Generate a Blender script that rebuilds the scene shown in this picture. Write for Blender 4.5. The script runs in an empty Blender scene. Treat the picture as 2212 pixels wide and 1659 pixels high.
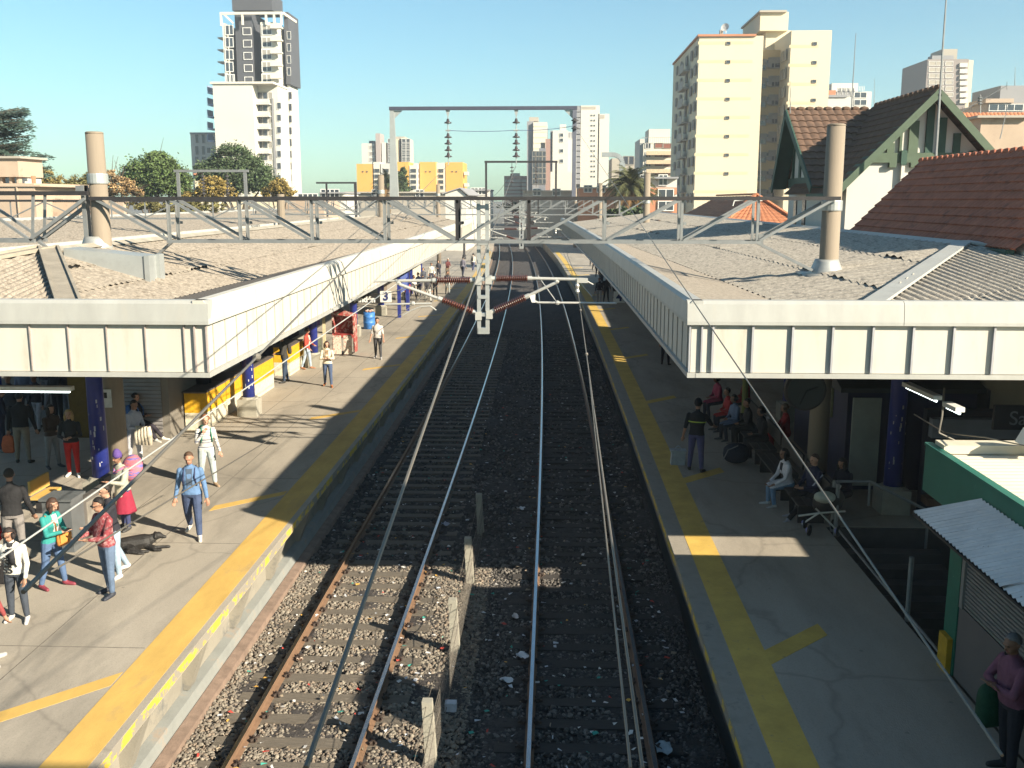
import bpy, bmesh, math, random
import numpy as np
from mathutils import Vector, Matrix
random.seed(7)
R = math.radians
S = bpy.context.scene
C = S.collection
# ------------------------------------------------------------------ camera
PITCH, YAW, FPX, CH = R(10.54), R(2.284), 2142.9, 7.66
cd = bpy.data.cameras.new('camera'); cam = bpy.data.objects.new('camera', cd); C.objects.link(cam)
cd.sensor_width = 36; cd.lens = 36*FPX/2212; cd.clip_end = 6000; cd.clip_start = 0.05
cam.location = (0, 0, CH); cam.rotation_euler = (R(90)-PITCH, 0, YAW)
S.camera = cam
# ------------------------------------------------------------------ sky and sun
SUN_EL, SUN_AZ = R(26.3), R(123.7)          # azimuth measured from +Y towards +X
W = bpy.data.worlds.new('World'); S.world = W; W.use_nodes = True
nt = W.node_tree
bg = nt.nodes['Background']; sky = nt.nodes.new('ShaderNodeTexSky'); sky.sky_type = 'NISHITA'
sky.sun_disc = False; sky.sun_elevation = SUN_EL; sky.sun_rotation = SUN_AZ
sky.air_density = 1.0; sky.dust_density = 0.55; sky.ozone_density = 1.2
tint = nt.nodes.new('ShaderNodeMix'); tint.data_type = 'RGBA'; tint.blend_type = 'MULTIPLY'
tint.inputs[0].default_value = 1.0; tint.inputs[7].default_value = (0.70, 1.02, 1.05, 1)
nt.links.new(sky.outputs[0], tint.inputs[6]); nt.links.new(tint.outputs[2], bg.inputs[0])
bg.inputs[1].default_value = 0.055
sl = bpy.data.lights.new('sun', 'SUN'); sun = bpy.data.objects.new('sun', sl); C.objects.link(sun)
sl.energy = 5.0; sl.angle = R(0.5); sl.color = (1.0, 0.89, 0.71)
sd = Vector((math.sin(SUN_AZ)*math.cos(SUN_EL), math.cos(SUN_AZ)*math.cos(SUN_EL), math.sin(SUN_EL)))
sun.rotation_euler = sd.to_track_quat('Z', 'Y').to_euler(); sun.location = (30, -30, 40)
S.render.engine = 'CYCLES'
S.view_settings.view_transform = 'Standard'; S.view_settings.look = 'None'
S.view_settings.exposure = 1.5; S.view_settings.gamma = 1.0
# ------------------------------------------------------------------ picture <-> place (pixels of a 2212 x 1659 view)
_fw = np.array([-math.sin(YAW)*math.cos(PITCH), math.cos(YAW)*math.cos(PITCH), -math.sin(PITCH)])
_rt = np.array([math.cos(YAW), math.sin(YAW), 0.0]); _up = np.cross(_rt, _fw); _o = np.array([0, 0, CH])
def ray(x, y): return _fw + _rt*(x-1106)/FPX - _up*(y-829.5)/FPX
def G(x, y, z=1.1):
    q = ray(x, y); p = _o + q*(z-CH)/q[2]; return Vector(p)
def atY(x, y, Y):
    q = ray(x, y); return Vector(_o + q*Y/q[1])
def atX(x, y, X):
    q = ray(x, y); return Vector(_o + q*X/q[0])
def bend(y): return -1.99e-4*max(0.0, y-19.5)**2 if y < 160 else -1.99e-4*140.5**2 - 0.0559*(y-160)
def wbend(v): return (v[0]+bend(v[1]), v[1], v[2])
def wcan(v): return (v[0]+bend(v[1])-0.009*(v[1]-14), v[1], v[2])
# ------------------------------------------------------------------ materials
MATS = {}; ALB = 0.76
def mat(name, col, rough=0.8, var=0.18, scale=4.0, bump=0.0, bscale=40.0, metal=0.0, col2=None, c2=0.5, w2=0.1, s2=1.5, stretch=(1,1,1), spec=0.4):
    if name in MATS: return MATS[name]
    col = tuple(c*ALB for c in col); col2 = col2 and tuple(c*ALB for c in col2)
    m = bpy.data.materials.new(name); m.use_nodes = True; n = m.node_tree.nodes; l = m.node_tree.links
    b = n['Principled BSDF']; b.inputs['Roughness'].default_value = rough; b.inputs['Metallic'].default_value = metal
    b.inputs['Specular IOR Level'].default_value = spec
    tc = n.new('ShaderNodeTexCoord'); mp = n.new('ShaderNodeMapping'); mp.inputs['Scale'].default_value = stretch
    l.new(tc.outputs['Object'], mp.inputs[0])
    nz = n.new('ShaderNodeTexNoise'); nz.inputs['Scale'].default_value = scale; nz.inputs['Detail'].default_value = 5; nz.inputs['Roughness'].default_value = 0.65
    l.new(mp.outputs[0], nz.inputs[0])
    cr = n.new('ShaderNodeValToRGB'); cr.color_ramp.elements[0].position = 0.3; cr.color_ramp.elements[1].position = 0.7
    cr.color_ramp.elements[0].color = tuple(c*(1-var) for c in col)+(1,); cr.color_ramp.elements[1].color = tuple(min(1, c*(1+var)) for c in col)+(1,)
    l.new(nz.outputs[0], cr.inputs[0]); out = cr.outputs[0]
    if col2:
        n2 = n.new('ShaderNodeTexNoise'); n2.inputs['Scale'].default_value = s2; n2.inputs['Detail'].default_value = 6; n2.inputs['Roughness'].default_value = 0.7
        l.new(mp.outputs[0], n2.inputs[0])
        mr = n.new('ShaderNodeMapRange'); mr.inputs[1].default_value = c2; mr.inputs[2].default_value = c2+w2
        l.new(n2.outputs[0], mr.inputs[0])
        mx = n.new('ShaderNodeMix'); mx.data_type = 'RGBA'; l.new(mr.outputs[0], mx.inputs[0]); l.new(out, mx.inputs[6]); mx.inputs[7].default_value = tuple(col2)+(1,)
        out = mx.outputs[2]
    l.new(out, b.inputs['Base Color'])
    if bump:
        n3 = n.new('ShaderNodeTexNoise'); n3.inputs['Scale'].default_value = bscale; n3.inputs['Detail'].default_value = 4; l.new(mp.outputs[0], n3.inputs[0])
        bp = n.new('ShaderNodeBump'); bp.inputs['Strength'].default_value = bump; bp.inputs['Distance'].default_value = 0.02
        l.new(n3.outputs[0], bp.inputs['Height']); l.new(bp.outputs[0], b.inputs['Normal'])
    MATS[name] = m; return m
def emis(name, col, st):
    m = bpy.data.materials.new(name); m.use_nodes = True; b = m.node_tree.nodes['Principled BSDF']
    b.inputs['Base Color'].default_value = tuple(col)+(1,); b.inputs['Emission Color'].default_value = tuple(col)+(1,); b.inputs['Emission Strength'].default_value = st
    MATS[name] = m; return m
def pmat(col, rough=0.85, var=0.12):      # plain cloth / paint by colour
    return mat('cloth_%d_%d_%d_%d' % (col[0]*999, col[1]*999, col[2]*999, rough*10), col, rough, var+.06, 7.0, 0.7, 13)
M_conc = mat('platform_concrete', (0.40,0.355,0.29), 0.9, 0.16, 0.8, 0.25, 60, col2=(0.255,0.228,0.188), c2=0.52, w2=0.2, s2=0.55, stretch=(1,0.3,1))
def gum(m):                                   # trodden spots, hairline cracks and fine grain in the concrete itself
    n = m.node_tree.nodes; l = m.node_tree.links; b = n['Principled BSDF']; src = b.inputs['Base Color'].links[0].from_socket
    tc = n.new('ShaderNodeTexCoord'); v = n.new('ShaderNodeTexVoronoi'); v.inputs['Scale'].default_value = 2.1; l.new(tc.outputs['Object'], v.inputs[0])
    r = n.new('ShaderNodeMapRange'); r.inputs[1].default_value = .045; r.inputs[2].default_value = .08; r.inputs[3].default_value = .45; r.inputs[4].default_value = 0; l.new(v.outputs['Distance'], r.inputs[0])
    v2 = n.new('ShaderNodeTexVoronoi'); v2.feature = 'DISTANCE_TO_EDGE'; v2.inputs['Scale'].default_value = .32; nz = n.new('ShaderNodeTexNoise'); nz.inputs['Scale'].default_value = 1.6; nz.inputs['Detail'].default_value = 6
    l.new(tc.outputs['Object'], nz.inputs[0]); mx = n.new('ShaderNodeMix'); mx.data_type = 'RGBA'; mx.inputs[0].default_value = .35; l.new(tc.outputs['Object'], mx.inputs[6]); l.new(nz.outputs['Color'], mx.inputs[7]); l.new(mx.outputs[2], v2.inputs[0])
    r2 = n.new('ShaderNodeMapRange'); r2.inputs[1].default_value = .0; r2.inputs[2].default_value = .012; r2.inputs[3].default_value = .32; r2.inputs[4].default_value = 0; l.new(v2.outputs['Distance'], r2.inputs[0])
    f = n.new('ShaderNodeTexNoise'); f.inputs['Scale'].default_value = 38; f.inputs['Detail'].default_value = 3; l.new(tc.outputs['Object'], f.inputs[0]); r3 = n.new('ShaderNodeMapRange'); r3.inputs[1].default_value = .5; r3.inputs[2].default_value = .8; r3.inputs[3].default_value = 0; r3.inputs[4].default_value = .28; l.new(f.outputs[0], r3.inputs[0])
    a = n.new('ShaderNodeMath'); a.operation = 'MAXIMUM'; l.new(r.outputs[0], a.inputs[0]); l.new(r2.outputs[0], a.inputs[1]); a2 = n.new('ShaderNodeMath'); a2.operation = 'MAXIMUM'; l.new(a.outputs[0], a2.inputs[0]); l.new(r3.outputs[0], a2.inputs[1])
    m2 = n.new('ShaderNodeMix'); m2.data_type = 'RGBA'; l.new(a2.outputs[0], m2.inputs[0]); l.new(src, m2.inputs[6]); m2.inputs[7].default_value = (.085,.075,.065,1); l.new(m2.outputs[2], b.inputs['Base Color'])
gum(M_conc)
M_concL = mat('edge_concrete', (0.33,0.30,0.25), 0.9, 0.14, 3, 0.3, 30, col2=(0.22,0.2,0.17), c2=0.55, w2=0.15, s2=3)
M_wallc = mat('platform_wall_render', (0.30,0.275,0.225), 0.9, 0.12, 1.3, 0.2, 30, col2=(0.17,0.17,0.16), c2=0.55, w2=0.12, s2=1.8)
M_foot = mat('painted_grey_foot', (0.26,0.27,0.255), 0.85, 0.12, 2, 0.2, 30, col2=(0.32,0.27,0.22), c2=0.55, w2=0.1, s2=2)
M_brick = mat('reddish_footing', (0.24,0.17,0.13), 0.95, 0.25, 5, 0.4, 40)
M_yel = mat('yellow_road_paint', (0.64,0.41,0.11), 0.8, 0.14, 2.5, 0.1, 60, col2=(0.44,0.31,0.14), c2=0.56, w2=0.2, s2=1.7, stretch=(1,.4,1))
M_yel2 = mat('worn_edge_paint', (0.66,0.46,0.06), 0.8, 0.1, 3, 0.1, 60, col2=(0.31,0.28,0.23), c2=0.485, w2=0.03, s2=3.2, stretch=(1,0.8,1))
M_yelR = mat('yellow_line_right', (0.66,0.44,0.10), 0.85, 0.16, 2.5, 0.1, 60, col2=(0.34,0.26,0.13), c2=0.60, w2=0.14, s2=5)
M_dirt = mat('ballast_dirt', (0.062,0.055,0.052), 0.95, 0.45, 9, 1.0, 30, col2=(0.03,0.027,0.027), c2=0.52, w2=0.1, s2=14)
M_ground = mat('city_ground', (0.16,0.15,0.13), 0.95, 0.2, 0.2)
M_wood = mat('weathered_sleeper_wood', (0.17,0.145,0.115), 0.9, 0.35, 6, 0.6, 30, stretch=(0.6,8,8))
M_wood2 = mat('shade_dark_sleeper_wood', (0.06,0.053,0.048), 0.9, 0.35, 6, 0.6, 30, stretch=(0.6,8,8))  # darker copy of the sleeper wood, right track's shade put into its colour
M_rust = mat('rusty_rail_steel', (0.21,0.125,0.075), 0.75, 0.2, 8, 0.2, 60)
M_railtop = mat('polished_rail_head', (0.55,0.56,0.58), 0.22, 0.08, 5, metal=1.0)
M_clip = mat('dark_clip_iron', (0.07,0.05,0.04), 0.7, 0.3, 20)
M_white = mat('cream_fascia_paint', (0.60,0.57,0.50), 0.6, 0.08, 1.2, 0.05, 8, col2=(0.50,0.455,0.375), c2=0.55, w2=0.2, s2=2.6, stretch=(1,1,0.22))
M_cap = mat('zinc_fascia_cap', (0.46,0.46,0.43), 0.55, 0.10, 2.5, 0.05, 30, metal=0.15, col2=(0.47,0.46,0.42), c2=0.52, w2=0.15, s2=3.5, stretch=(1,1,0.25))
M_seam = mat('brown_seam', (0.33,0.26,0.23), 0.7, 0.2, 3)
M_soffit = mat('soffit_paint', (0.22,0.22,0.22), 0.9, 0.1, 1)
M_asb = mat('weathered_fibre_cement', (0.35,0.30,0.24), 0.95, 0.40, 14.0, 0.7, 45, col2=(0.20,0.165,0.125), c2=0.54, w2=0.10, s2=9)
M_asbg = mat('weathered_fibre_cement_grey', (0.42,0.375,0.31), 0.95, 0.35, 14.0, 0.7, 45, col2=(0.17,0.155,0.135), c2=0.54, w2=0.12, s2=8)
M_moss = mat('dark_gutter_debris', (0.15,0.13,0.11), 0.95, 0.5, 25, 1.0, 60)
M_galv = mat('galvanised_sheet', (0.44,0.46,0.45), 0.45, 0.12, 2.5, 0.03, 20, metal=0.35, col2=(0.40,0.42,0.41), c2=0.55, w2=0.1, s2=5)
M_galvd = mat('galvanised_steel', (0.27,0.28,0.28), 0.5, 0.15, 4, metal=0.4)
M_dsteel = mat('dark_grey_steel', (0.036,0.034,0.036), 0.6, 0.2, 4, metal=0.2)
M_pole = mat('spun_concrete_pole', (0.27,0.22,0.165), 0.85, 0.10, 1.5, 0.15, 40, col2=(0.22,0.18,0.14), c2=0.55, w2=0.15, s2=1.2, stretch=(1,1,0.15))
M_ins = mat('brown_glazed_porcelain', (0.105,0.028,0.018), 0.3, 0.1, 4, spec=0.6)
M_insg = mat('dark_glass_insulator', (0.07,0.06,0.06), 0.25, 0.1, 4, spec=0.6)
M_alu = mat('aluminium_tube', (0.62,0.61,0.56), 0.4, 0.06, 4, metal=0.4)
M_wire = mat('weathered_wire', (0.21,0.19,0.16), 0.5, 0.1, 3, metal=0.4)
M_blue = mat('navy_column_paint', (0.022,0.035,0.22), 0.4, 0.15, 3, col2=(0.05,0.065,0.2), c2=0.62, w2=0.05, s2=6)
M_black = mat('black_paint', (0.015,0.015,0.017), 0.6, 0.2, 5)
M_glass = mat('window_glass', (0.05,0.06,0.075), 0.15, 0.3, 0.6, spec=0.7)
M_gwhite = mat('white_frame_paint', (0.75,0.74,0.70), 0.6, 0.05, 2)
M_fence = mat('fence_post_concrete', (0.36,0.34,0.28), 0.9, 0.12, 4, 0.3, 40)
# ------------------------------------------------------------------ builders
def tag(o, label=None, cat=None, group=None, kind=None):
    if label: o['label'] = label
    if cat: o['category'] = cat
    if group: o['group'] = group
    if kind: o['kind'] = kind
    return o
def thing(name, label, cat, loc=(0,0,0), rz=0.0, group=None):
    o = bpy.data.objects.new(name, None); o.empty_display_size = 0.2; C.objects.link(o)
    o.location = loc; o.rotation_euler = (0,0,rz); return tag(o, label, cat, group)
class MB:
    def __init__(s): s.v = []; s.f = []; s.m = []
    def add(s, vs, fs, mi=0):
        o = len(s.v); s.v += [tuple(p) for p in vs]; s.f += [tuple(i+o for i in f) for f in fs]; s.m += [mi]*len(fs); return s
    def box(s, x0, x1, y0, y1, z0, z1, mi=0):
        return s.add([(x0,y0,z0),(x1,y0,z0),(x1,y1,z0),(x0,y1,z0),(x0,y0,z1),(x1,y0,z1),(x1,y1,z1),(x0,y1,z1)],
            [(0,3,2,1),(4,5,6,7),(0,1,5,4),(1,2,6,5),(2,3,7,6),(3,0,4,7)], mi)
    def frame(s, p, q):
        p, q = Vector(p), Vector(q); d = (q-p); L = d.length; d.normalize()
        a = Vector((0,0,1)) if abs(d.z) < 0.95 else Vector((0,1,0))
        r = d.cross(a).normalized(); u = r.cross(d); return p, q, d, r, u
    def bar(s, p, q, w, h, mi=0):
        p, q, d, r, u = s.frame(p, q); r = r*w/2; u = u*h/2
        return s.add([p-r-u,p+r-u,p+r+u,p-r+u,q-r-u,q+r-u,q+r+u,q-r+u], [(0,3,2,1)[::-1],(4,7,6,5)[::-1],(0,1,5,4),(1,2,6,5),(2,3,7,6),(3,0,4,7)], mi)
    def tube(s, p, q, r0, r1=None, n=8, mi=0, caps=True):
        if r1 is None: r1 = r0
        p, q, d, r, u = s.frame(p, q); vs = []; fs = []
        for c, rad in ((p, r0), (q, r1)):
            for k in range(n):
                a = 2*math.pi*k/n; vs.append(c + r*math.cos(a)*rad + u*math.sin(a)*rad)
        for k in range(n): fs.append((k, (k+1)%n, n+(k+1)%n, n+k))
        if caps: fs += [tuple(range(n))[::-1], tuple(range(n, 2*n))]
        return s.add(vs, fs, mi)
    def path(s, pts, r, n=6, mi=0):
        for a, b in zip(pts[:-1], pts[1:]): s.tube(a, b, r, r, n, mi)
        return s
    def lathe(s, prof, p, q, n=12, mi=0):      # prof: (t along p->q in metres, radius)
        p, q, d, r, u = s.frame(p, q); vs = []; fs = []
        for t, rad in prof:
            for k in range(n):
                a = 2*math.pi*k/n; vs.append(p + d*t + r*math.cos(a)*rad + u*math.sin(a)*rad)
        for j in range(len(prof)-1):
            for k in range(n): fs.append((j*n+k, j*n+(k+1)%n, (j+1)*n+(k+1)%n, (j+1)*n+k))
        fs += [tuple(range(n))[::-1], tuple(range((len(prof)-1)*n, len(prof)*n))]
        return s.add(vs, fs, mi)
    def prism(s, poly, axis, a, b, mi=0):      # poly of 2-D points, extruded along axis from a to b
        n = len(poly)
        def mk(p, t): return (t,p[0],p[1]) if axis == 'x' else (p[0],t,p[1]) if axis == 'y' else (p[0],p[1],t)
        vs = [mk(p, a) for p in poly]+[mk(p, b) for p in poly]
        fs = [tuple(range(n)), tuple(range(n, 2*n))[::-1]]+[(k, n+k, n+(k+1)%n, (k+1)%n) for k in range(n)]
        return s.add(vs, fs, mi)
    def ext(s, prof, y0, y1, step=3.0, closed=True, mi=0, caps=True):    # profile (x, z) swept along the track
        n = len(prof); k = max(1, int(math.ceil((y1-y0)/step))); vs = []; fs = []
        for j in range(k+1):
            y = y0+(y1-y0)*j/k; vs += [(x, y, z) for x, z in prof]
        m = n if closed else n-1
        for j in range(k):
            for i in range(m): fs.append((j*n+i, j*n+(i+1)%n, (j+1)*n+(i+1)%n, (j+1)*n+i))
        if closed and caps: fs += [tuple(range(n))[::-1], tuple(range(k*n, k*n+n))]
        return s.add(vs, fs, mi)
    def quad(s, a, b, c, d, mi=0): return s.add([a,b,c,d], [(0,1,2,3)], mi)
    def ball(s, c, r, sc=(1,1,1), n=8, mi=0):
        vs = []; fs = []; h = n//2+1
        for j in range(1, h):
            t = math.pi*j/h
            for k in range(n):
                a = 2*math.pi*k/n; vs.append((c[0]+r*sc[0]*math.sin(t)*math.cos(a), c[1]+r*sc[1]*math.sin(t)*math.sin(a), c[2]+r*sc[2]*math.cos(t)))
        vs += [(c[0],c[1],c[2]+r*sc[2]), (c[0],c[1],c[2]-r*sc[2])]; T = len(vs)-2
        for j in range(h-2):
            for k in range(n): fs.append((j*n+k, (j+1)*n+k, (j+1)*n+(k+1)%n, j*n+(k+1)%n))
        for k in range(n): fs += [(T, k, (k+1)%n), (T+1, (h-2)*n+(k+1)%n, (h-2)*n+k)]
        return s.add(vs, fs, mi)
    def mesh(s, name, mats, off=(0,0,0), warp=None, smooth=False, fix=True):
        v = [warp(p) for p in s.v] if warp else s.v
        me = bpy.data.meshes.new(name); me.from_pydata([(p[0]-off[0],p[1]-off[1],p[2]-off[2]) for p in v], [], s.f)
        for m in (mats if isinstance(mats, (list,tuple)) else [mats]): me.materials.append(m)
        if any(s.m): me.polygons.foreach_set('material_index', s.m)
        if smooth: me.polygons.foreach_set('use_smooth', [True]*len(s.f))
        if fix:
            b = bmesh.new(); b.from_mesh(me); bmesh.ops.recalc_face_normals(b, faces=b.faces); b.to_mesh(me); b.free()
        me.update(); return me
    def build(s, name, mats, parent=None, warp=None, smooth=False, kind=None, local=False, fix=True):
        off = (0,0,0)
        if parent is not None and not local:
            p = parent; off = Vector((0,0,0))
            while p is not None: off = off + p.location; p = p.parent
        me = s.mesh(name, mats, off, warp, smooth, fix); o = bpy.data.objects.new(name, me); C.objects.link(o)
        if parent is not None: o.parent = parent
        if kind: o['kind'] = kind
        return o
def copy_tree(o, parent=None):
    c = o.copy(); C.objects.link(c)
    if parent is not None: c.parent = parent
    for ch in [x for x in o.children]: copy_tree(ch, c)
    return c
def one(name, mb, mats, label, cat, group=None, warp=None, smooth=False):   # a thing that is a single mesh
    xs = np.array([warp(p) for p in mb.v] if warp else mb.v); loc = Vector(((xs[:,0].min()+xs[:,0].max())/2, (xs[:,1].min()+xs[:,1].max())/2, xs[:,2].min()))
    me = mb.mesh(name, mats, loc, warp, smooth); o = bpy.data.objects.new(name, me); o.location = loc; C.objects.link(o)
    return tag(o, label, cat, group)
def text_mesh(txt, size, mats, ext=0.004, weight=0.0):
    cu = bpy.data.curves.new('lettering', 'FONT'); cu.body = txt; cu.size = size; cu.extrude = ext; cu.offset = weight; cu.align_x = 'CENTER'; cu.align_y = 'CENTER'
    o = bpy.data.objects.new('lettering', cu); C.objects.link(o); dg = bpy.context.evaluated_depsgraph_get()
    me = bpy.data.meshes.new_from_object(o.evaluated_get(dg)); bpy.data.objects.remove(o); bpy.data.curves.remove(cu)
    me.name = 'lettering'; me.materials.clear(); me.materials.append(mats); return me
def add_text(txt, size, m, parent, loc, rot, name='lettering', weight=0.0):
    o = bpy.data.objects.new(name, text_mesh(txt, size, m, weight=weight)); C.objects.link(o); o.parent = parent; o.location = loc; o.rotation_euler = rot; return o
# ================================================================== SETTING: ground, track bed, platforms
def st(name, mb, m, warp=None): return mb.build(name, m, None, warp, kind='structure')
g = MB(); g.box(-2500, 2500, -60, 4000, -0.6, -0.45); st('ground', g, M_ground)
g = MB()
nx, ny = 46, 330
for j in range(ny+1):
    y = -2+ (j/ny)**1.5*178
    for i in range(nx+1):
        x = -5.75+8.3*i/nx; g.v.append((x, y, -0.20+0.035*math.sin(x*3.1+y*.7)*math.sin(y*1.9-x)+0.02*random.uniform(-1,1)))
for j in range(ny):
    for i in range(nx): g.f.append((j*(nx+1)+i, j*(nx+1)+i+1, (j+1)*(nx+1)+i+1, (j+1)*(nx+1)+i)); g.m.append(0)
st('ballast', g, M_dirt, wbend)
EL, ER, PZ = -5.286, 2.337, 1.1
YE = 165
# left platform
g = MB(); g.ext([(-15.2,PZ),(EL,PZ),(EL,PZ-.17),(EL-.42,PZ-.22),(EL-.42,-.4),(-15.2,-.4)], -2, YE); st('platform', g, M_conc, wbend)
g = MB(); g.ext([(EL-.43,-.3),(EL-.412,.86),(EL-.40,.86),(EL-.40,-.3)], -2, YE)
y = 9.65
while y < 100:
    g.prism([(EL-.41,.90),(EL-.03,.90),(EL-.30,.16),(EL-.41,.16)], 'y', y-.13, y+.13, 0); y += 2.28
st('platform_wall', g, M_wallc, wbend)
g = MB(); g.ext([(EL-.398,.15),(EL-.24,.12),(EL-.20,-.1),(EL-.20,-.4),(EL-.398,-.4)], -2, YE); st('platform_footing', g, M_foot, wbend)
g = MB(); g.ext([(EL-.195,-.05),(EL-.02,-.08),(EL+.02,-.4),(EL-.195,-.4)], -2, YE); st('platform_footing', g, M_brick, wbend)
g = MB(); g.ext([(EL-.69,PZ+.004),(EL-.12,PZ+.004),(EL-.12,PZ-.01),(EL-.69,PZ-.01)], -2, 128)
def stripe(pts, z, m=0): g.prism(pts, 'z', z-.012, z, m)
for k in range(9):
    y0 = 12.75+8.9*k
    stripe([(EL-.72,y0+.02),(EL-.72,y0-.30),(-7.3,y0-1.55),(-7.3,y0-1.16)] if k else [(EL-.72,y0+.05),(EL-.72,y0-.35),(-8.2,y0-2.6),(-8.2,y0-2.2)], PZ+.003)
st('platform_marking', g, M_yel, wbend)
g = MB(); g.ext([(EL+.003,PZ-.155),(EL+.003,PZ-.012),(EL-.02,PZ-.012),(EL-.02,PZ-.155)], -2, 128); st('platform_marking', g, M_yel2, wbend)
# faint repair strips and joints in the concrete
g = MB()
for k in range(26): g.box(-15, EL-.72, 9.0+4.55*k, 9.018+4.55*k, PZ-.01, PZ+.002)
for x in (-7.62, -8.9, -11.4): g.ext([(x,PZ+.0025),(x+.016,PZ+.0025),(x+.016,PZ-.01),(x,PZ-.01)], -2, 128)
st('platform_joint', g, mat('concrete_joint', (0.17,0.15,0.125), .95, .3, 6), wbend)
# right platform, open stairwell beside it
g = MB(); P_R = [(ER,PZ),(5.62,PZ),(5.62,-.4),(ER+.42,-.4),(ER+.42,PZ-.22),(ER,PZ-.17)]
g.ext(P_R, -2, 19.6); g.ext([(ER,PZ),(16.5,PZ),(16.5,-.4),(ER+.42,-.4),(ER+.42,PZ-.22),(ER,PZ-.17)], 19.603, YE); st('platform', g, M_conc, wbend)
g = MB(); g.ext([(ER+.002,PZ+.005),(ER+.31,PZ+.005),(ER+.31,PZ-.01),(ER-.004,PZ-.01),(ER-.004,PZ-.17),(ER+.002,PZ-.17)], -2, YE); st('platform_edge', g, M_concL, wbend)
g = MB(); g.ext([(ER-.008,PZ-.15),(ER-.008,PZ-.02),(ER-.005,PZ-.02),(ER-.005,PZ-.15)], -2, 128); st('platform_marking', g, M_yel2, wbend)
g = MB(); g.ext([(ER+.33,PZ+.004),(ER+.85,PZ+.004),(ER+.85,PZ-.01),(ER+.33,PZ-.01)], -2, 128)
for k in range(10):
    y0 = 13.55+9.25*k; stripe([(ER+.852,y0-.16),(ER+.852,y0+.30),(4.22,y0+1.28),(4.26,y0+.86)], PZ+.003)
st('platform_marking', g, M_yelR, wbend)
g = MB(); g.box(5.62, 9.6, 9.0, 19.6, -2.5, -2.4); g.box(9.5, 9.6, 9.0, 19.6, -2.4, 1.1); g.box(5.64, 9.5, 19.5, 19.6, -2.4, 1.09)
for k in range(12): g.box(5.7, 7.6, 18.9-.3*k-.3, 18.9-.3*k, -2.4, .9-.2*k)
st('stairwell', g, mat('stairwell_render', (0.09,0.085,0.08), .9, .2, 2))
# ================================================================== TRACKS
TC = (-3.576, 0.601)
RP = [(-.07,-.165),(.07,-.165),(.07,-.15),(.012,-.13),(.012,-.05),(.036,-.04),(.036,-.004),(.03,0),(-.03,0),(-.036,-.004),(-.036,-.04),(-.012,-.05),(-.012,-.13),(-.07,-.15)]
for t, (cx, lab) in enumerate(zip(TC, ('left railway track with rust-brown rails beside platform 3', 'right railway track with shiny rails beside platform 4'))):
    tr = thing('railway_track', lab, 'railway track', (cx, 10, -.2))
    for sx in (-1, 1):
        g = MB(); x0 = cx+sx*.876; g.ext([(x0+a, b) for a, b in RP], -2, 175, 2.5); r = g.build('rail', M_rust, tr, wbend)
        g = MB(); g.ext([(x0-.03,.001),(x0+.03,.001),(x0+.026,-.006),(x0-.026,-.006)], -2, 175, 2.5); g.build('rail_head', M_railtop, r, wbend)
    base = None
    for k in range(70):
        y = 10.55+.665*k
        if base is None:
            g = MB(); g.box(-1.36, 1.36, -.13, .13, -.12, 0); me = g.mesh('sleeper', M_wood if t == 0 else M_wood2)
            g = MB()
            g.box(-.035, .035, -.05, .05, 0, .045); g.tube((.03,0,0), (.03,0,.07), .018, n=6); g.bar((-.03,-.07,.05), (.07,.07,.05), .03, .03); g.bar((-.03,.07,.05), (.07,-.07,.05), .03, .03)
            mc = g.mesh('rail_clip', M_clip); base = 1
        o = bpy.data.objects.new('sleeper', me); C.objects.link(o); o.parent = tr; o.location = (bend(y)+random.uniform(-.03,.03), y-10+random.uniform(-.02,.02), .2-.163); o.rotation_euler = (0,0,random.uniform(-.012,.012))
        if k < 22:
            for cx_ in (-.976, -.776, .776, .976): c = bpy.data.objects.new('rail_clip', mc); C.objects.link(c); c.parent = o; c.location = (cx_, 0, 0); c.rotation_euler = (0, 0, 0 if cx_ in (-.776, .976) else math.pi)
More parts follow.
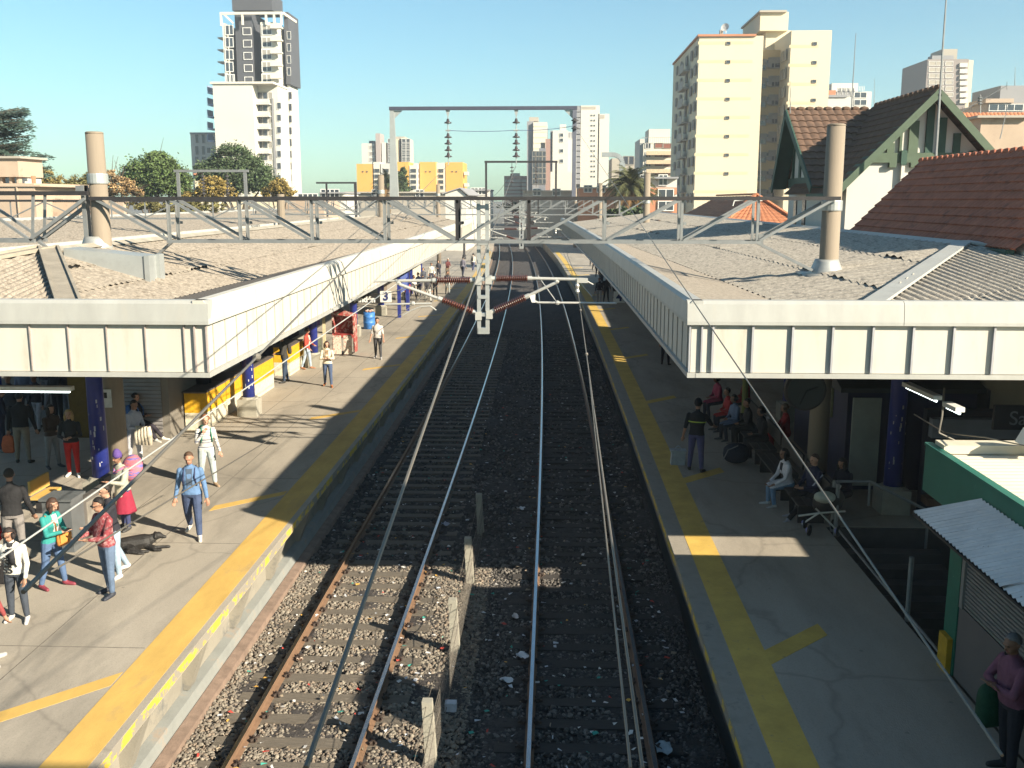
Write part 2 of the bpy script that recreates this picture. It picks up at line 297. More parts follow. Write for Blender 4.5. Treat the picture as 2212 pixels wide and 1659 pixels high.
# gravel: real stones near, joined (nobody could count them)
rng = np.random.default_rng(3)
def stones(n, x0, x1, y0, y1, smin, smax, zf, name, lab, mats, power=1.0):
    ico_v = np.array([(0,0,1),(.9,0,.4),(.28,.85,.4),(-.72,.53,.4),(-.72,-.53,.4),(.28,-.85,.4),(.72,.53,-.4),(-.28,.85,-.4),(-.9,0,-.4),(-.28,-.85,-.4),(.72,-.53,-.4),(0,0,-1)])
    ico_f = np.array([(0,1,2),(0,2,3),(0,3,4),(0,4,5),(0,5,1),(1,6,2),(2,7,3),(3,8,4),(4,9,5),(5,10,1),(2,6,7),(3,7,8),(4,8,9),(5,9,10),(1,10,6)])
    y = y0+(y1-y0)*rng.random(n)**power; x = x0+(x1-x0)*rng.random(n)
    s = smin+(smax-smin)*rng.random(n)**2
    V = ico_v[None]*(1+.35*rng.standard_normal((n,12,1)).clip(-1,1))*s[:,None,None]*(0.7+.6*rng.random((n,1,3)))
    a = rng.random(n)*6.28; ca, sa = np.cos(a), np.sin(a)
    X = V[...,0]*ca[:,None]-V[...,1]*sa[:,None]; Y = V[...,0]*sa[:,None]+V[...,1]*ca[:,None]
    yy = y; bx = np.where(yy>19.5, -1.99e-4*(yy-19.5)**2, 0)
    V = np.stack([X+(x+bx)[:,None], Y+y[:,None], V[...,2]*.8+(zf(x,y)+.2*s)[:,None]], -1).reshape(-1,3)
    F = (ico_f[None]+12*np.arange(n)[:,None,None]).reshape(-1,3)
    me = bpy.data.meshes.new(name); me.vertices.add(len(V)); me.vertices.foreach_set('co', V.ravel().astype(np.float32))
    me.loops.add(F.size); me.loops.foreach_set('vertex_index', F.ravel().astype(np.int32)); me.polygons.add(len(F))
    me.polygons.foreach_set('loop_start', (3*np.arange(len(F))).astype(np.int32)); me.polygons.foreach_set('loop_total', np.full(len(F),3,np.int32))
    for m in mats: me.materials.append(m)
    mi = np.repeat(rng.choice(len(mats), n, p=None), len(ico_f)); me.polygons.foreach_set('material_index', mi.astype(np.int32))
    me.update(); me.validate(); o = bpy.data.objects.new(name, me); C.objects.link(o)
    return tag(o, lab, 'ballast stones', kind='stuff')
SM = [mat('stone_%d' % i, c, .9, .25, 12) for i, c in enumerate(((.235,.205,.165),(.185,.16,.13),(.29,.255,.205),(.14,.12,.10),(.24,.19,.145)))]
def zb(x, y):
    between = (np.abs(np.abs(x-TC[0])-.876) < .13) | (np.abs(np.abs(x-TC[1])-.876) < .13)
    tie = (((y-10.55+.13) % .665) < .26) & ((np.abs(x-TC[0]) < 1.36) | (np.abs(x-TC[1]) < 1.36))
    return np.where(tie, -.235, -.19+.02*np.sin(x*2.3+y))-np.where(between, .03, 0)
stones(29000, -5.3, -1.25, 10.4, 20.5, .017, .042, zb, 'gravel', 'pale grey ballast gravel under the near left track', SM)
SD = [mat('shade_dark_stone_%d' % i, c, .85, .3, 12) for i, c in enumerate(((.085,.077,.07),(.06,.055,.05),(.12,.11,.10),(.045,.042,.04),(.20,.18,.16)))]  # stone colours darkened for the shade on the right track and far bed
stones(20000, -1.25, 2.5, 10.4, 20.5, .017, .042, zb, 'gravel', 'ballast gravel under the near right track, coloured darker for shade', SD)
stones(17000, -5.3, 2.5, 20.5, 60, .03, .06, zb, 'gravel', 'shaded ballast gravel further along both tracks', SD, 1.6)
# litter
LM = [pmat((.75,.73,.70)), pmat((.6,.62,.66)), pmat((.55,.07,.05)), pmat((.05,.35,.28)), pmat((.75,.42,.08)), pmat((.35,.28,.2))]
g = MB()
for k in range(1150):
    x = random.uniform(-5.2, 2.2); y = 10.6+30*random.random()**1.6; s = random.uniform(.015,.05); a = random.random()*6.28
    if random.random() < .30 : x = random.choice((TC[0]-1.1,TC[0]+.6,TC[0]+1.2,TC[1]-1.1,TC[0]-.7,TC[1]+1.2))+random.gauss(0,.16)
    dx, dy = math.cos(a)*s, math.sin(a)*s; q = random.uniform(.2,.8); z = -.13+random.uniform(-.02,.015); mi = random.choice((0,0,0,0,1,1,1,2,3,4,5,5))
    g.quad((x-dx+dy*q,y-dy-dx*q,z),(x+dx+dy*q,y+dy-dx*q,z+random.uniform(0,.03)),(x+dx-dy*q,y+dy+dx*q,z+.01),(x-dx-dy*q,y-dy+dx*q,z+random.uniform(0,.03)), mi)
o = g.build('litter', LM, fix=False); tag(o, 'scraps of paper, straws and wrappers strewn over the ballast', 'litter', kind='stuff')
def scrap(x, y, w, h, col, lab):      # bigger, single pieces of rubbish (px in the 2212 view)
    p = G(x, y, -.12); g = MB(); n = 5
    for j in range(n+1):
        for i in range(n+1): g.v.append((p.x+(i/n-.5)*w+random.uniform(-.02,.02), p.y+(j/n-.5)*h+random.uniform(-.02,.02), p.z+.03*random.random()+.03*math.sin(i*1.3+j)))
    for j in range(n):
        for i in range(n): g.f.append((j*(n+1)+i, j*(n+1)+i+1, (j+1)*(n+1)+i+1, (j+1)*(n+1)+i)); g.m.append(0)
    one('paper_scrap', g, pmat(col), lab, 'litter', smooth=True)
scrap(1128, 1417, .2, .22, (.72,.72,.74), 'crumpled white paper beside the shiny left rail of the right track')
scrap(1094, 1470, .22, .1, (.7,.7,.72), 'long white wrapper lying between the fence and the right track')
scrap(1113, 1332, .12, .14, (.75,.73,.72), 'small white paper below the lit patch of ballast, by the right track')
scrap(1432, 1615, .22, .3, (.35,.42,.45), 'pale grey plastic bag under the right platform edge')
scrap(1125, 1098, .2, .14, (.7,.72,.78), 'white paper in the shade left of the shiny rail')
scrap(962, 1132, .2, .2, (.4,.42,.5), 'grey plastic scrap between the rails of the left track, in shade')
scrap(648, 1425, .1, .1, (.6,.45,.35), 'pinkish paper scrap on the sunlit gravel beside the left rail')
p = G(974, 1530, -.17); g = MB(); g.box(p.x-.09, p.x+.09, p.y-.07, p.y+.07, -.2, -.06); g.box(p.x-.05,p.x+.05,p.y-.075,p.y-.07,-.15,-.1); one('carton', g, pmat((.62,.62,.66)), 'small white carton standing on the ballast right of the fence', 'litter')
# ------------------------------------------------------------------ fence between the tracks
ys = [12.73, 16.3, 19.5, 22.6]
fn = thing('track_fence', 'low chain-link fence on concrete posts between the two tracks', 'fence', (-1.64, 10, -.2))
for y in [9.4]+ys:
    g = MB(); x = -1.64; lx = -.05
    vs = [(x-.08,y-.08,-.3),(x+.08,y-.08,-.3),(x+.08,y+.08,-.3),(x-.08,y+.08,-.3),(x-.07+lx,y-.07,.80),(x+.07+lx,y-.07,.80),(x+.07+lx,y+.07,.80),(x-.07+lx,y+.07,.80)]
    g.add(vs, [(0,3,2,1),(4,5,6,7),(0,1,5,4),(1,2,6,5),(2,3,7,6),(3,0,4,7)]); g.build('post', M_fence, fn)
for a, b in zip([9.4]+ys[:-1], ys):
    g = MB(); sag = .10
    def zt(t): return .66-sag*4*t*(1-t)
    for wz in (0, -.30, -.68):
        pts = [(-1.60-.02*wz, a+(b-a)*k/10, zt(k/10)+wz) for k in range(11)]; g.path(pts, .006, 4)
    pts = [(-1.70, a+(b-a)*k/10, zt(k/10)+.08) for k in range(11)]; g.path(pts, .005, 4)
    y = a-.7
    while y < b:
        for s in (1, -1):
            y0, y1 = (y, y+.72) if s > 0 else (y+.72, y)
            t0 = [(y0, 0.0), (y1, 1.0)]
            lo = max(0, (a-y0)/(y1-y0)) if s > 0 else max(0, (b-y0)/(y1-y0)) ; hi = min(1, (b-y0)/(y1-y0)) if s > 0 else min(1, (a-y0)/(y1-y0))
            if hi > lo:
                ya, yb = y0+(y1-y0)*lo, y0+(y1-y0)*hi; ta = (ya-a)/(b-a); tb = (yb-a)/(b-a)
                g.tube((-1.60+.012*s, ya, zt(ta)-.68+.68*lo), (-1.60+.012*s, yb, zt(tb)-.68+.68*hi), .0016, n=3, caps=False)
        y += .13
    g.build('mesh_panel', mat('fence_wire', (0.17,0.15,0.125), .6, .2, 4, metal=.3), fn)
# ================================================================== CANOPIES
def corr_side(g, ridge, foot, eave, y0, y1, zr, zv, nrows, amp=.028, per=.177, wob=0.0, full=None):
    """corrugated slope: ridge(y) and eave(y) give x of the upper and lower border, sheets overlap in rows"""
    n = int((y1-y0)/per*6)
    for r in range(nrows):
        o = len(g.v); lift = .022
        for j in range(n+1):
            y = y0+(y1-y0)*j/n; xr, zr_ = full; xe, ze_ = eave(y); w = amp*math.cos(2*math.pi*y/per); tm = (ridge(y)[0]-xr)/(xe-xr)
            hs = (math.sin((int(y/1.05)*7+r*13)*12.9898)*43758.5) % 1; lf = lift*(.6+(3.2*(hs-.72) if hs > .72 else 0)*3)
            for t, up in ((r/nrows, 0.0), ((r+1)/nrows+.012, lf)):
                t = max(tm, min(t, 1.0)); g.v.append((xr+(xe-xr)*t, y, zr_+(ze_-zr_)*t+w+up*(1 if r < nrows-1 else 0)+random.uniform(-wob,wob)))
        for j in range(n):
            g.f.append((o+2*j, o+2*j+1, o+2*j+3, o+2*j+2)); g.m.append(0)
def canopy(side):
    sg = -1 if side == 'L' else 1
    E0 = -5.0 if side == 'L' else 2.0; XB = -14.4 if side == 'L' else 17.2
    YF = 14.15 if side == 'L' else 14.42; Y1 = 80.0; ZB, ZM, ZT = 5.12, 5.90, 6.22
    XR = -10.05 if side == 'L' else 9.6; ZR = 6.66; YA = 19.7 if side == 'L' else 23.5
    lab = 'long platform canopy on the left with sunlit cream side fascia and grey roof' if side == 'L' else 'long platform canopy on the right with shaded side fascia and bright front fascia'
    root = thing('platform_canopy', lab, 'platform canopy', (E0, YF, PZ))
    T = wcan
    def X(d): return E0+sg*d                # d metres in from the track-side edge
    # fascia panels with standing seams (track side, front)
    g = MB(); g.ext([(X(.05),ZB+.04),(X(.05),ZM),(X(.09),ZM),(X(.09),ZB+.04)], YF+.0905, Y1, 2.0)
    k = 0
    g2 = MB(); gs = MB(); y = YF+.36
    while y < Y1: gs.box(*sorted((X(.034),X(.0495))), y-.008, y+.008, ZB+.05, ZM-.01); y += .575
    x = X(.36)
    g3 = MB(); g3.box(*sorted((X(.05),XB)), YF+.05, YF+.09, ZB+.04, ZM)
    while (x-XB)*sg < 0:
        g2.box(x-(.009 if side == 'L' else .016), x+(.009 if side == 'L' else .016), YF+(.02 if side == 'L' else .006), YF+.0495, ZB+.05, ZM-.01); x += sg*.575
    for d in (.025, .2): g2.box(*sorted((X(d-.012),X(d+.012))), YF+.008, YF+.049, ZB+.05, ZM-.01)
    Ms = mat('seam_left', (0.40,0.34,0.31), .7, .2, 3) if side == 'L' else mat('seam_grey', (0.40,0.40,0.42), .7, .15, 3); Mq = mat('seam_side', (0.42,0.385,0.33) if side == 'L' else (0.50,0.48,0.43), .7, .2, 3)  # front seams coloured darker to stand for their shadow lines
    for gg, hh, mm in ((g, gs, Mq), (g3, g2, Ms)): gg.add(hh.v, hh.f, 1)
    g.build('fascia_panel', [M_white, Mq], root, T); g3.build('fascia_panel', [M_white, Ms], root, T)
    # cap: two sloping faces
    g = MB(); pr = [(X(-.03),ZM-.03),(X(-.03),ZM+.02),(X(.0),ZT-.05),(X(.05),ZT),(X(.20),ZT),(X(.20),ZT-.06),(X(.045),ZM-.03)]
    g.ext(pr, YF, Y1, 2.0); cs = g.build('fascia_cap', M_cap if side == 'R' else M_white, root, T)
    g = MB(); pr = [(YF-.03,ZM-.03),(YF-.03,ZM+.02),(YF,ZT-.05),(YF+.05,ZT),(YF+.20,ZT),(YF+.20,ZT-.06),(YF+.045,ZM-.03)]
    xs = [X(-.03)] ; step = 3.1
    while (xs[-1]+sg*step-XB)*sg < 0: xs.append(xs[-1]+sg*step)
    xs.append(XB)
    for a, b in zip(xs[:-1], xs[1:]):
        a2, b2 = sorted((a, b)); g.prism([(p[0], p[1]-.0) for p in pr], 'x', a2+.004, b2-.004)
    g.build('fascia_cap', M_cap, root, T)
    # bottom lip
    g = MB(); g.ext([(X(.0),ZB-.035),(X(.0),ZB+.035),(X(.12),ZB+.035),(X(.12),ZB-.035)], YF+.005, Y1, 2.0); g.box(*sorted((X(.122),XB)), YF+.0, YF+.12, ZB-.033, ZB+.033)
    g.build('bottom_lip', M_cap, root, T)
    XQ = XB if side == 'L' else 9.7
    g = MB(); g.ext([(X(.13),ZB-.0),(XQ,ZB-.0),(XQ,ZB+.05),(X(.13),ZB+.05)], YF+.13, Y1, 4.0)
    if side == 'R': g.box(9.71,XB,YF+.13,23.6,ZB,ZB+.05)
    g.build('soffit', M_soffit, root, T)
    for q in range(5):                     # beams under the soffit
        pass
    # roof
    def vx(y): return X(2.3-2.0*(y-YF)/(Y1-YF)) if True else 0
    def inner(y): return (X(.2), ZT-.10)
    def valley(y): return (vx(y), 5.80)
    hf = -7.2 if side == 'L' else 5.0; hy = 14.6 if side == 'L' else 15.9
    hz = 5.93
    def ridge(y):
        if y >= YA: return (XR, ZR)
        t = (y-hy)/(YA-hy); t = max(0, min(1, t)); return (hf+(XR-hf)*t, hz+(ZR-hz)*t)
    g = MB(); corr_side(g, ridge, None, valley, max(hy, YF+.2), Y1, ZR, 5.8, 3, .014 if side == 'L' else .026, .24 if side == 'L' else .46, .002, (XR, ZR)); g.build('roof_sheet', M_asb if side == 'L' else M_asbg, root, T, smooth=True, fix=False)
    # short part between front edge and hip foot, then the strip along the fascia (gutter side)
    g = MB(); n = 60
    for j in range(n+1):
        y = YF+.2+(Y1-YF-.2)*j/n; a = inner(y); b = valley(y); g.v += [(a[0], y, a[1]), (b[0], y, b[1])]
    for j in range(n): g.f.append((2*j, 2*j+1, 2*j+3, 2*j+2)); g.m.append(0)
    g.build('roof_gutter_slope', M_moss if side == 'L' else M_asb, root, T)
    # far slope
    g = MB(); g.quad((XR,YA,ZR),(XR,Y1,ZR),(XB,Y1,5.8),(XB,YA,5.8)) if side == 'L' else g.quad((XR,YA,ZR),(XR,YA+.05,ZR),(XB,YA+.05,5.8),(XB,YA,5.8)); g.build('roof_sheet', M_asb, root, T, fix=False)
    # front hipped slope: corrugated across x
    g = MB(); per = .177; xl = hf; xr2 = 2*XR-hf; n = int(abs(xr2-xl)/per*6)
    for j in range(n+1):
        x = xl+(xr2-xl)*j/n; t = 1-abs(x-XR)/abs(hf-XR); yb, zb_ = YF+.2, hz-.06; yt = hy+(YA-hy)*t; zt_ = hz+(ZR-hz)*t; w = .028*math.cos(2*math.pi*x/per)
        for u in (0, .45, .46, 1): g.v.append((x, yb+(yt-yb)*u, zb_+(zt_-zb_)*u+w+(.02 if u in (.46,) else 0)))
    for j in range(n):
        for u in range(3): g.f.append((4*j+u, 4*j+4+u, 4*j+5+u, 4*j+1+u)); g.m.append(0)
    g.build('roof_sheet', M_asb if side == 'L' else M_asbg, root, T, smooth=True, fix=False)
    # ridge and hip caps
    g = MB(); g.ext([(XR-.2,ZR-.02),(XR,ZR+.06),(XR+.2,ZR-.02),(XR,ZR-.04)], YA, Y1, 3.0); g.build('ridge_cap', M_cap if side == 'R' else mat('ridge_cement', (0.40,0.36,0.29), .9, .2, 3), root, T)
    g = MB(); hc = mat('hip_cap_cement', (0.33,0.29,0.23), .9, .2, 3, .3, 40) if side == 'L' else M_cap
    for s in (1, -1):
        a = Vector((XR+s*(hf-XR), hy, hz+.05)); b = Vector((XR, YA, ZR+.05)); g.bar(a, b, .34, .05)
        if side == 'L': g.bar(a+Vector((.19,0,.02)), b+Vector((.19,0,.02)), .05, .07); g.bar(a+Vector((-.19,0,.02)), b+Vector((-.19,0,.02)), .05, .07)
    g.build('hip_cap', hc, root, T)
    # columns
    cx = -9.45 if side == 'L' else 7.35
    for k in range(7):
        y = 20.7+9.0*k; cx = (-9.80 if k == 0 else -9.15) if side == 'L' else 7.35
        g = MB(); g.lathe([(0,.19),(3.0,.17),(3.2,.17),(4.02,.32)], (cx,y,1.1), (cx,y,6), 14)
        for q in range(16 if k < 2 else 0):           # flaked paint
            a = random.uniform(-2.6,-.5); z = random.uniform(1.9,3.4); rr = .193; h = random.uniform(.02,.12); w = random.uniform(.08,.2)
            g.quad(*[(cx+rr*math.cos(a+e), y+rr*math.sin(a+e), z+f) for e, f in ((0,0),(w,0.01),(w,h),(0,h))], 1)
        c = g.build('column', [M_blue, pmat((.45,.45,.5))], root, T, smooth=True)
        g = MB(); g.box(cx-.3,cx+.3,y-.3,y+.3,1.1,1.62); g.lathe([(0,.3),(.06,.25)], (cx,y,1.62),(cx,y,2), 12); g.build('plinth', M_fence, c, T)
    return root, X, T
canL, XL, TL = canopy('L'); canR, XRt, TR = canopy('R')
# sheet-metal housings where the gantry brace and pole go through the left roof
g = MB(); ya, yb = 19.6, 20.35
g.v += [(-9.7,ya,6.70),(-8.05,ya,6.54),(-8.05,ya,5.98),(-9.7,ya,6.5),(-9.7,yb,6.70),(-8.05,yb,6.54),(-8.05,yb,5.98),(-9.7,yb,6.5)]
g.f += [(0,1,2,3),(4,7,6,5),(0,4,5,1),(1,5,6,2),(2,6,7,3),(3,7,4,0)]; g.m += [0]*6
g.box(-8.07,-7.97,ya-.03,ya+.22,5.95,6.56); g.box(-8.07,-7.97,yb-.22,yb+.03,5.95,6.56)
g.build('roof_housing', M_galv, canL, TL)
g = MB(); g.lathe([(0,.36),(.1,.33),(.22,.28),(.30,.25)], (-10.1,22,6.55),(-10.1,22,7.2), 16); g.build('pole_flashing', mat('bright_flashing',(.48,.48,.45),.45,.12,4,metal=.4), canL, TL, smooth=True)
g = MB(); g.lathe([(0,.42),(.1,.36),(.3,.27),(.36,.25)], (6.06,22,6.02),(6.06,22,7), 16); g.box(5.55,6.6,21.5,22.6,5.8,6.08); g.build('pole_flashing', MATS['bright_flashing'], canR, TR, smooth=True)
# fluorescent lamps under both front edges
def tube_lamp(p, q, lab):
    t = thing('strip_lamp', lab, 'lamp', p); g = MB(); g.bar(p, q, .14, .07); g.build('housing', M_gwhite, t)
    a, b = Vector(p), Vector(q); dn = Vector((0,0,-.055)); g = MB(); g.tube(a.lerp(b,.03)+dn, a.lerp(b,.97)+dn, .02, n=8); g.build('tube', emis('tube_glow', (.85,1,.97), 2.5) if 'tube_glow' not in MATS else MATS['tube_glow'], t)
tube_lamp((-9.6,16.0,4.55), (-8.0,16.0,4.55), 'lit fluorescent strip lamp under the front of the left canopy')
tube_lamp((5.95,16.6,4.62), (6.02,15.4,4.62), 'white strip lamp hanging under the right canopy, longer of two')
tube_lamp((6.03,15.05,4.6), (6.05,14.6,4.6), 'short white strip lamp end hanging beside the longer one')
# ================================================================== OVERHEAD LINE: gantries, droppers, wires
ZTOP, ZBOT = 7.72, 6.72
def P22(x): return atY(x, 480, 22).x
NODES = [P22(x) for x in (218, 375, 527, 680, 836, 990, 1143, 1306, 1470, 1632, 1795)]
def cz(x, y, s=0.0):                                 # point on the plane of the first gantry, from a 3.352x enlargement
    p = atY((900+x/3.352)/1.15732, (640+y/3.352)/1.15732, 22.0); return Vector((p.x, p.y+s, p.z))
def insul(g, p, q, n, r, rc):                        # ribbed porcelain from p to q
    p, q = Vector(p), Vector(q); L = (q-p).length; prof = [(0, rc)]
    for k in range(n):
        t = L*(k+.5)/n; w = L/n
        prof += [(t-.34*w, rc), (t-.06*w, r), (t+.06*w, r), (t+.30*w, rc)]
    prof.append((L, rc)); g.lathe(prof, p, q, 12)
def gantry(Y, label, first=False, poles=True, left_ext=True):
    dx = bend(Y)*1.0; root = thing('overhead_gantry', label, 'gantry', (-2.0+dx, Y, 1.1))
    xl, xr = NODES[0]+dx, NODES[-1]+dx
    W_ = lambda v: (v[0]+dx, v[1]+Y, v[2])
    for x in (NODES[0], NODES[-1]):
        g = MB(); zt = 9.1 if x < 0 else 9.22
        g.tube((x,0,-.2), (x,0,zt), .235, .19, 20); g.lathe([(0,.193),(.035,.19),(.05,.15),(.02,.145)], (x,0,zt-.03), (x,0,zt+1), 20)
        p = g.build('pole', M_pole, root, W_, smooth=False)
        for f in p.data.polygons: f.use_smooth = abs(f.normal.z) < .5
        g = MB(); g.lathe([(0,.218),(.02,.222),(.2,.222),(.22,.218)], (x,0,8.0 if x<0 else 7.42), (x,0,9), 20); g.build('pole_band', M_galv, root, W_)
    for yo, mt, mb_ in ((-.26, M_dsteel, M_galvd), (.26, M_dsteel, M_galvd)):
        g = MB(); g.box(NODES[0]-.1, NODES[-1]+.1, yo-(.05 if yo<0 else .02), yo+(.02 if yo<0 else .05), ZTOP-.012, ZTOP+.0); g.box(NODES[0]-.1, NODES[-1]+.1, yo-(.05 if yo<0 else -.04), yo+(-.04 if yo<0 else .05), ZTOP-.078, ZTOP-.012); g.build('top_chord', mt, root, W_)
        g = MB(); g.box(NODES[1]-.06, NODES[9]+.08, yo-(.05 if yo<0 else .01), yo+(.01 if yo<0 else .05), ZBOT, ZBOT+.014); g.box(NODES[1]-.06, NODES[9]+.08, yo-(.05 if yo<0 else -.04), yo+(-.04 if yo<0 else .05), ZBOT+.014, ZBOT+.065)
        g.build('bottom_chord', mb_, root, W_)
        for i in range(1, 10):
            g = MB(); x = NODES[i]; g.box(x-.028, x+.028, yo-.012+.03, yo+.03, ZBOT+.02, ZTOP-.02); g.box(x-.035, x-.023, yo-.04, yo+.018, ZBOT+.02, ZTOP-.02); g.box(x+.036, x+.10, yo+.028, yo+.034, ZTOP-.6, ZTOP-.54); g.build('vertical', M_dsteel if i in (5,6) else M_galvd, root, W_)
        for i in range(10):
            if i < 5: a, b = (NODES[i]+.06, ZTOP-.07), (NODES[i+1]-.05, ZBOT+.07)
            else: a, b = (NODES[i]+.05, ZBOT+.07), (NODES[i+1]-.06, ZTOP-.07)
            g = MB(); g.bar((a[0],yo-.03,a[1]), (b[0],yo-.03,b[1]), .012, .055); g.bar((a[0],yo,a[1]+.025), (b[0],yo,b[1]+.025), .05, .010); g.build('diagonal', M_galvd, root, W_)
    # end braces
    g = MB(); g.bar((NODES[1],-.1,ZBOT+.03), (NODES[1]-.52,-.1,ZBOT-.40), .10, .05); g.build('end_brace', M_galvd, root, W_)
    g = MB(); g.bar((NODES[9],-.1,ZBOT+.03), (NODES[10]-.05,-.1,ZBOT-.73), .10, .06); g.box(NODES[9]+.06,NODES[9]+.16,-.14,-.1,ZBOT-.02,ZBOT+.2); g.build('end_brace', M_galvd, root, W_)
    if left_ext:                                      # next span, over the tracks further left
        X0 = NODES[0]
        for yo in (-.26, .26):
            g = MB(); g.box(X0-9.5, X0-.12, yo-.05, yo+.05, ZTOP+.03, ZTOP+.12); g.build('top_chord', M_dsteel, root, W_)
            g = MB(); g.box(X0-8, X0-1.4, yo-.05, yo+.05, ZBOT+.0, ZBOT+.08); g.build('bottom_chord', M_galvd, root, W_)
            g = MB()
            for k in range(5): g.bar((X0-1.45-1.6*k,yo,ZBOT+.05), (X0-1.35-1.6*k,yo,ZTOP+.04), .06, .03)
            g.build('vertical', M_galvd, root, W_)
            g = MB(); g.bar((X0-.2,yo,ZTOP-.05), (X0-1.5,yo,ZBOT+.06), .1, .07)
            for k in range(4): g.bar((X0-1.5-1.6*k,yo,ZBOT+.05), (X0-2.9-1.6*k,yo,ZTOP+.05), .07, .05)
            g.build('diagonal', M_galvd, root, W_)
        g = MB(); g.box(X0-.36,X0-.27,-.1,.1,ZBOT-.05,ZTOP+.25); g.box(X0-.45,X0-.27,-.14,.02,ZTOP+.1,ZTOP+.24); g.build('pole_bracket', M_galvd, root, W_)
        g = MB(); g.bar((X0-1.4,-.1,ZBOT+.02), (X0-.95,-.1,ZBOT-.32), .1, .05); g.build('end_brace', M_galvd, root, W_)
    # hanging mast between the tracks
    Z0 = lambda v: (v[0]+dx, v[1]+Y-22.0, v[2])
    top = cz(1035, -420); bot = cz(1035, 650)
    hw = (cz(1085,650).x-cz(985,650).x)/2; x = bot.x
    g = MB(); zt = ZTOP-.02
    for s in (-1, 1): g.box(x+s*hw-(.03 if s>0 else 0)-.0+(-.05 if s>0 else 0), x+s*hw+(.05 if s<0 else 0)+(.03 if s<0 else 0), 21.93, 22.07, bot.z, zt)
    for k in range(8):
        z = bot.z+.0+k*(zt-bot.z)/7.6; g.box(x-hw+.02, x+hw-.02, 21.92, 22.08, z, z+(.14 if k == 0 else .075))
    g.build('hanging_mast', M_galv, root, Z0)
    # cantilevers (Y offset zero, both sides)
    def tubep(pts, r, m=M_alu, nm='cantilever_tube'):
        g = MB(); g.path([cz(*p) for p in pts], r, 10); return g.build(nm, m, root, Z0, smooth=False)
    k = 3.352
    for (a, b, nn) in (((1140,190),(1405,187),16), ((1128,457),(1385,345),16), ((645,205),(925,203),16), ((690,368),(945,465),14)):
        g = MB(); insul(g, cz(*a), cz(*b), nn, .088, .045); ob = g.build('insulator', M_ins, root, Z0, smooth=True)
        g = MB(); A, B = cz(*a), cz(*b); d = (B-A).normalized()
        g.tube(A-d*.1, A, .055, n=10); g.build('insulator_cap', M_alu, ob, Z0); g = MB(); g.tube(B, B+d*.1, .055, n=10); g.build('insulator_cap', M_alu, ob, Z0)
    tubep([(1090,198),(1140,190)], .03); tubep([(1085,497),(1128,457)], .03); tubep([(925,203),(985,205)], .03); tubep([(945,465),(992,505)], .03)
    tubep([(1410,187),(1880,197)], .036); tubep([(1880,197),(1955,240)], .016); tubep([(1385,345),(1662,213)], .036)
    tubep([(1445,372),(1490,390),(2150,396)], .026); tubep([(1490,165),(1652,392)], .014, M_galvd)
    tubep([(645,205),(300,208)], .036); tubep([(300,208),(118,214)], .024); tubep([(690,368),(330,238)], .036)
    tubep([(205,405),(600,398)], .022); tubep([(360,497),(430,455),(510,425),(590,420),(640,455)], .016)
    tubep([(600,200),(560,300),(450,400),(440,398)], .012, M_wire)
    g = MB(); g.prism([(cz(1420,330).x,cz(1420,330).z),(cz(1470,320).x,cz(1470,320).z),(cz(1468,390).x,cz(1468,390).z),(cz(1440,388).x,cz(1440,388).z)], 'y', 21.97, 22.03); g.build('clamp_plate', M_gwhite, root, Z0)
    g = MB(); a = cz(1825,205); g.box(a.x-.02, a.x+.22, 21.94, 22.06, a.z-.05, a.z+.05); g.lathe([(0,.025),(.06,.05),(.14,.03),(.2,.05),(.24,.02)], cz(1822,222), cz(1822,272), 8)
    g.build('clamp', M_alu, root, Z0)
    for q in ((1080,200),(1085,490),(995,205),(995,500)): g = MB(); c = cz(*q); g.box(c.x-.07,c.x+.07,21.9,22.1,c.z-.09,c.z+.09); g.build('mast_bracket', M_alu, root, Z0)
    for q in ((325,225),(1650,213),(1655,392),(445,398)): g = MB(); g.ball(cz(*q), .055, n=6); g.build('clamp', M_alu, root, Z0)
    return root
GY = (22.0, 61.0, 100.0, 139.0)
GL = ['nearest steel gantry spanning the tracks with brown insulators on its hanging mast', 'second gantry from the front, carrying the tall portal frame with two insulator strings', 'third gantry, thin and distant, carrying a smaller portal frame', 'farthest gantry, a faint lattice near the vanishing point of the tracks']
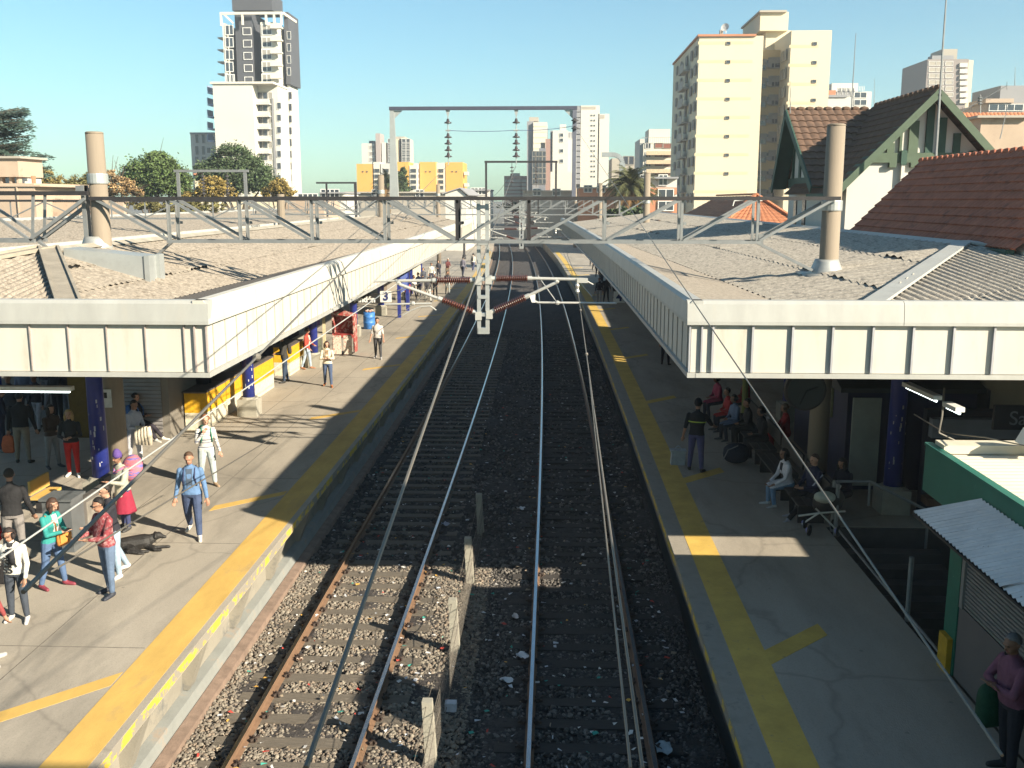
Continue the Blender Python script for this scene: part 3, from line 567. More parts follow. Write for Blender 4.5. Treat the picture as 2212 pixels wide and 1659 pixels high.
for y, l in zip(GY, GL):
    gt = gantry(y, l)
    if y == 61.0:
        dz0 = 7.75; g = MB(); xa, xb = -9.62, 1.29
        gp = gt
        for x in (xa, xb):
            g = MB(); zt = 12.9
            if x == xa:
                v = [(x-.22,60.8,dz0),(x+.30,60.8,dz0),(x+.30,61.2,dz0),(x-.22,61.2,dz0),(x-.12,60.88,zt),(x+.12,60.88,zt),(x+.12,61.12,zt),(x-.12,61.12,zt)]
                g.add(v, [(0,3,2,1),(4,5,6,7),(0,1,5,4),(1,2,6,5),(2,3,7,6),(3,0,4,7)])
            else: g.box(x-.12,x+.12,60.86,61.14,dz0,zt)
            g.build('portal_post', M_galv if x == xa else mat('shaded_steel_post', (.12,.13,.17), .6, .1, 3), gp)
            s = 1 if x == xa else -1
            g = MB(); g.prism([(x+s*.121,zt-.02),(x+s*.62,zt-.02),(x+s*.121,zt-.5)], 'y', 60.97, 61.03); g.build('gusset', M_galv, gp)
        g = MB(); g.box(xa-.15, xb+.15, 60.84, 61.16, 12.905, 13.10); g.build('portal_beam', mat('blue_grey_beam', (.06,.066,.10), .6, .1, 3), gp)
        for x, zb in ((-6.27, 9.95), (-2.18, 9.98)):
            g = MB(); g.prism([(x-.13,12.9),(x+.13,12.9),(x+.02,12.5),(x-.02,12.5)], 'y', 60.96, 61.04); g.tube((x,61,12.55),(x,61,zb-.25),.03,n=6); g.tube((x-.14,61,11.72),(x+.14,61,11.72),.05,n=6); g.build('hanger', M_galv, gp)
            for k, z in enumerate((12.17, 11.33, 10.95, 10.57, 10.2)):
                g = MB(); g.lathe([(0,.05),(.02,.2),(.05,.235),(.09,.20),(.13,.10),(.26,.075),(.3,.05)], (x,61,z-.06),(x,61,z+1), 12); g.build('insulator_disc', M_insg, gp, smooth=True)
        for z in (12.2, 11.75):
            g = MB(); g.lathe([(0,.05),(.03,.22),(.08,.22),(.14,.09),(.2,.05)], (xb+.02,60.7,z),(xb+.02,60.7,z+1), 10); g.build('insulator_disc', M_insg, gp)
        g = MB()
        for a, b, sg_ in (((-6.13,61,11.72),(-2.32,61,11.72),.06), ((-2.04,61,11.72),(1.2,60.9,11.95),.08)):
            pts = [(a[0]+(b[0]-a[0])*k/8, a[1]+(b[1]-a[1])*k/8, a[2]+(b[2]-a[2])*k/8-sg_*4*(k/8)*(1-k/8)) for k in range(9)]; g.path(pts, .018, 5)
        g.build('jumper_wire', mat('blue_wire', (.12,.14,.25), .5, .1, 2), gp)
    if y == 100.0:
        g = MB(); g.box(-6.65,-6.45,99.9,100.1,7.7,11.2); g.box(.25,.45,99.9,100.1,7.7,11.2); g.box(-6.7,.5,99.88,100.12,11.205,11.4); g.build('portal', M_dsteel, gt)
        for x in (-4.0, -1.6):
            g = MB(); g.tube((x,100,11.2),(x,100,8.9),.03,n=5)
            for k in range(5): g.lathe([(0,.04),(.03,.2),(.07,.2),(.14,.05)], (x,100,10.7-.35*k),(x,100,12), 8)
            g.build('insulator_string', M_insg, gt)
# curved-arm mast on the right, behind the portal
def pole_lamp():
    Y = 92.0; a = atY(1343,415,Y); t = atY(1340,345,Y); e = atY(1300,334,Y)
    g = MB(); g.bar((a.x,Y,5), (a.x,Y,t.z-.3), .5, .45); pts = [(a.x,Y,t.z-.3)]
    for k in range(1, 7):
        an = math.pi/2*k/6; pts.append((a.x-.9*(1-math.cos(an)), Y, t.z-.3+.75*math.sin(an)))
    pts.append((e.x, Y, pts[-1][2]))
    for p, q in zip(pts[:-1], pts[1:]): g.bar(p, q, .4, .4)
    one('bracket_mast', g, mat('grey_mast', (.30,.33,.34), .6, .1, 2), 'grey mast with rounded top arm, left of the palm tree', 'mast')
pole_lamp()
# contact, messenger and feeder wires
def wire(p, q, r, lab, sag=0.0, m=None, name='overhead_wire', n=14, clamps=()):
    p, q = Vector(p), Vector(q); pts = []
    for k in range(n+1):
        t = k/n; v = p.lerp(q, t); v.z -= sag*4*t*(1-t); pts.append(v)
    g = MB(); g.path(pts, r, 6)
    for t in clamps: v = p.lerp(q, t); g.ball((v.x,v.y,v.z-sag*4*t*(1-t)), r*3.4, n=8)
    return one(name, g, m or M_wire, lab, 'wire')
def wv(p, px, py, Y): return atY(px, py, Y)
wire((-6.27,61,9.72), atY(50, 1279, 3.4), .0095, 'thick feeder wire running from the left insulator string down across the left platform', clamps=(0.93,))
wire((-2.18,61,9.75), atY(660.5, 1659, 2.4), .0085, 'thick feeder wire from the right insulator string, passing in front of the hanging mast')
wire((1.29,60.7,11.9), atY(2165, 1632, 3.0), .006, 'long thin wire slanting down across the right canopy front')
p = cz(310, 232); wire((p.x,p.y,p.z), atY(0, 1206, 9.0), .0105, 'pale upper contact wire crossing the left platform towards the lower left', m=M_alu)
p = cz(450, 402); wire(atY(600, 939, 19), atY(112, 1234, 7.6), .009, 'thin lower contact wire crossing above the yellow line of the left platform')
p = cz(1822, 262); a = Vector((p.x,22,p.z)); wire(a, atY(1388, 1659, 3.0), .0065, 'twisted messenger wire over the right rail of the right track', clamps=(.25,.52))
wire(atY(1269, 780, 20), atY(1362, 1659, 2.8), .005, 'thin contact wire over the right track, left of the twisted wire')
for k, (x0, lab) in enumerate(((TC[0], 'contact wire of the left track running away beyond the nearest gantry'), (TC[1], 'contact wire of the right track running away beyond the nearest gantry'))):
    g = MB(); pts = [(x0+bend(22+3*q)+(.3 if k else -.3), 22+3*q, 5.0-.0*q+.55*(abs(((3*q) % 39)/39-.5)*2)**2) for q in range(40)]; g.path(pts, .011, 5); pts = [(p[0], p[1], 4.75) for p in pts]; g.path(pts, .009, 5)
    one('overhead_wire', g, M_wire, lab, 'wire')
wire((-9.0,139,7.9), (-2.2,61,9.6), .015, 'wire sagging from the second gantry towards the far roofs', .6)
# ================================================================== BACKGROUND BUILDINGS
M_cream = mat('cream_render', (0.70,0.62,0.45), .8, .04, .08, 0, 1, col2=(.70,.60,.42), c2=.6, w2=.15, s2=.12)
M_ivory = mat('ivory_render', (0.70,0.665,0.57), .8, .04, .1)
M_offw = mat('off_white_render', (0.62,0.60,0.55), .8, .05, .1)
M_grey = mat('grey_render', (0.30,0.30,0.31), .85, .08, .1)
M_dk = mat('charcoal_cladding', (0.085,0.088,0.10), .7, .1, .2)
M_or = mat('orange_render', (0.72,0.40,0.10), .8, .06, .08)
M_brk = mat('brick_orange', (0.50,0.22,0.12), .85, .1, .3)
M_tan = mat('tan_render', (0.42,0.38,0.32), .85, .08, .1)
M_band = mat('floor_band', (0.70,0.57,0.36), .8, .06, .3)
M_red = mat('brown_red_shutter', (0.26,0.10,0.07), .8, .1, 1)
M_pink = mat('pink_stained_render', (0.50,0.385,0.29), .9, .12, .4, .1, 3, col2=(.34,.24,.18), c2=.56, w2=.1, s2=.6)
M_shade = mat('grey_blind', (0.33,0.31,0.27), .8, .1, 1)
def win_mesh(w, h, pane=M_glass, frame=M_gwhite, mull=1, blind=None):
    g = MB(); g.box(-w/2, w/2, -.02, .06, 0, h, 1); fw = min(w, h)*.09
    for a in ((-w/2, -w/2+fw, 0, h), (w/2-fw, w/2, 0, h)): g.box(a[0], a[1], -.08, -.021, a[2], a[3], 0)
    g.box(-w/2+fw, w/2-fw, -.08, -.021, 0, fw, 0); g.box(-w/2+fw, w/2-fw, -.08, -.021, h-fw, h, 0)
    if mull: g.box(-fw/2, fw/2, -.07, -.021, fw, h-fw, 0)
    if blind: g.box(-w/2+fw, w/2-fw, -.05, -.0215, h*.45, h-fw, 2)
    return g.mesh('window', [frame, pane]+([blind] if blind else []))
def windows(root, me, pts, rz=0.0, name='window'):
    for p in pts[:100]:
        o = bpy.data.objects.new(name, me); C.objects.link(o); o.parent = root; o.location = Vector(p)-root.location; o.rotation_euler = (0,0,rz)
def grid(fx, fy, Y): return [atY(x, y, Y) for y in fy for x in fx]
def bx(root, name, x0, x1, yt, yb, Y, D, m, zb=None):      # block whose front face is at depth Y, px bounds in the 2212 view
    a = atY(x0, yt, Y); b = atY(x1, yb, Y); g = MB(); g.box(a.x, b.x, Y, Y+D, b.z if zb is None else zb, a.z); return g.build(name, m, root)
def B(name, label, x, Y, cat='building', group=None): p = atY(x, 430, Y); return thing(name, label, cat, (p.x, Y, -.45), 0, group)
def ysp(a, b, n): return [a+(b-a)*k/(n-1) for k in range(n)]
# --- tall white and charcoal tower on the left
Y = 250.0; t = B('apartment_tower', 'tall white tower with charcoal centre strip and pergola top, left of the tracks', 545, Y)
bx(t, 'wall', 480, 506, 50, 440, Y, 16, M_ivory, -.4); bx(t, 'wall', 562, 612, 48, 440, Y, 16, M_ivory, -.4); bx(t, 'centre_strip', 506.2, 561.8, 26, 440, Y+.8, 14, M_dk, -.4)
bx(t, 'penthouse', 500, 588, -14, 22, Y+3, 10, M_dk); bx(t, 'side_column', 612.3, 628, 26, 182, Y+4, 10, M_dk); bx(t, 'side_column', 614, 620, 182.5, 440, Y+4, 8, M_dk, -.4); bx(t, 'side_wall', 620.3, 634, 182.5, 440, Y+5, 9, M_ivory, -.4)
a = atY(476, 27, Y); b = atY(610, 27, Y); g = MB()
g.box(a.x, b.x, Y-.6, Y-.2, a.z-.6, a.z); g.box(a.x, a.x+.45, Y-.6, Y-.2, a.z-3.2, a.z-.602); g.box(b.x-.45, b.x, Y-.6, Y-.2, a.z-3.0, a.z-.602); g.box(b.x+.0, b.x+.4, Y-.2, Y+12, a.z-.6, a.z)
for k in (.36, .74, .87): x = a.x+(b.x-a.x)*k; g.box(x-.25, x+.25, Y-.55, Y-.2, a.z-3.0, a.z-.602)
g.bar((a.x+.8,Y-.4,a.z-.3), (a.x+3.2,Y-.4,a.z-2.6), .3, .4); g.build('roof_pergola', M_ivory, t)
m1 = win_mesh(2.1, 2.4); m2 = win_mesh(2.6, 2.5, blind=M_shade); m3 = win_mesh(2.2, 1.8, M_dk, M_gwhite, 0); m4 = win_mesh(1.0, 1.9, M_glass, M_gwhite, 0)
fy = [76+26.5*k for k in range(5)]
windows(t, m1, [atY(496, y, Y-.05) for y in fy]+[atY(499, 198-16, Y-.05)]); windows(t, m2, [atY(577, y, Y-.05) for y in fy]+[atY(580, 203, Y-.05)]); windows(t, m3, [atY(534+k, 76+26.5*k, Y+.7) for k in range(5)])
windows(t, m4, [atY(627, 215+25.3*k, Y+4.9) for k in range(8)]); windows(t, m4, [atY(624.5, 85+26*k, Y+3.9) for k in range(4)])
for k in range(13):                            # balconies on the right corner and the left edge
    g = MB(); p = atY(604, 60+27*k, Y); g.box(p.x-1.9, p.x+.9, Y-1.5, Y+.0, p.z-.35, p.z); g.box(p.x-1.9, p.x+.9, Y-1.5, Y-1.4, p.z, p.z+.8); g.build('balcony', M_ivory, t)
    if k < 6: g = MB(); p = atY(477.5, 80+26*k, Y+2); g.box(p.x-.9, p.x+.7, Y+2, Y+6, p.z-.3, p.z); g.build('balcony', M_ivory, t)
bx(t, 'lower_wing', 459, 557, 180, 440, Y-14, 12, M_ivory, -.4); bx(t, 'wing_cornice', 453, 590, 176.5, 180.5, Y-14.4, 13, M_ivory); bx(t, 'wing_side', 557.2, 610, 184, 440, Y-10, 9, M_ivory, -.4)
me = win_mesh(2.6, 2.5, M_glass, M_shade, 1); windows(t, me, [atY(568, 222+26.4*k, Y-10.05) for k in range(8)])
windows(t, win_mesh(1.1, 1.6, M_shade, M_gwhite, 0), [atY(584, 214+26.4*k, Y-10.05) for k in range(8)]); windows(t, win_mesh(1.1, 1.6, M_glass, M_gwhite, 0), [atY(603, 236+26*k, Y-10.05) for k in range(7)])
bx(t, 'dark_joint', 590.5, 596, 212, 440, Y-10.3, .2, M_grey, -.4)
for k in range(8): g = MB(); p = atY(569, 223+26.4*k, Y-11); g.box(p.x-1.8, p.x+1.6, Y-12, Y-10.1, p.z-.35, p.z-.05); g.box(p.x-1.8,p.x+1.6,Y-12,Y-11.9,p.z,p.z+.9); g.build('balcony', M_offw, t)
for k in range(5): g = MB(); p = atY(456, 198+26*k, Y-12); g.box(p.x-.9, p.x+.5, Y-12, Y-8, p.z-.4, p.z-.1); g.box(p.x-.9, p.x-.8, Y-12, Y-8, p.z, p.z+1.4); g.build('balcony', mat('bluish_glass_rail', (.35,.42,.60), .4, .1, 1), t)
# --- grey flats left of it
t = B('apartment_block', 'pale grey block of flats with narrow windows at the left foot of the tall tower', 440, 262); bx(t, 'wall', 411, 470, 288, 440, 262, 14, M_offw, -.4); bx(t, 'parapet', 409.5, 463, 286, 289.5, 261.6, 15, M_grey)
windows(t, win_mesh(1.0, 2.4, M_glass, M_gwhite, 0), grid((426, 440), (310, 335, 358), 261.9)); windows(t, win_mesh(2.4, 1.7), grid((456,), (308, 332, 356), 261.9))
# --- orange housing blocks
Y = 235.0
spec = [('orange walled housing block on the far left of the group, behind the concrete pole', [(770,806,354,M_or),(806.3,822,350,M_ivory),(822.3,846,353,M_offw)]), ('orange block with ivory stair bay standing behind the cypress', [(846.4,884,350,M_or),(884.3,902,357,M_ivory)]), ('wide orange housing block with grey shuttered bay on its left', [(893,906,353,M_ivory),(906.3,942,350,M_or)]), ('rightmost orange housing block, next to the second insulator string', [(942.3,962,352,M_ivory),(962.3,1000,350.5,M_or)])]
for k, (lab, blocks) in enumerate(spec):
    t = B('housing_block', lab, blocks[0][0], Y+2*k, group='orange housing blocks')
    for (x0, x1, yt, m) in blocks: bx(t, 'wall' if m is M_or else 'stair_bay', x0, x1, yt, 430, Y+2*k, 12, m, -.4)
    xs = [x for (x0, x1, yt, m) in blocks if m is not M_or for x in ((x0+x1)/2,)]
    windows(t, win_mesh(1.3, .9, M_glass, M_shade, 0), grid(xs, (373, 385, 397, 409), Y+2*k-.05))
    o_ = [b for b in blocks if b[3] is M_or][0]; windows(t, win_mesh(.3, .3, M_glass, M_shade, 0), [atY((o_[0]+o_[1])/2+d, 372, Y+2*k-.05) for d in (-4, 5)])
    g = MB(); p = atY(o_[1] if k == 3 else blocks[0][0], 0, Y+2*k); xx = p.x+(.3 if k == 3 else -.3)
    if k in (0, 3):
        for q in range(5): g.box(xx-.5, xx+.5, Y+2*k+1, Y+2*k+4, 2.6+2.7*q, 3.4+2.7*q)
        g.build('balcony', M_offw, t)
Y = 330.0; t = B('distant_tower', 'white distant tower with a tall grey shaft, above the orange blocks', 800, Y); bx(t, 'wall', 781, 812, 310, 430, Y, 14, M_ivory, -.4); bx(t, 'shaft', 811, 824, 288, 430, Y-1, 8, mat('mauve_shaft', (.42,.36,.34), .8), -.4); bx(t, 'wall', 824.2, 836, 308, 430, Y, 14, M_ivory, -.4); bx(t, 'tank', 797, 808, 304, 310, Y+3, 4, M_grey)
windows(t, win_mesh(1.6, 1.2, M_shade, M_gwhite, 0), grid((803,), (322, 336, 349, 362), Y-.05))
t = B('distant_tower', 'cream distant tower with dark slot down its front, above the cypress', 860, Y); bx(t, 'wall', 839, 862, 300, 430, Y, 14, M_cream, -.4); bx(t, 'dark_slot', 862.2, 866, 300.5, 430, Y+.7, 13, M_grey, -.4); bx(t, 'wall', 866.2, 882, 298, 430, Y, 14, M_cream, -.4); bx(t, 'penthouse', 852, 874, 295, 300, Y+3, 6, M_tan)
windows(t, win_mesh(1.6, 1.7, M_glass, M_gwhite, 0), grid((843, 873, 881), [311+7.6*k for k in range(7)], Y-.05))
# --- towers at the right of the portal
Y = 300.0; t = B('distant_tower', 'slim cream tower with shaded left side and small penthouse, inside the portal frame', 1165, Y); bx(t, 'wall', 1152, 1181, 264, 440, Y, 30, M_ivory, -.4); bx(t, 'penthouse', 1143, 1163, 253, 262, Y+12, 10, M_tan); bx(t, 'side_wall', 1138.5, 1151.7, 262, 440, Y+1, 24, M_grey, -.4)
for k in range(13): p = atY(1166.5, 274+12*k, Y-.02); w = atY(1181,0,Y).x-atY(1152,0,Y).x; MB().box(p.x-w/2, p.x+w/2, Y-.05, Y-.01, p.z, p.z+.18).build('floor_band', M_band, t)
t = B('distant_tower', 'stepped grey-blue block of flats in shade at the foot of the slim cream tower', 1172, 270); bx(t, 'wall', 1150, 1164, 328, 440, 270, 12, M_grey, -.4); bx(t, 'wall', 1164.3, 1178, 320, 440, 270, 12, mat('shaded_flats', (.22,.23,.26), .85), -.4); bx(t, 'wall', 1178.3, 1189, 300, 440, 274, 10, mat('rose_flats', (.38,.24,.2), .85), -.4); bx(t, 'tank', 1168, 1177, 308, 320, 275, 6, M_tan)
windows(t, win_mesh(1.1, 1.4, M_glass, M_shade, 0), grid((1154, 1160, 1168, 1175), (338, 350, 362, 374, 386, 398), 269.9))
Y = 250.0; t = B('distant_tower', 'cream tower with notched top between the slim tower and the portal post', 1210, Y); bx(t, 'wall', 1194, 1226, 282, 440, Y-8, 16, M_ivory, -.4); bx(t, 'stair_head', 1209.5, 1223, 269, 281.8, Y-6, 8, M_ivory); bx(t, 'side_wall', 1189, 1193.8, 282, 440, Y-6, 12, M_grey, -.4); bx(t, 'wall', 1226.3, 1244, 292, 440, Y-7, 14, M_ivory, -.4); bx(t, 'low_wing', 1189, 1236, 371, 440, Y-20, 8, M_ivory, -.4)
windows(t, win_mesh(.9, .9, M_glass, M_gwhite, 0), grid((1213,), (296, 307, 330, 352), Y-8.05)); windows(t, win_mesh(2.5, 1.5, M_grey, M_gwhite, 1), [atY(1233, 299, Y-7.05)])
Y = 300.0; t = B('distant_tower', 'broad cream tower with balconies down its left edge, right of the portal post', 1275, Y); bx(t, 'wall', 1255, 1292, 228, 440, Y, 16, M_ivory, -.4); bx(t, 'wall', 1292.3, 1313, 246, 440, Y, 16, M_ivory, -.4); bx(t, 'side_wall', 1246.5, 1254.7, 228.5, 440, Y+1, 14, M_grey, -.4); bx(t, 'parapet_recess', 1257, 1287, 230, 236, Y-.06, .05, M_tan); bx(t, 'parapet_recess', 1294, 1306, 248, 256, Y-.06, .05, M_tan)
windows(t, win_mesh(.5, .5, M_glass, M_gwhite, 0), grid((1278, 1284), [251+11*k for k in range(13)], Y-.05))
for k in range(14): g = MB(); p = atY(1249, 238+12*k, Y); g.box(p.x-1.2, p.x+.6, Y-1.3, Y+.9, p.z-.5, p.z); g.box(p.x-1.2,p.x+.6,Y-1.3,Y-1.2,p.z,p.z+.8); g.build('balcony', M_grey, t)
t = B('apartment_block', 'small pinkish block with stacked balconies behind the third gantry', 1110, 320); bx(t, 'wall', 1089, 1137, 380, 440, 320, 12, mat('pink_flats', (.58,.38,.30), .85), -.4); bx(t, 'roof_room', 1103, 1122, 374, 380, 322, 6, M_offw)
for k in range(5):
    for x in (1097, 1109, 1121, 1131): g = MB(); p = atY(x, 388+8*k, 320); g.box(p.x-.9, p.x+.9, 318.6, 319.95, p.z-.8, p.z); g.build('balcony', M_ivory, t)
t = B('apartment_block', 'ochre building with two dark attic openings behind the arched mast', 1350, 260); bx(t, 'wall', 1322, 1375, 342, 440, 260, 14, M_tan, -.4); windows(t, win_mesh(1.6, 2.2, M_glass, M_shade, 0), [atY(1352, 356, 259.9), atY(1363, 356, 259.9)])
Y = 200.0; t = B('apartment_block', 'white flats with red shutters and beige balconies left of the yellow tower', 1418, Y); bx(t, 'wall', 1390, 1454, 309, 440, Y, 14, M_ivory, -.4); bx(t, 'roof_room', 1402, 1447, 279, 308.8, Y+2, 8, M_ivory); bx(t, 'side_wall', 1382.5, 1389.7, 300, 440, Y+1, 12, M_offw, -.4)
for k in range(5):
    g = MB(); a = atY(1395, 327+19.4*k, Y); b = atY(1451, 327+19.4*k, Y); g.box(a.x, b.x, Y-1.4, Y-1.25, a.z-.75, a.z+.0); g.box(a.x, b.x, Y-1.25, Y-.01, a.z-.75, a.z-.6); g.build('balcony', mat('beige_balcony', (.62,.50,.34), .8), t)
    windows(t, win_mesh(1.6, 1.0, M_red, M_shade, 0), [atY(1423, 320+19.4*k, Y-.05), atY(1441, 321+19.4*k, Y-.05)]); windows(t, win_mesh(1.1, 1.1), [atY(1400, 321+19.4*k, Y-.05)])
g = MB(); a = atY(1387, 303, Y-.3); b = atY(1453, 303, Y)
for k in range(16): x = a.x+(b.x-a.x)*k/15; g.box(x-.03, x+.03, Y-.3, Y-.24, a.z-.5, a.z+.5)
g.box(a.x, b.x, Y-.3, Y-.24, a.z+.502, a.z+.58); g.build('railing', M_grey, t)
t = B('low_building', 'low white and brick building behind the second right pole', 1415, 120); bx(t, 'wall', 1355, 1462, 386, 405, 120, 20, M_offw); bx(t, 'brick_band', 1362, 1462, 405.3, 420, 119.6, 20, M_brk); bx(t, 'wall', 1362, 1462, 420.3, 432, 120, 20, M_offw); bx(t, 'brick_band', 1362, 1462, 432.3, 470, 119.6, 20, M_brk, -.4); bx(t, 'roof', 1350, 1466, 382, 385.8, 119, 22, M_grey)
windows(t, win_mesh(1.1, 1.3), grid((1392, 1432), (401,), 119.9)); windows(t, win_mesh(1.9, 1.2), grid((1380, 1438), (430, 456), 119.5))
# --- big yellow apartment tower
Y = 150.0; t = B('apartment_tower', 'large pale yellow tower with floor bands, nearest tall building on the right', 1600, Y)
bx(t, 'wall', 1511, 1631, 78, 500, Y, 31, M_cream, -.4); bx(t, 'recess_wall', 1625, 1706, 108, 500, Y+4.5, 24, mat('ochre_render', (.62,.47,.25), .8, .06, .1), -.4); bx(t, 'wall', 1710, 1773, 66, 500, Y-2, 24, M_cream, -.4)
bx(t, 'roof_parapet', 1508, 1634, 74, 77.8, Y-.3, 31, M_brk); bx(t, 'tank_room', 1643, 1702, 26, 66, Y+8, 14, M_cream); bx(t, 'tank_lid', 1641, 1700, 22, 25.8, Y+7.5, 15, M_tan); bx(t, 'tank_base', 1655, 1709, 66.2, 108, Y+9, 10, M_cream); bx(t, 'chimney', 1556, 1562, 64, 73.6, Y+4, .8, M_tan)
g = MB(); wl, wr = atY(1511,0,Y).x, atY(1631,0,Y).x; vl, vr = atY(1710,0,Y-2).x, atY(1773,0,Y-2).x
for k in range(11):
    z = atY(1570, 92.5+40.2*k, Y).z; MB().box(wl, wr, Y-.02, Y-.002, z-.2, z+.2).build('floor_band', M_band, t); z2 = atY(1730, 100+40.8*k, Y-2).z; MB().box(vl, vr, Y-2.02, Y-2.002, z2-.2, z2+.2).build('floor_band', M_band, t)
windows(t, win_mesh(.6, .45, M_glass, M_shade, 0), [atY(1573.5-.6*k, 97+40.2*k, Y-.05) for k in range(8)]+[atY(1760-.8*k, 98+40.6*k, Y-2.05) for k in range(5)])
wm = win_mesh(1.9, 1.6, M_glass, M_shade, 1, blind=M_shade)
windows(t, wm, [atY(1641, 152+40*k, Y+4.4) for k in range(8)]+[atY(1673, 148+40*k, Y+4.4) for k in range(8)]); windows(t, win_mesh(.8, .5, M_glass, M_grey, 0), [atY(1656, 137+40*k, Y+4.4) for k in range(8)]+[atY(1684, 140+40*k, Y+4.4) for k in range(8)])
windows(t, win_mesh(1.2, 1.5, M_shade, M_cream, 0), [(vl-.03, Y+.2+1.9*(k % 2), atY(1710, 130+40*(k//2), Y).z) for k in range(16)], rz=-math.pi/2)
acm = MB().box(-.4,.4,-.35,0,0,.55,0).box(-.3,.3,-.36,-.351,.08,.47,1).mesh('air_conditioner', [M_shade, M_grey]); windows(t, acm, [atY(1660, 146+40*k, Y+4.49) for k in range(8)], name='air_conditioner')
for k in range(10):                               # shaded side: stacked balconies and windows facing the tracks
    z = atY(1511, 118+40*k, Y).z
    for d in (9.0,): g = MB(); g.box(wl-.9, wl-.002, Y+d, Y+d+6, z-1.2, z-.98); g.box(wl-.9, wl-.8, Y+d, Y+d+6, z-.978, z+.0); g.build('balcony', mat('balcony_grey', (.42,.40,.36), .85), t)
    windows(t, win_mesh(1.6, 1.4, M_grey, M_shade, 0, blind=M_shade), [(wl-.03, Y+2.2, z), (wl-.03, Y+6.5, z), (wl-.03, Y+12, z), (wl-.03, Y+18.5, z), (wl-.03, Y+24, z)] if k < 9 else [], rz=-math.pi/2)
g = MB(); g.tube(atY(1568,72,Y+4), atY(1568,62,Y+4), .06, n=5); p = atY(1567,60,Y+4); g.lathe([(0,.1),(.12,.45),(.18,.62),(.16,.58),(.1,.3)], p, p+Vector((-.5,-.8,.3)), 12); g.build('dish_aerial', M_gwhite, t)
# --- buildings right of the yellow tower
Y = 210.0; t = B('apartment_block', 'white terraced block with roof railings between the yellow tower and the gabled house', 1820, Y); bx(t, 'wall', 1771, 1826, 210, 440, Y-6, 14, M_offw, -.4); bx(t, 'wall', 1799, 1868, 198, 440, Y, 14, M_offw, -.4); bx(t, 'roof_room', 1797, 1853, 180, 197.8, Y+3, 8, M_offw); bx(t, 'red_roof', 1773, 1805, 195, 209.8, Y-3, 6, M_brk); bx(t, 'slate_lid', 1778, 1830, 205, 209.8, Y-6.3, 6, M_grey)
g = MB()
for k in range(20): p = atY(1800+3.5*k, 196, Y-.4); g.box(p.x-.05, p.x+.05, Y-.4, Y-.3, p.z, p.z+.9)
g.build('railing', M_gwhite, t); windows(t, win_mesh(.7, 1.6, M_grey, M_gwhite, 0), grid((1812, 1822, 1832, 1842), (208,), Y-.05)); windows(t, win_mesh(2.6, 1.2, M_glass, M_gwhite, 1), grid((1858,), (212, 228), Y-.05))
Y = 260.0; t = B('distant_tower', 'grey-brown tower with pale balconies behind the peak of the gabled house', 2045, Y); bx(t, 'wall', 2004, 2068, 128, 440, Y, 18, mat('grey_brown_render', (.30,.26,.24), .85), -.4); bx(t, 'tank_room', 2036, 2067, 106, 127.8, Y+4, 8, M_tan); bx(t, 'upper_floor', 2014, 2060, 120, 127.7, Y+2, 3, M_grey); bx(t, 'pale_edge', 2068.2, 2078, 130, 440, Y+.5, 14, M_cream, -.4)
windows(t, win_mesh(1.9, 1.1, M_tan, M_gwhite, 0), grid((2014, 2030, 2050), [142+13.5*k for k in range(6)], Y-.05))
for k in range(7): g = MB(); p = atY(2079, 141+13*k, Y); g.box(p.x-.8, p.x+1.1, Y-.5, Y+5, p.z-.5, p.z+.5); g.build('balcony', M_ivory, t)
Y = 150.0; t = B('apartment_block', 'grey stepped buildings at the right edge behind the tiled roofs', 2170, Y); bx(t, 'wall', 2135, 2215, 222, 440, Y, 14, mat('warm_grey', (.36,.31,.28), .85), -.4); bx(t, 'upper_block', 2162, 2230, 185, 221.8, Y+3, 10, M_grey); bx(t, 'roof_slab', 2130, 2190, 213, 221.7, Y-.4, 6, M_pink)
windows(t, win_mesh(2.6, 1.0), [atY(2155, 240, Y-.05), atY(2190, 240, Y-.05)])
# --- far rim so the horizon is not bare: low roofs, warehouses
rim = [(690,745,415,'long low pale roof behind the left canopies',140,M_offw),(745,1015,414,'long brown shed roof beneath the orange blocks',160,M_tan),(1015,1058,409,'small white far house left of the third gantry',170,M_offw),(1130,1250,411,'long brown wall and sheds under the cream towers',170,M_tan),(1250,1330,404,'blue and brown sheds beside the tracks, left of the palm',165,M_brk),(640,700,426,'low cream wall right of the autumn trees',130,M_pink)]
for x0, x1, yt, lab, Y, m in rim:
    t = B('low_building', lab, (x0+x1)/2, Y); bx(t, 'wall', x0, x1, yt+3, 445, Y, 10, m, -.4); bx(t, 'roof', x0-1, x1+1, yt, yt+2.9, Y-.5, 11, M_grey if m is M_offw else M_tan)
    windows(t, win_mesh(1.4, 1.2), [atY(x0+(x1-x0)*q, yt+12, Y-.05) for q in (.25, .6)])
g = MB(); random.seed(5)
t = B('gabled_shed', 'small white gabled shed right of the rightmost orange block', 985, 130); a = atY(962, 432, 130); b = atY(1040, 432, 130); z1, z2 = atY(0,418,130).z, atY(0,409,130).z
g = MB(); xm = atY(990,0,130).x; g.prism([(a.x,-.4),(b.x-2,-.4),(b.x-2,z1-.2),(xm,z2),(a.x,z1)], 'y', 130, 150); g.build('wall', M_offw, t)
g = MB(); g.bar((a.x-.4,140,z1-.05),(xm,140,z2+.15),20.6,.12); g.bar((xm,140,z2+.15),(b.x-1.6,140,z1-.25),20.6,.12); g.build('roof', M_grey, t); g = MB(); p = atY(991,418,129.9); g.lathe([(0,.4),(.06,.4)], (p.x,129.95,p.z-1.5),(p.x,129.8,p.z-1.5),12); g.build('round_window', M_grey, t)
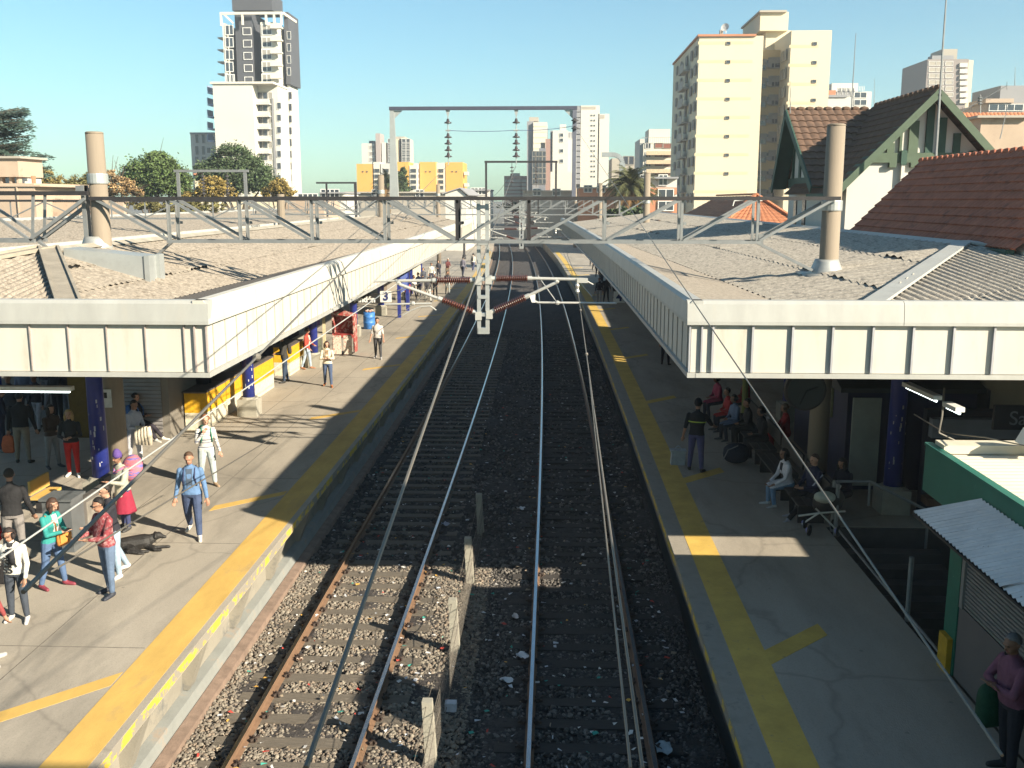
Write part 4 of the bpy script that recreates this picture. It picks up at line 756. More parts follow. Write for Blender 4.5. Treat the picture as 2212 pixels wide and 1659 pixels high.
# --- second canopy further left, walls and sheds
t = thing('platform_canopy', 'second canopy further left, a low brown roof beyond the near left canopy', 'platform canopy', (-22, 30, -.4))
g = MB(); n = 500
for j in range(n+1):
    y = 24+66*j/n; w = .03*math.cos(2*math.pi*y/.53)
    g.v += [(-18.4+bend(y), y, 6.0+w), (-23.5+bend(y), y, 6.75+w)]
for j in range(n): g.f.append((2*j, 2*j+1, 2*j+3, 2*j+2)); g.m.append(0)
g.build('roof_sheet', M_asb, t, smooth=True, fix=False)
g = MB(); g.ext([(-18.25,6.08),(-18.4,6.08),(-18.4,5.2),(-18.25,5.2)], 24, 90, 3); g.build('fascia_panel', M_white, t, wbend)
g = MB(); g.ext([(-23.4,6.72),(-23.5,6.86),(-23.7,6.72)], 24, 90, 3); g.build('ridge_cap', M_cap, t, wbend)
g = MB(); g.ext([(-23.5,6.72),(-28.6,5.9),(-28.6,5.8),(-23.5,6.6)], 24, 90, 4); g.build('roof_sheet', M_asb, t, wbend)
for k in range(6): g = MB(); g.tube((-22,28+10*k,-.4),(-22,28+10*k,6.4),.2,n=10); g.build('column', M_blue, t, wbend)
Y = 62.0; t = B('station_wall', 'long stained cream wall beyond the second canopy at far left', 180, Y); bx(t, 'wall', 82, 272, 437, 520, Y, .4, M_pink, -.4)
g = MB(); a = atY(82, 437, Y); b = atY(272, 437, Y)
for k in range(40): x = a.x+(b.x-a.x)*(k+.5)/40; h = random.uniform(-.02,.2); g.box(x-.12, x+.12, Y+.05, Y+.35, a.z+.002, a.z+.05+max(0,h))
g.build('coping', M_pink, t)
Y = 60.0; t = B('water_tank_house', 'pinkish house with a raised water tank at the left edge', 30, Y); bx(t, 'wall', -60, 84, 396, 520, Y, 9, M_pink, -.4); bx(t, 'cornice', -60, 86, 400, 403, Y-.12, 9, M_pink); bx(t, 'tank', -20, 41, 342, 382, Y+1.5, 3, M_pink); bx(t, 'tank_rim', -21, 43, 337, 341.8, Y+1.3, 3.4, M_tan)
for x in (2, 22, 38): bx(t, 'tank_leg', x-3, x+3, 382.2, 395.8, Y+1.8, .4, M_pink)
bx(t, 'grey_block', -60, 40, 385, 395.7, Y+5, 3, M_offw); bx(t, 'chimney_pot', 67, 71, 380, 395.7, Y+1, .4, M_brk); bx(t, 'pilaster', 36, 44, 404, 515, Y-.1, .09, M_pink, 2)
t = B('small_house', 'cream gabled dormer showing between the two big green trees', 437, 150); bx(t, 'wall', 420, 453, 378, 440, 150, 8, M_cream, -.4); bx(t, 'chimney', 424, 432, 370, 377.8, 151, 1.2, M_offw); bx(t, 'roof', 418, 455, 374, 377.9, 149.5, 9, M_brk)
t = B('garden_wall', 'low cream wall with small pillar under the autumn trees', 560, 120); bx(t, 'wall', 478, 606, 425, 470, 120, .5, M_cream, -.4); bx(t, 'pillar', 545, 558, 417, 424.8, 119.8, .9, M_cream)
t = B('site_fence', 'pale slatted fence right of the low cream wall', 660, 118)
g = MB()
for k in range(30): a = atY(607+2.2*k, 425, 118); g.box(a.x-.05, a.x+.05, 118, 118.06, -.4, a.z)
a = atY(606, 429, 118); b = atY(673, 429, 118); g.box(a.x, b.x, 118.07, 118.12, a.z-.1, a.z); g.build('slats', M_pink, t)
# white electrical frames among the left tracks (posts with striped insulators)
for k, (x0, x1, yt, Y) in enumerate(((384, 529, 372, 82), )):
    t = B('overhead_portal', 'slim grey portal frame with two striped insulators before the autumn trees', x0, Y); g = MB()
    a = atY(x0, yt, Y); b = atY(x1, yt, Y); g.box(a.x-.12,a.x+.12,Y-.1,Y+.1,2,a.z); g.box(b.x-.12,b.x+.12,Y-.1,Y+.1,2,a.z); g.box(a.x-.3,b.x+.3,Y-.12,Y+.12,a.z+.002,a.z+.2); g.build('frame', M_galvd, t)
    for x in (.37, .73):
        g = MB(); xx = a.x+(b.x-a.x)*x; g.tube((xx,Y,a.z),(xx,Y,a.z-2.2),.04,n=5)
        for q in range(6): g.lathe([(0,.04),(.03,.17),(.1,.17),(.16,.05)], (xx,Y,a.z-.4-.28*q),(xx,Y,a.z+3),8)
        g.build('insulator_string', M_insg, t)
t = B('overhead_portal', 'small dark bracket with one insulator left of the orange blocks', 720, 120); g = MB(); a = atY(683, 395, 120); b = atY(770, 393, 120); g.box(a.x,b.x,119.9,120.1,a.z-.1,a.z+.1); x = atY(705,395,120).x; g.box(x-.1,x+.1,119.9,120.1,3,a.z-.102); g.box(b.x-.3,b.x,119.9,120.1,3,a.z-.102); g.build('frame', M_dsteel, t)
# lattice gantries standing over the yard left of the tracks
for k, (Y, xa, xb, lab) in enumerate(((46, -30, -12.5, 'thin lattice gantry over the yard tracks behind the left pole'), (84, -32, -14, 'thin lattice gantry further back over the yard tracks'))):
    t = thing('yard_gantry', lab, 'gantry', (xa, Y, -.4)); g = MB(); g.box(xa,xb,Y-.05,Y+.05,7.55,7.65); g.build('top_chord', M_dsteel, t); g = MB(); g.box(xa,xb,Y-.05,Y+.05,6.75,6.83); g.build('bottom_chord', M_galvd, t)
    g = MB(); m = 11
    for q in range(m): xq = xa+(xb-xa)*q/m; xw = (xb-xa)/m; g.bar((xq,Y,6.83),(xq+xw,Y,7.55),.05,.05) if q % 2 else g.bar((xq,Y,7.55),(xq+xw,Y,6.83),.05,.05); g.bar((xq,Y,6.83),(xq,Y,7.55),.05,.05)
    g.build('lattice', M_galvd, t)
    for x in (xa, xb): g = MB(); g.tube((x,Y,-.4),(x,Y,7.9),.18,n=12); g.build('pole', M_pole, t)
# ================================================================== GABLED HOUSE AND TILED ROOFS ON THE RIGHT
M_tile = mat('clay_tile_dark', (0.40,0.135,0.075), .85, .25, 3, .2, 20, col2=(.25,.09,.055), c2=.55, w2=.1, s2=2)
M_tileo = mat('clay_tile_orange', (0.50,0.19,0.09), .85, .2, 3, .2, 20, col2=(.30,.13,.08), c2=.58, w2=.1, s2=3)
M_tiled = mat('old_tile_brown', (0.15,0.09,0.06), .9, .3, 4, .3, 20, col2=(.22,.09,.055), c2=.68, w2=.03, s2=3.5)
M_green = mat('dark_green_timber', (0.035,0.085,0.062), .7, .15, 3)
M_greenl = mat('green_bargeboard', (0.085,0.125,0.08), .7, .12, 3)
M_wht = mat('white_house_render', (0.66,0.63,0.57), .85, .04, .5)
def tiles(g, p0, u, v, nu, nv, amp=.03, lift=.045, per=6):     # p0 lower corner, u along eave, v up the slope; nu waves, nv courses
    p0, u, v = Vector(p0), Vector(u), Vector(v); n = u.cross(v).normalized()
    if n.z < 0: n = -n
    m = nu*per
    for r in range(nv):
        o = len(g.v)
        for i in range(m+1):
            w = amp*abs(math.sin(math.pi*i/per)); b = p0+u*(i/m)
            g.v += [tuple(b+v*(r/nv)+n*(w+lift)), tuple(b+v*((r+1)/nv+.0)+n*(w+.0))]
            g.v += [tuple(b+v*(r/nv)+n*(w-.01))]
        for i in range(m): a = o+3*i; g.f += [(a,a+3,a+4,a+1),(a+2,a+5,a+3,a)]; g.m += [0,0]
t = thing('tiled_roof_building', 'building with large dull red tiled roof beside the right canopy', 'building', (9.9, 28, 0))
g = MB(); tiles(g, (9.75,33.4,6.60), (0,-12.0,0), (2.2,0,2.28), 48, 11); g.build('roof', M_tile, t, fix=False)
g = MB(); tiles(g, (14.5,21.4,6.40), (0,12.0,0), (-2.53,0,2.48), 24, 10); g.build('roof', M_tile, t, fix=False)
g = MB(); 
for k in range(30): g.ball((11.98, 21.6+.41*k, 8.90), .13, (.9,1.7,.8), 6)
g.build('ridge_tiles', M_tile, t); g = MB(); g.box(9.95,14.3,21.5,33.2,5.0,6.58); g.prism([(9.95,6.583),(14.3,6.583),(11.97,8.8)], 'y', 21.5, 33.2); g.build('wall', M_wht, t)
g = MB(); g.box(9.62,9.80,21.6,33.2,6.42,6.60); g.build('gutter', M_green, t); g = MB(); g.box(10.3,10.75,21.0,21.45,5.6,7.25); g.prism([(10.76,6.2),(12.8,6.2),(12.8,8.3),(10.76,7.2)], 'y', 21.05, 21.35); g.build('gable_parapet', M_wht, t)
# station building wall below the right canopy
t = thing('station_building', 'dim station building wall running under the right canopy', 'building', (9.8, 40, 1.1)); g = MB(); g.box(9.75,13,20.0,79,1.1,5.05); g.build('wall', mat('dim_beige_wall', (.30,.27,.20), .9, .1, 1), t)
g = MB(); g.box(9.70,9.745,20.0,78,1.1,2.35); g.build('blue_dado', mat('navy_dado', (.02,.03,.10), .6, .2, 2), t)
for k in range(7): g = MB(); y = 22+6.5*k; g.box(9.69,9.748,y,y+1.8,1.15,3.5); g.build('door', mat('dark_door', (.03,.03,.035), .5), t)
# the half-timbered house
YG = 36.0; pk = atY(2030, 190, YG); ev = atY(1797, 419, YG); sl = (pk.z-ev.z)/(pk.x-ev.x); HW = pk.x-ev.x
t = thing('gabled_house', 'half-timbered house with white walls, green gable timbers and steep dark tiled roof', 'house', (pk.x, YG, 0))
g = MB(); LN = 7.2; tiles(g, (ev.x,YG+LN,ev.z), (0,-LN,0), (HW,0,pk.z-ev.z), 70, 14, .03, .04, 4); g.build('roof', M_tiled, t, fix=False)
g = MB(); tiles(g, (pk.x+HW,YG,ev.z), (0,LN,0), (-HW,0,pk.z-ev.z), 40, 12, .03, .04, 4); g.build('roof', M_tiled, t, fix=False)
g = MB()
for k in range(14): g.ball((pk.x, YG+.2+.5*k, pk.z+.04), .14, (.9,2.0,.8), 6)
g.build('ridge_tiles', M_tiled, t)
yw = YG+.75; iw = .72
g = MB(); g.prism([(ev.x+iw,0),(pk.x+HW-iw,0),(pk.x+HW-iw,ev.z+sl*iw-.25),(pk.x,pk.z-.25),(ev.x+iw,ev.z+sl*iw-.25)], 'y', yw, YG+LN-1); g.build('wall', M_wht, t)
for s in (-1, 1):
    g = MB(); a = Vector((pk.x+s*HW, YG-.02, ev.z-.12)); b = Vector((pk.x, YG-.02, pk.z-.16)); g.bar(a, b, .07, .24); g.bar(a+Vector((0,.36,.15)), b+Vector((0,.36,.15)), .65, .05); g.build('bargeboard', M_greenl, t)
zb_ = atY(1900, 341, yw).z
def zroof(x): return pk.z-.3-sl*abs(x-pk.x)
g = MB(); hw2 = (pk.z-.3-zb_)/sl; g.box(pk.x-hw2, pk.x+hw2, yw-.12, yw-.002, zb_-.17, zb_+.17)
for k in range(9): g.box(pk.x-hw2+.6+k*.75, pk.x-hw2+.85+k*.75, yw-.20, yw-.002, zb_-.34, zb_-.172)
g.build('tie_beam', M_greenl, t)
for px_, w in ((1862,.16),(1893,.42),(1924,.36),(1945,.12),(1972,.46),(2006,.36),(2032,.42),(2066,.34),(2102,.34),(2135,.3)):
    w *= .72; x = atY(px_, 300, yw).x; zt = min(zroof(x-w/2), zroof(x+w/2))-.02
    if zt > zb_+.2: g = MB(); g.box(x-w/2, x+w/2, yw-.10, yw-.002, zb_+.172, zt); g.build('timber', M_greenl if px_ < 2000 else M_green, t)
g = MB(); x = atY(1945, 400, yw).x; g.box(x-.06, x+.06, yw-.16, yw-.04, 4, zb_-.18); g.build('downpipe', M_wht, t); g = MB(); g.box(x-.1,x+.1,yw-.2,yw-.13,zb_-.25,zb_+.25); g.build('rain_head', M_green, t)
# cross wing with its gable towards the tracks
XW = 9.95; ap = atX(1715, 238, XW); fe = atX(1771, 407, XW); be = atX(1683, 405, XW)
g = MB(); ez = (fe.z+be.z)/2; xe = pk.x+.2
tiles(g, (XW-.35,fe.y,ez), (xe-XW+.35,0,0), (0,ap.y-fe.y,ap.z-ez), 12, 12, .03, .05, 6); g.build('roof', M_tiled, t, fix=False)
g = MB(); tiles(g, (xe,be.y,ez), (XW-.35-xe,0,0), (0,ap.y-be.y,ap.z-ez), 8, 8, .03, .05, 4); g.build('roof', M_tiled, t, fix=False)
g = MB(); 
for k in range(9): g.ball((XW-.1+.37*k, ap.y, ap.z+.05), .12, (1.7,.9,.8), 6)
g.build('ridge_tiles', M_tiled, t)
g = MB(); g.prism([(fe.y+.35,0),(be.y-.35,0),(be.y-.35,ez+.2),(ap.y,ap.z-.35),(fe.y+.35,ez+.2)], 'x', XW+.35, xe); g.build('wall', M_wht, t)
for e in (fe, be): g = MB(); g.bar((XW-.33,e.y,ez-.1), (XW-.33,ap.y,ap.z-.1), .06, .3); g.bar((XW-.02,e.y,ez-.02), (XW-.02,ap.y,ap.z-.04), .62, .04); g.build('bargeboard', M_green, t)
g = MB(); g.box(XW+.28,XW+.346,fe.y+.4,be.y-.4,ez+.05,ez+.42); g.build('tie_beam', M_green, t)
for k in range(5):
    y = fe.y+1.1+k*(be.y-fe.y-2.2)/4; zt = ap.z-.5-(ap.z-ez)*abs(y-ap.y)/((be.y-fe.y)/2)
    if zt > ez+.6: g = MB(); g.box(XW+.29,XW+.345,y-.14,y+.14,ez+.422,zt); g.build('timber', M_green, t)
g = MB(); g.box(XW-.35,XW+.34,YG+.3,fe.y+.6,ez-.35,ez-.25); g.build('eave_board', M_green, t)
for px_ in (1716, 1735): p = atX(px_, 498, XW+.34); g = MB(); g.box(XW+.30,XW+.346,p.y-.22,p.y+.22,p.z,p.z+1.25); g.build('window', M_glass, t)
# orange hipped roof between yellow tower and canopy
t = thing('tiled_house', 'small house with bright orange hipped tile roof in front of the yellow tower', 'house', (14, 66, 0))
A_, D_ = (12.8,64,7.87), (12.8,79,7.85); g = MB()
def slope(a, b, c, d, n):                            # courses of tiles from eave a-b up to c-d
    a, b, c, d = map(Vector, (a, b, c, d)); m = 40
    for k in range(n):
        l0, r0, l1, r1 = a.lerp(c, (k-.25)/n), b.lerp(d, (k-.25)/n), a.lerp(c, (k+1)/n), b.lerp(d, (k+1)/n); o = len(g.v)
        for i in range(m+1):
            w = .035*abs(math.sin(math.pi*i*3/m*4)); p_, q_ = l0.lerp(r0, i/m), l1.lerp(r1, i/m); g.v += [(p_.x,p_.y,p_.z+.035+w), (q_.x,q_.y,q_.z+w)]
        for i in range(m): g.f.append((o+2*i, o+2*i+2, o+2*i+3, o+2*i+1)); g.m.append(0)
slope((8.4,58,5.0), (16.2,58,5.0), A_, A_, 16); slope((8.4,85,5.0), (8.4,58,5.0), D_, A_, 14); slope((16.2,58,5.0), (16.2,85,5.0), A_, D_, 14)
g.build('roof', M_tileo, t, fix=False); g = MB(); g.box(9.9,15.8,58.4,84.6,-.4,4.98); g.build('wall', M_offw, t)
g = MB()
for e in ((8.4,58,5.0), (16.2,58,5.0)): g.bar((e[0],e[1],e[2]+.12), (A_[0],A_[1],A_[2]+.12), .22, .12)
g.bar((A_[0],A_[1],A_[2]+.12), (D_[0],D_[1],D_[2]+.12), .22, .12); g.build('ridge_tiles', M_tileo, t)
Y = 70.0; t = thing('tiled_house', 'tiled roof and pale stained wall with water tank at the right edge', 'house', (26, Y, 0)); a = atY(2100, 241, Y); b = atY(2230, 241, Y)
g = MB(); tiles(g, (a.x-3,Y-3,a.z-3.6), (b.x-a.x+4,0,0), (0,4,3.6), 30, 10, .04, .06, 4); g.build('roof', M_tileo, t, fix=False); g = MB(); g.box(a.x-2.5,b.x+1,Y-2.5,Y+6,-.4,a.z-3.5); g.build('wall', M_offw, t)
bx(t, 'stair_head', 2120, 2230, 254, 330, 60, 3, M_pink); bx(t, 'slab', 2112, 2230, 249, 253.8, 59.6, 4, M_tan)
# aerials and masts
def mast(x0, y0, x1, y1, Y, r, lab, guys=False):
    a, b = atY(x0, y0, Y), atY(x1, y1, Y); g = MB(); n = 7
    pts = [a.lerp(b, k/n)+Vector((random.uniform(-.012,.012)*(k not in (0,n)), 0, 0)) for k in range(n+1)]
    for k in range(n): g.tube(pts[k], pts[k+1], r*(1-.08*k), n=6)
    one('antenna_mast', g, M_galvd, lab, 'antenna')
mast(2019, 385, 2046, -30, 34.6, .05, 'tall thin mast rising in front of the gable peak')
mast(1838, 250, 1849, 72, 80, .05, 'thin antenna mast between the yellow tower and the gabled house')
mast(1707, 245, 1707, 176, 38, .02, 'short thin rod on the peak of the small side gable')
mast(1641, 500, 1643, 310, 60, .03, 'thin rod before the ochre recess of the yellow tower')
mast(1888, 235, 1889, 170, 150, .05, 'faint antenna right of the white terraced block')
mast(2192, 185, 2193, 145, 120, .05, 'thin antenna at the right edge of the sky')
mast(2160, 300, 2178, 225, 58, .03, 'leaning antenna rod by the stained wall at right')
g = MB(); Y = 50; a = atY(2118,216,Y); e = atY(2175,185,Y); s_ = atY(2060,250,Y); g.tube(s_,e,.02,n=5); g.tube(atY(2118,245,Y),atY(2118,205,Y),.02,n=5)
for k in range(7): p = s_.lerp(e, k/6); g.tube(p+Vector((-.12,-.25,.16)), p+Vector((.12,.25,-.16)), .01, n=4)
for k in range(3): g.ball(atY(2117,212+6*k,Y), .12, (1,1,.5), 6)
one('tv_aerial', g, M_galvd, 'rooftop television aerial right of the gabled house', 'antenna')
g = MB(); p = atY(1642, 441, 55); q = atY(1595, 432, 55); g.tube(atY(1583,445,55), atY(1586,434,55), .03, n=5); g.tube(atY(1586,434,55), atY(1622,430,55), .03, n=5); g.box(atY(1618,430,55).x, atY(1646,434,55).x, 54.9, 55.1, atY(0,434,55).z, atY(0,430,55).z); one('street_lamp', g, M_gwhite, 'white lamp arm over the canopy roof in front of the yellow tower', 'lamp')
# ================================================================== TREES
def leafmats(base):
    return [mat('leaf_%d_%d_%d_%d' % (base[0]*999,base[1]*999,base[2]*999,k), tuple(c*f for c in base), .8, .25, 1.5) for k, f in enumerate((.6,1.0,1.5))]
def crown(g, blobs, n, leaf, rnd, hollow=.55):
    tot = sum(b[1][0]*b[1][1]*b[1][2] for b in blobs)
    for c, r in blobs:
        m = int(n*(r[0]*r[1]*r[2])/tot); nc = max(6, m//45)
        cl = []
        for k in range(nc):
            d = Vector((rnd.gauss(0,1), rnd.gauss(0,1), rnd.gauss(0,1))).normalized(); rr = hollow+(1.02-hollow)*rnd.random()**.6
            cl.append((Vector((c[0]+d.x*r[0]*rr, c[1]+d.y*r[1]*rr, c[2]+d.z*r[2]*rr)), rnd.choice((0,1,1,1,2)), rnd.uniform(.10,.22)))
        for k in range(m):
            p, tone, sp = rnd.choice(cl); s = sp*min(r)*1.1
            q = p+Vector((rnd.gauss(0,s), rnd.gauss(0,s), rnd.gauss(0,s*.7)))
            a = Vector((rnd.gauss(0,1), rnd.gauss(0,1), rnd.gauss(0,.6))).normalized(); b = a.cross(Vector((rnd.gauss(0,1),rnd.gauss(0,1),rnd.gauss(0,1)))).normalized()
            L = leaf*rnd.uniform(.6,1.4); a *= L; b *= L*.55
            g.add([q-a, q+b, q+a, q-b], [(0,1,2,3)], tone if rnd.random() < .75 else rnd.choice((0,1,2)))
M_bark = mat('bark', (0.11,0.085,0.06), .95, .3, 6, .5, 20)
def tree(name, label, Y, blobs_px, n, leaf, base, seed, trunk=None, group=None, depth=.8, bare=0):
    rnd = random.Random(seed); blobs = []
    for (x, y, rx, ry) in blobs_px:
        c = atY(x, y, Y+rnd.uniform(-.6,.6)); k = Y/FPX; blobs.append(((c.x,c.y,c.z), (rx*k, max(rx,ry)*k*depth, ry*k)))
    x0 = trunk if trunk else sum(b[0]*b[2] for b in blobs_px)/sum(b[2] for b in blobs_px); b0 = atY(x0, 430, Y)
    t = thing(name, label, 'tree', (b0.x, Y, -.45), 0, group)
    g = MB(); top = max(b[0][2] for b in blobs); R0 = .12+.02*top; g.lathe([(0,R0*1.5),(.6,R0),(top*.55,R0*.75)], (b0.x,Y,-.45),(b0.x,Y,50), 8)
    for c, r in blobs:
        s = Vector((b0.x,Y,top*.4)); e = Vector(c); g.tube(s, s.lerp(e,.6)+Vector((0,0,.3)), R0*.5, R0*.3, 6); g.tube(s.lerp(e,.6)+Vector((0,0,.3)), e, R0*.3, R0*.1, 6)
        for k in range(5+bare): d = Vector((rnd.gauss(0,1)*r[0],rnd.gauss(0,1)*r[1],rnd.gauss(.3,1)*r[2]))*(.7 if not bare else .9); g.tube(e, e+d, R0*.15, R0*.04, 5)
    g.build('trunk', M_bark, t)
    g = MB(); crown(g, blobs, n, leaf, rnd); g.build('crown', leafmats(base), t, fix=False)
GRN = (0.10,0.15,0.045); DGR = (0.072,0.108,0.045); OLV = (0.18,0.165,0.06); AUT = (0.31,0.225,0.06); RUS = (0.38,0.25,0.12)
tree('leafy_tree', 'round bright green tree, the wider of the two, right of the left concrete pole', 100, [(335,375,52,40),(292,385,34,28),(380,392,36,28),(345,350,34,20),(318,408,40,20),(395,415,28,18)], 26000, .13, GRN, 1, 335)
tree('leafy_tree', 'tall dark green tree in front of the foot of the white tower', 110, [(505,345,42,32),(468,372,40,30),(545,375,40,34),(510,385,50,30),(572,395,28,22),(440,372,22,22)], 30000, .13, DGR, 2, 515)
tree('autumn_tree', 'ochre autumn tree below the dark green tree, beside the slim portal', 95, [(462,405,30,20),(440,420,22,16),(485,418,24,14),(420,425,26,12)], 11000, .10, AUT, 3, 462)
tree('autumn_tree', 'small golden tree at the right foot of the dark green tree', 105, [(603,405,20,17),(622,415,16,12),(585,417,18,12)], 7000, .10, AUT, 4, 603)
tree('autumn_tree', 'half-bare rusty tree just right of the left concrete pole', 80, [(262,402,26,22),(240,395,14,26),(285,415,24,14),(232,420,14,10)], 4200, .08, RUS, 5, 255, bare=10)
tree('olive_tree', 'olive green shrubby tree just left of the left concrete pole', 85, [(168,405,32,22),(192,398,18,24),(140,415,26,14),(205,415,20,16)], 11000, .10, OLV, 6, 172)
tree('olive_tree', 'yellowish ragged tree beside the water tank house', 75, [(92,392,22,28),(115,412,22,20),(132,400,12,18)], 7000, .095, (.24,.19,.065), 7, 96, bare=5)
tree('olive_tree', 'low mixed scrub behind the truss between pole and big round tree', 70, [(300,440,40,14),(350,448,46,12),(400,450,50,12),(450,446,40,12)], 8000, .09, OLV, 8, 350)
tree('cypress', 'dark pointed cypress before the orange blocks, right of the palm', 170, [(866,400,14,20),(870,382,10,18),(872,410,14,14),(862,392,9,16)], 8000, .16, DGR, 9, 868)
tree('leafy_tree', 'dark low tree mass under the far gantries at the end of the tracks', 175, [(1150,446,40,12),(1200,448,46,14),(1105,448,30,10),(1250,446,30,10)], 5000, .3, DGR, 10, 1150)
tree('leafy_tree', 'dark shrubs under the right palm beside the yellow wall', 84, [(1345,470,24,18),(1378,468,20,18),(1320,460,14,14)], 2600, .2, DGR, 12, 1350)
# cedar at the left edge
t = thing('cedar_tree', 'dark blue-green cedar with drooping boughs at the top left edge', 'tree', (atY(-45,430,70).x, 70, -.45)); p0 = atY(-45, 430, 70); rnd = random.Random(4)
g = MB(); g.lathe([(0,.5),(12,.35),(18,.1)], (p0.x,70,-.45),(p0.x,70,40),8); br = []
for k in range(64):
    z = 8.2+rnd.random()*5.6; a = rnd.uniform(-1.0,1.0) if k % 3 else rnd.uniform(0,6.28); L = (5.0-.34*(z-8.2))*rnd.uniform(.75,1.1); s = Vector((p0.x,70,z)); e = s+Vector((math.cos(a)*L, math.sin(a)*L, rnd.uniform(-.2,1.0))); g.tube(s,e,.09,.03,5); br.append((s,e))
g.build('trunk', M_bark, t); g = MB()
for s, e in br:
    for k in range(330):
        q = s.lerp(e, .2+.85*rnd.random()); d = (e-s).normalized(); sd_ = d.cross(Vector((0,0,1))); w = rnd.gauss(0,.42)
        q = q+sd_*w+Vector((0,0,-abs(w)*.25+rnd.gauss(0,.07))); L = rnd.uniform(.15,.34); dd = (d+sd_*(.9 if w > 0 else -.9)+Vector((0,0,rnd.uniform(-.3,.1)))).normalized()*L; b = Vector((0,0,1)).cross(dd).normalized()*.05+Vector((0,0,.03))
        g.add([q, q+dd*.5+b, q+dd, q+dd*.5-b], [(0,1,2,3)], rnd.choice((0,1,1,2)))
g.build('crown', leafmats((.06,.10,.075)), t, fix=False)
def palm(label, px, pyc, Y, R_, n, base, seed, skirt=True):
    rnd = random.Random(seed); c = atY(px, pyc, Y); t = thing('palm_tree', label, 'tree', (c.x, Y, -.45)); g = MB()
    prof = [(0,.45)]; 
    for k in range(18): z = (c.z+.45)*k/18; prof += [(z+.05,.40),(z+.2,.34)]
    prof.append((c.z+.45,.5)); g.lathe(prof, (c.x,Y,-.45),(c.x,Y,40),10); g.build('trunk', mat('palm_bark', (.16,.11,.06), .9, .3, 5, .5, 20), t)
    g = MB()
    for k in range(n):
        a = rnd.uniform(0,6.28); el = rnd.uniform(-.5,1.35); L = R_*rnd.uniform(.8,1.1); pts = []; p = Vector((c.x,Y,c.z)); d = Vector((math.cos(a)*math.cos(el), math.sin(a)*math.cos(el), math.sin(el)))
        dead = el < -.15
        for q in range(11): pts.append(p.copy()); p = p+d*(L/10); d = (d+Vector((0,0,-.13-.05*q*.3))).normalized()
        for q in range(1, 11):
            f0, f1 = pts[q-1], pts[q]; dd = (f1-f0).normalized(); sdv = dd.cross(Vector((0,0,1)))
            if sdv.length < .01: continue
            sdv.normalize(); g.add([f0+Vector((0,0,.02)), f0-Vector((0,0,.02)), f1-Vector((0,0,.02)), f1+Vector((0,0,.02))], [(0,1,2,3)], 1)
            for u in range(3):
                o = f0.lerp(f1, u/3); ll = L*.20*math.sin(math.pi*min(1,(q+u/3)/11+.08))+.1
                for s in (-1, 1):
                    e = o+(dd*.55+sdv*s*.8+Vector((0,0,-.25+rnd.uniform(-.15,.15)))).normalized()*ll; w = dd*(.035*R_/2)
                    g.add([o-w, o+w, e], [(0,1,2)], 3 if dead else rnd.choice((0,1,1,2)))
    g.build('crown', leafmats(base)+[mat('dry_frond', (.26,.15,.06), .9, .2, 3)], t, fix=False)
palm('large date palm with drooping fronds beside the second right pole', 1362, 402, 90, 3.0, 70, (.09,.095,.035), 21)
palm('small palm with orange fruit stalks before the orange blocks, behind the portal post', 838, 398, 160, 3.2, 46, (.07,.085,.03), 22)
palm('second, lower palm head at the right side of the large date palm', 1378, 420, 92, 2.3, 40, (.10,.10,.035), 23)
# ================================================================== PLATFORM THINGS
# --- green kiosk at the right
M_kg = mat('kiosk_green', (0.02,0.17,0.125), .5, .1, 2, .03, 10, col2=(.05,.22,.17), c2=.64, w2=.05, s2=4)
M_kw = mat('kiosk_roof_white', (0.72,0.66,0.52), .6, .06, 2, col2=(.60,.53,.41), c2=.6, w2=.1, s2=3)
M_aw = mat('awning_sheet', (0.66,0.66,0.66), .6, .12, 3, .1, 30, col2=(.20,.19,.18), c2=.66, w2=.04, s2=7)
M_shut = mat('shutter_zinc', (0.30,0.28,0.27), .5, .1, 3, metal=.3)
KX, KY, KR = 5.53, 14.45, 14.5
t = thing('kiosk', 'green kiosk with white corrugated roof, bluish awning and closed roller shutter', 'kiosk', (6.5, 10, PZ))
g = MB(); g.box(KX,KX+.08,4.0,KY,3.42,4.10); g.box(KX+.082,KR,KY-.08,KY,3.42,4.095); g.box(KX-.015,KX+.10,4.0,KY+.012,4.102,4.14); fa = g.build('fascia', M_kg, t)
g = MB(); n = 300
for j in range(n+1):
    y = 4.0+(KY-4.1)*j/n; w = .020*math.cos(2*math.pi*y/.16); g.v += [(KX+.09, y, 4.05+w), (KR, y, 4.16+w)]
for j in range(n): g.f.append((2*j, 2*j+1, 2*j+3, 2*j+2)); g.m.append(0)
g.build('roof', M_kw, t, smooth=True, fix=False); g = MB(); g.box(KX+.1,KR,KY-.42,KY-.085,4.075,4.2); g.build('roof_edge_sheet', M_kw, t)
ai, ao = atX(2130, 1080, KX-.02), None; g = MB(); y1 = 12.55; n = 300
for j in range(n+1):
    y = 4.0+(y1-4.0)*j/n; w = .016*math.cos(2*math.pi*y/.10); g.v += [(KX-.03, y-.10*(y > 10), 3.90+w+random.uniform(-.006,.006)), (KX-.60, y+.62*(j/n), 3.50+w)]
for j in range(n): g.f.append((2*j, 2*j+1, 2*j+3, 2*j+2)); g.m.append(0)
g.build('awning', M_aw, t, smooth=True, fix=False); g = MB(); g.bar((KX-.58,4.1,3.455),(KX-.58,y1+.6,3.455),.04,.03); g.bar((KX-.03,y1-.1,3.84),(KX-.58,y1+.6,3.45),.04,.03); g.build('awning_frame', M_dsteel, t)
WX = 5.66
g = MB(); g.box(KX+.3,KX+.42,8.5,9.7,4.35,5.15); g.box(KX+.34,KX+.38,8.7,8.75,4.05,4.349); g.box(KX+.34,KX+.38,9.4,9.45,4.05,4.349); g.build('shadow_board', M_kg, t)  # unseen board added to throw a dark patch on the near track
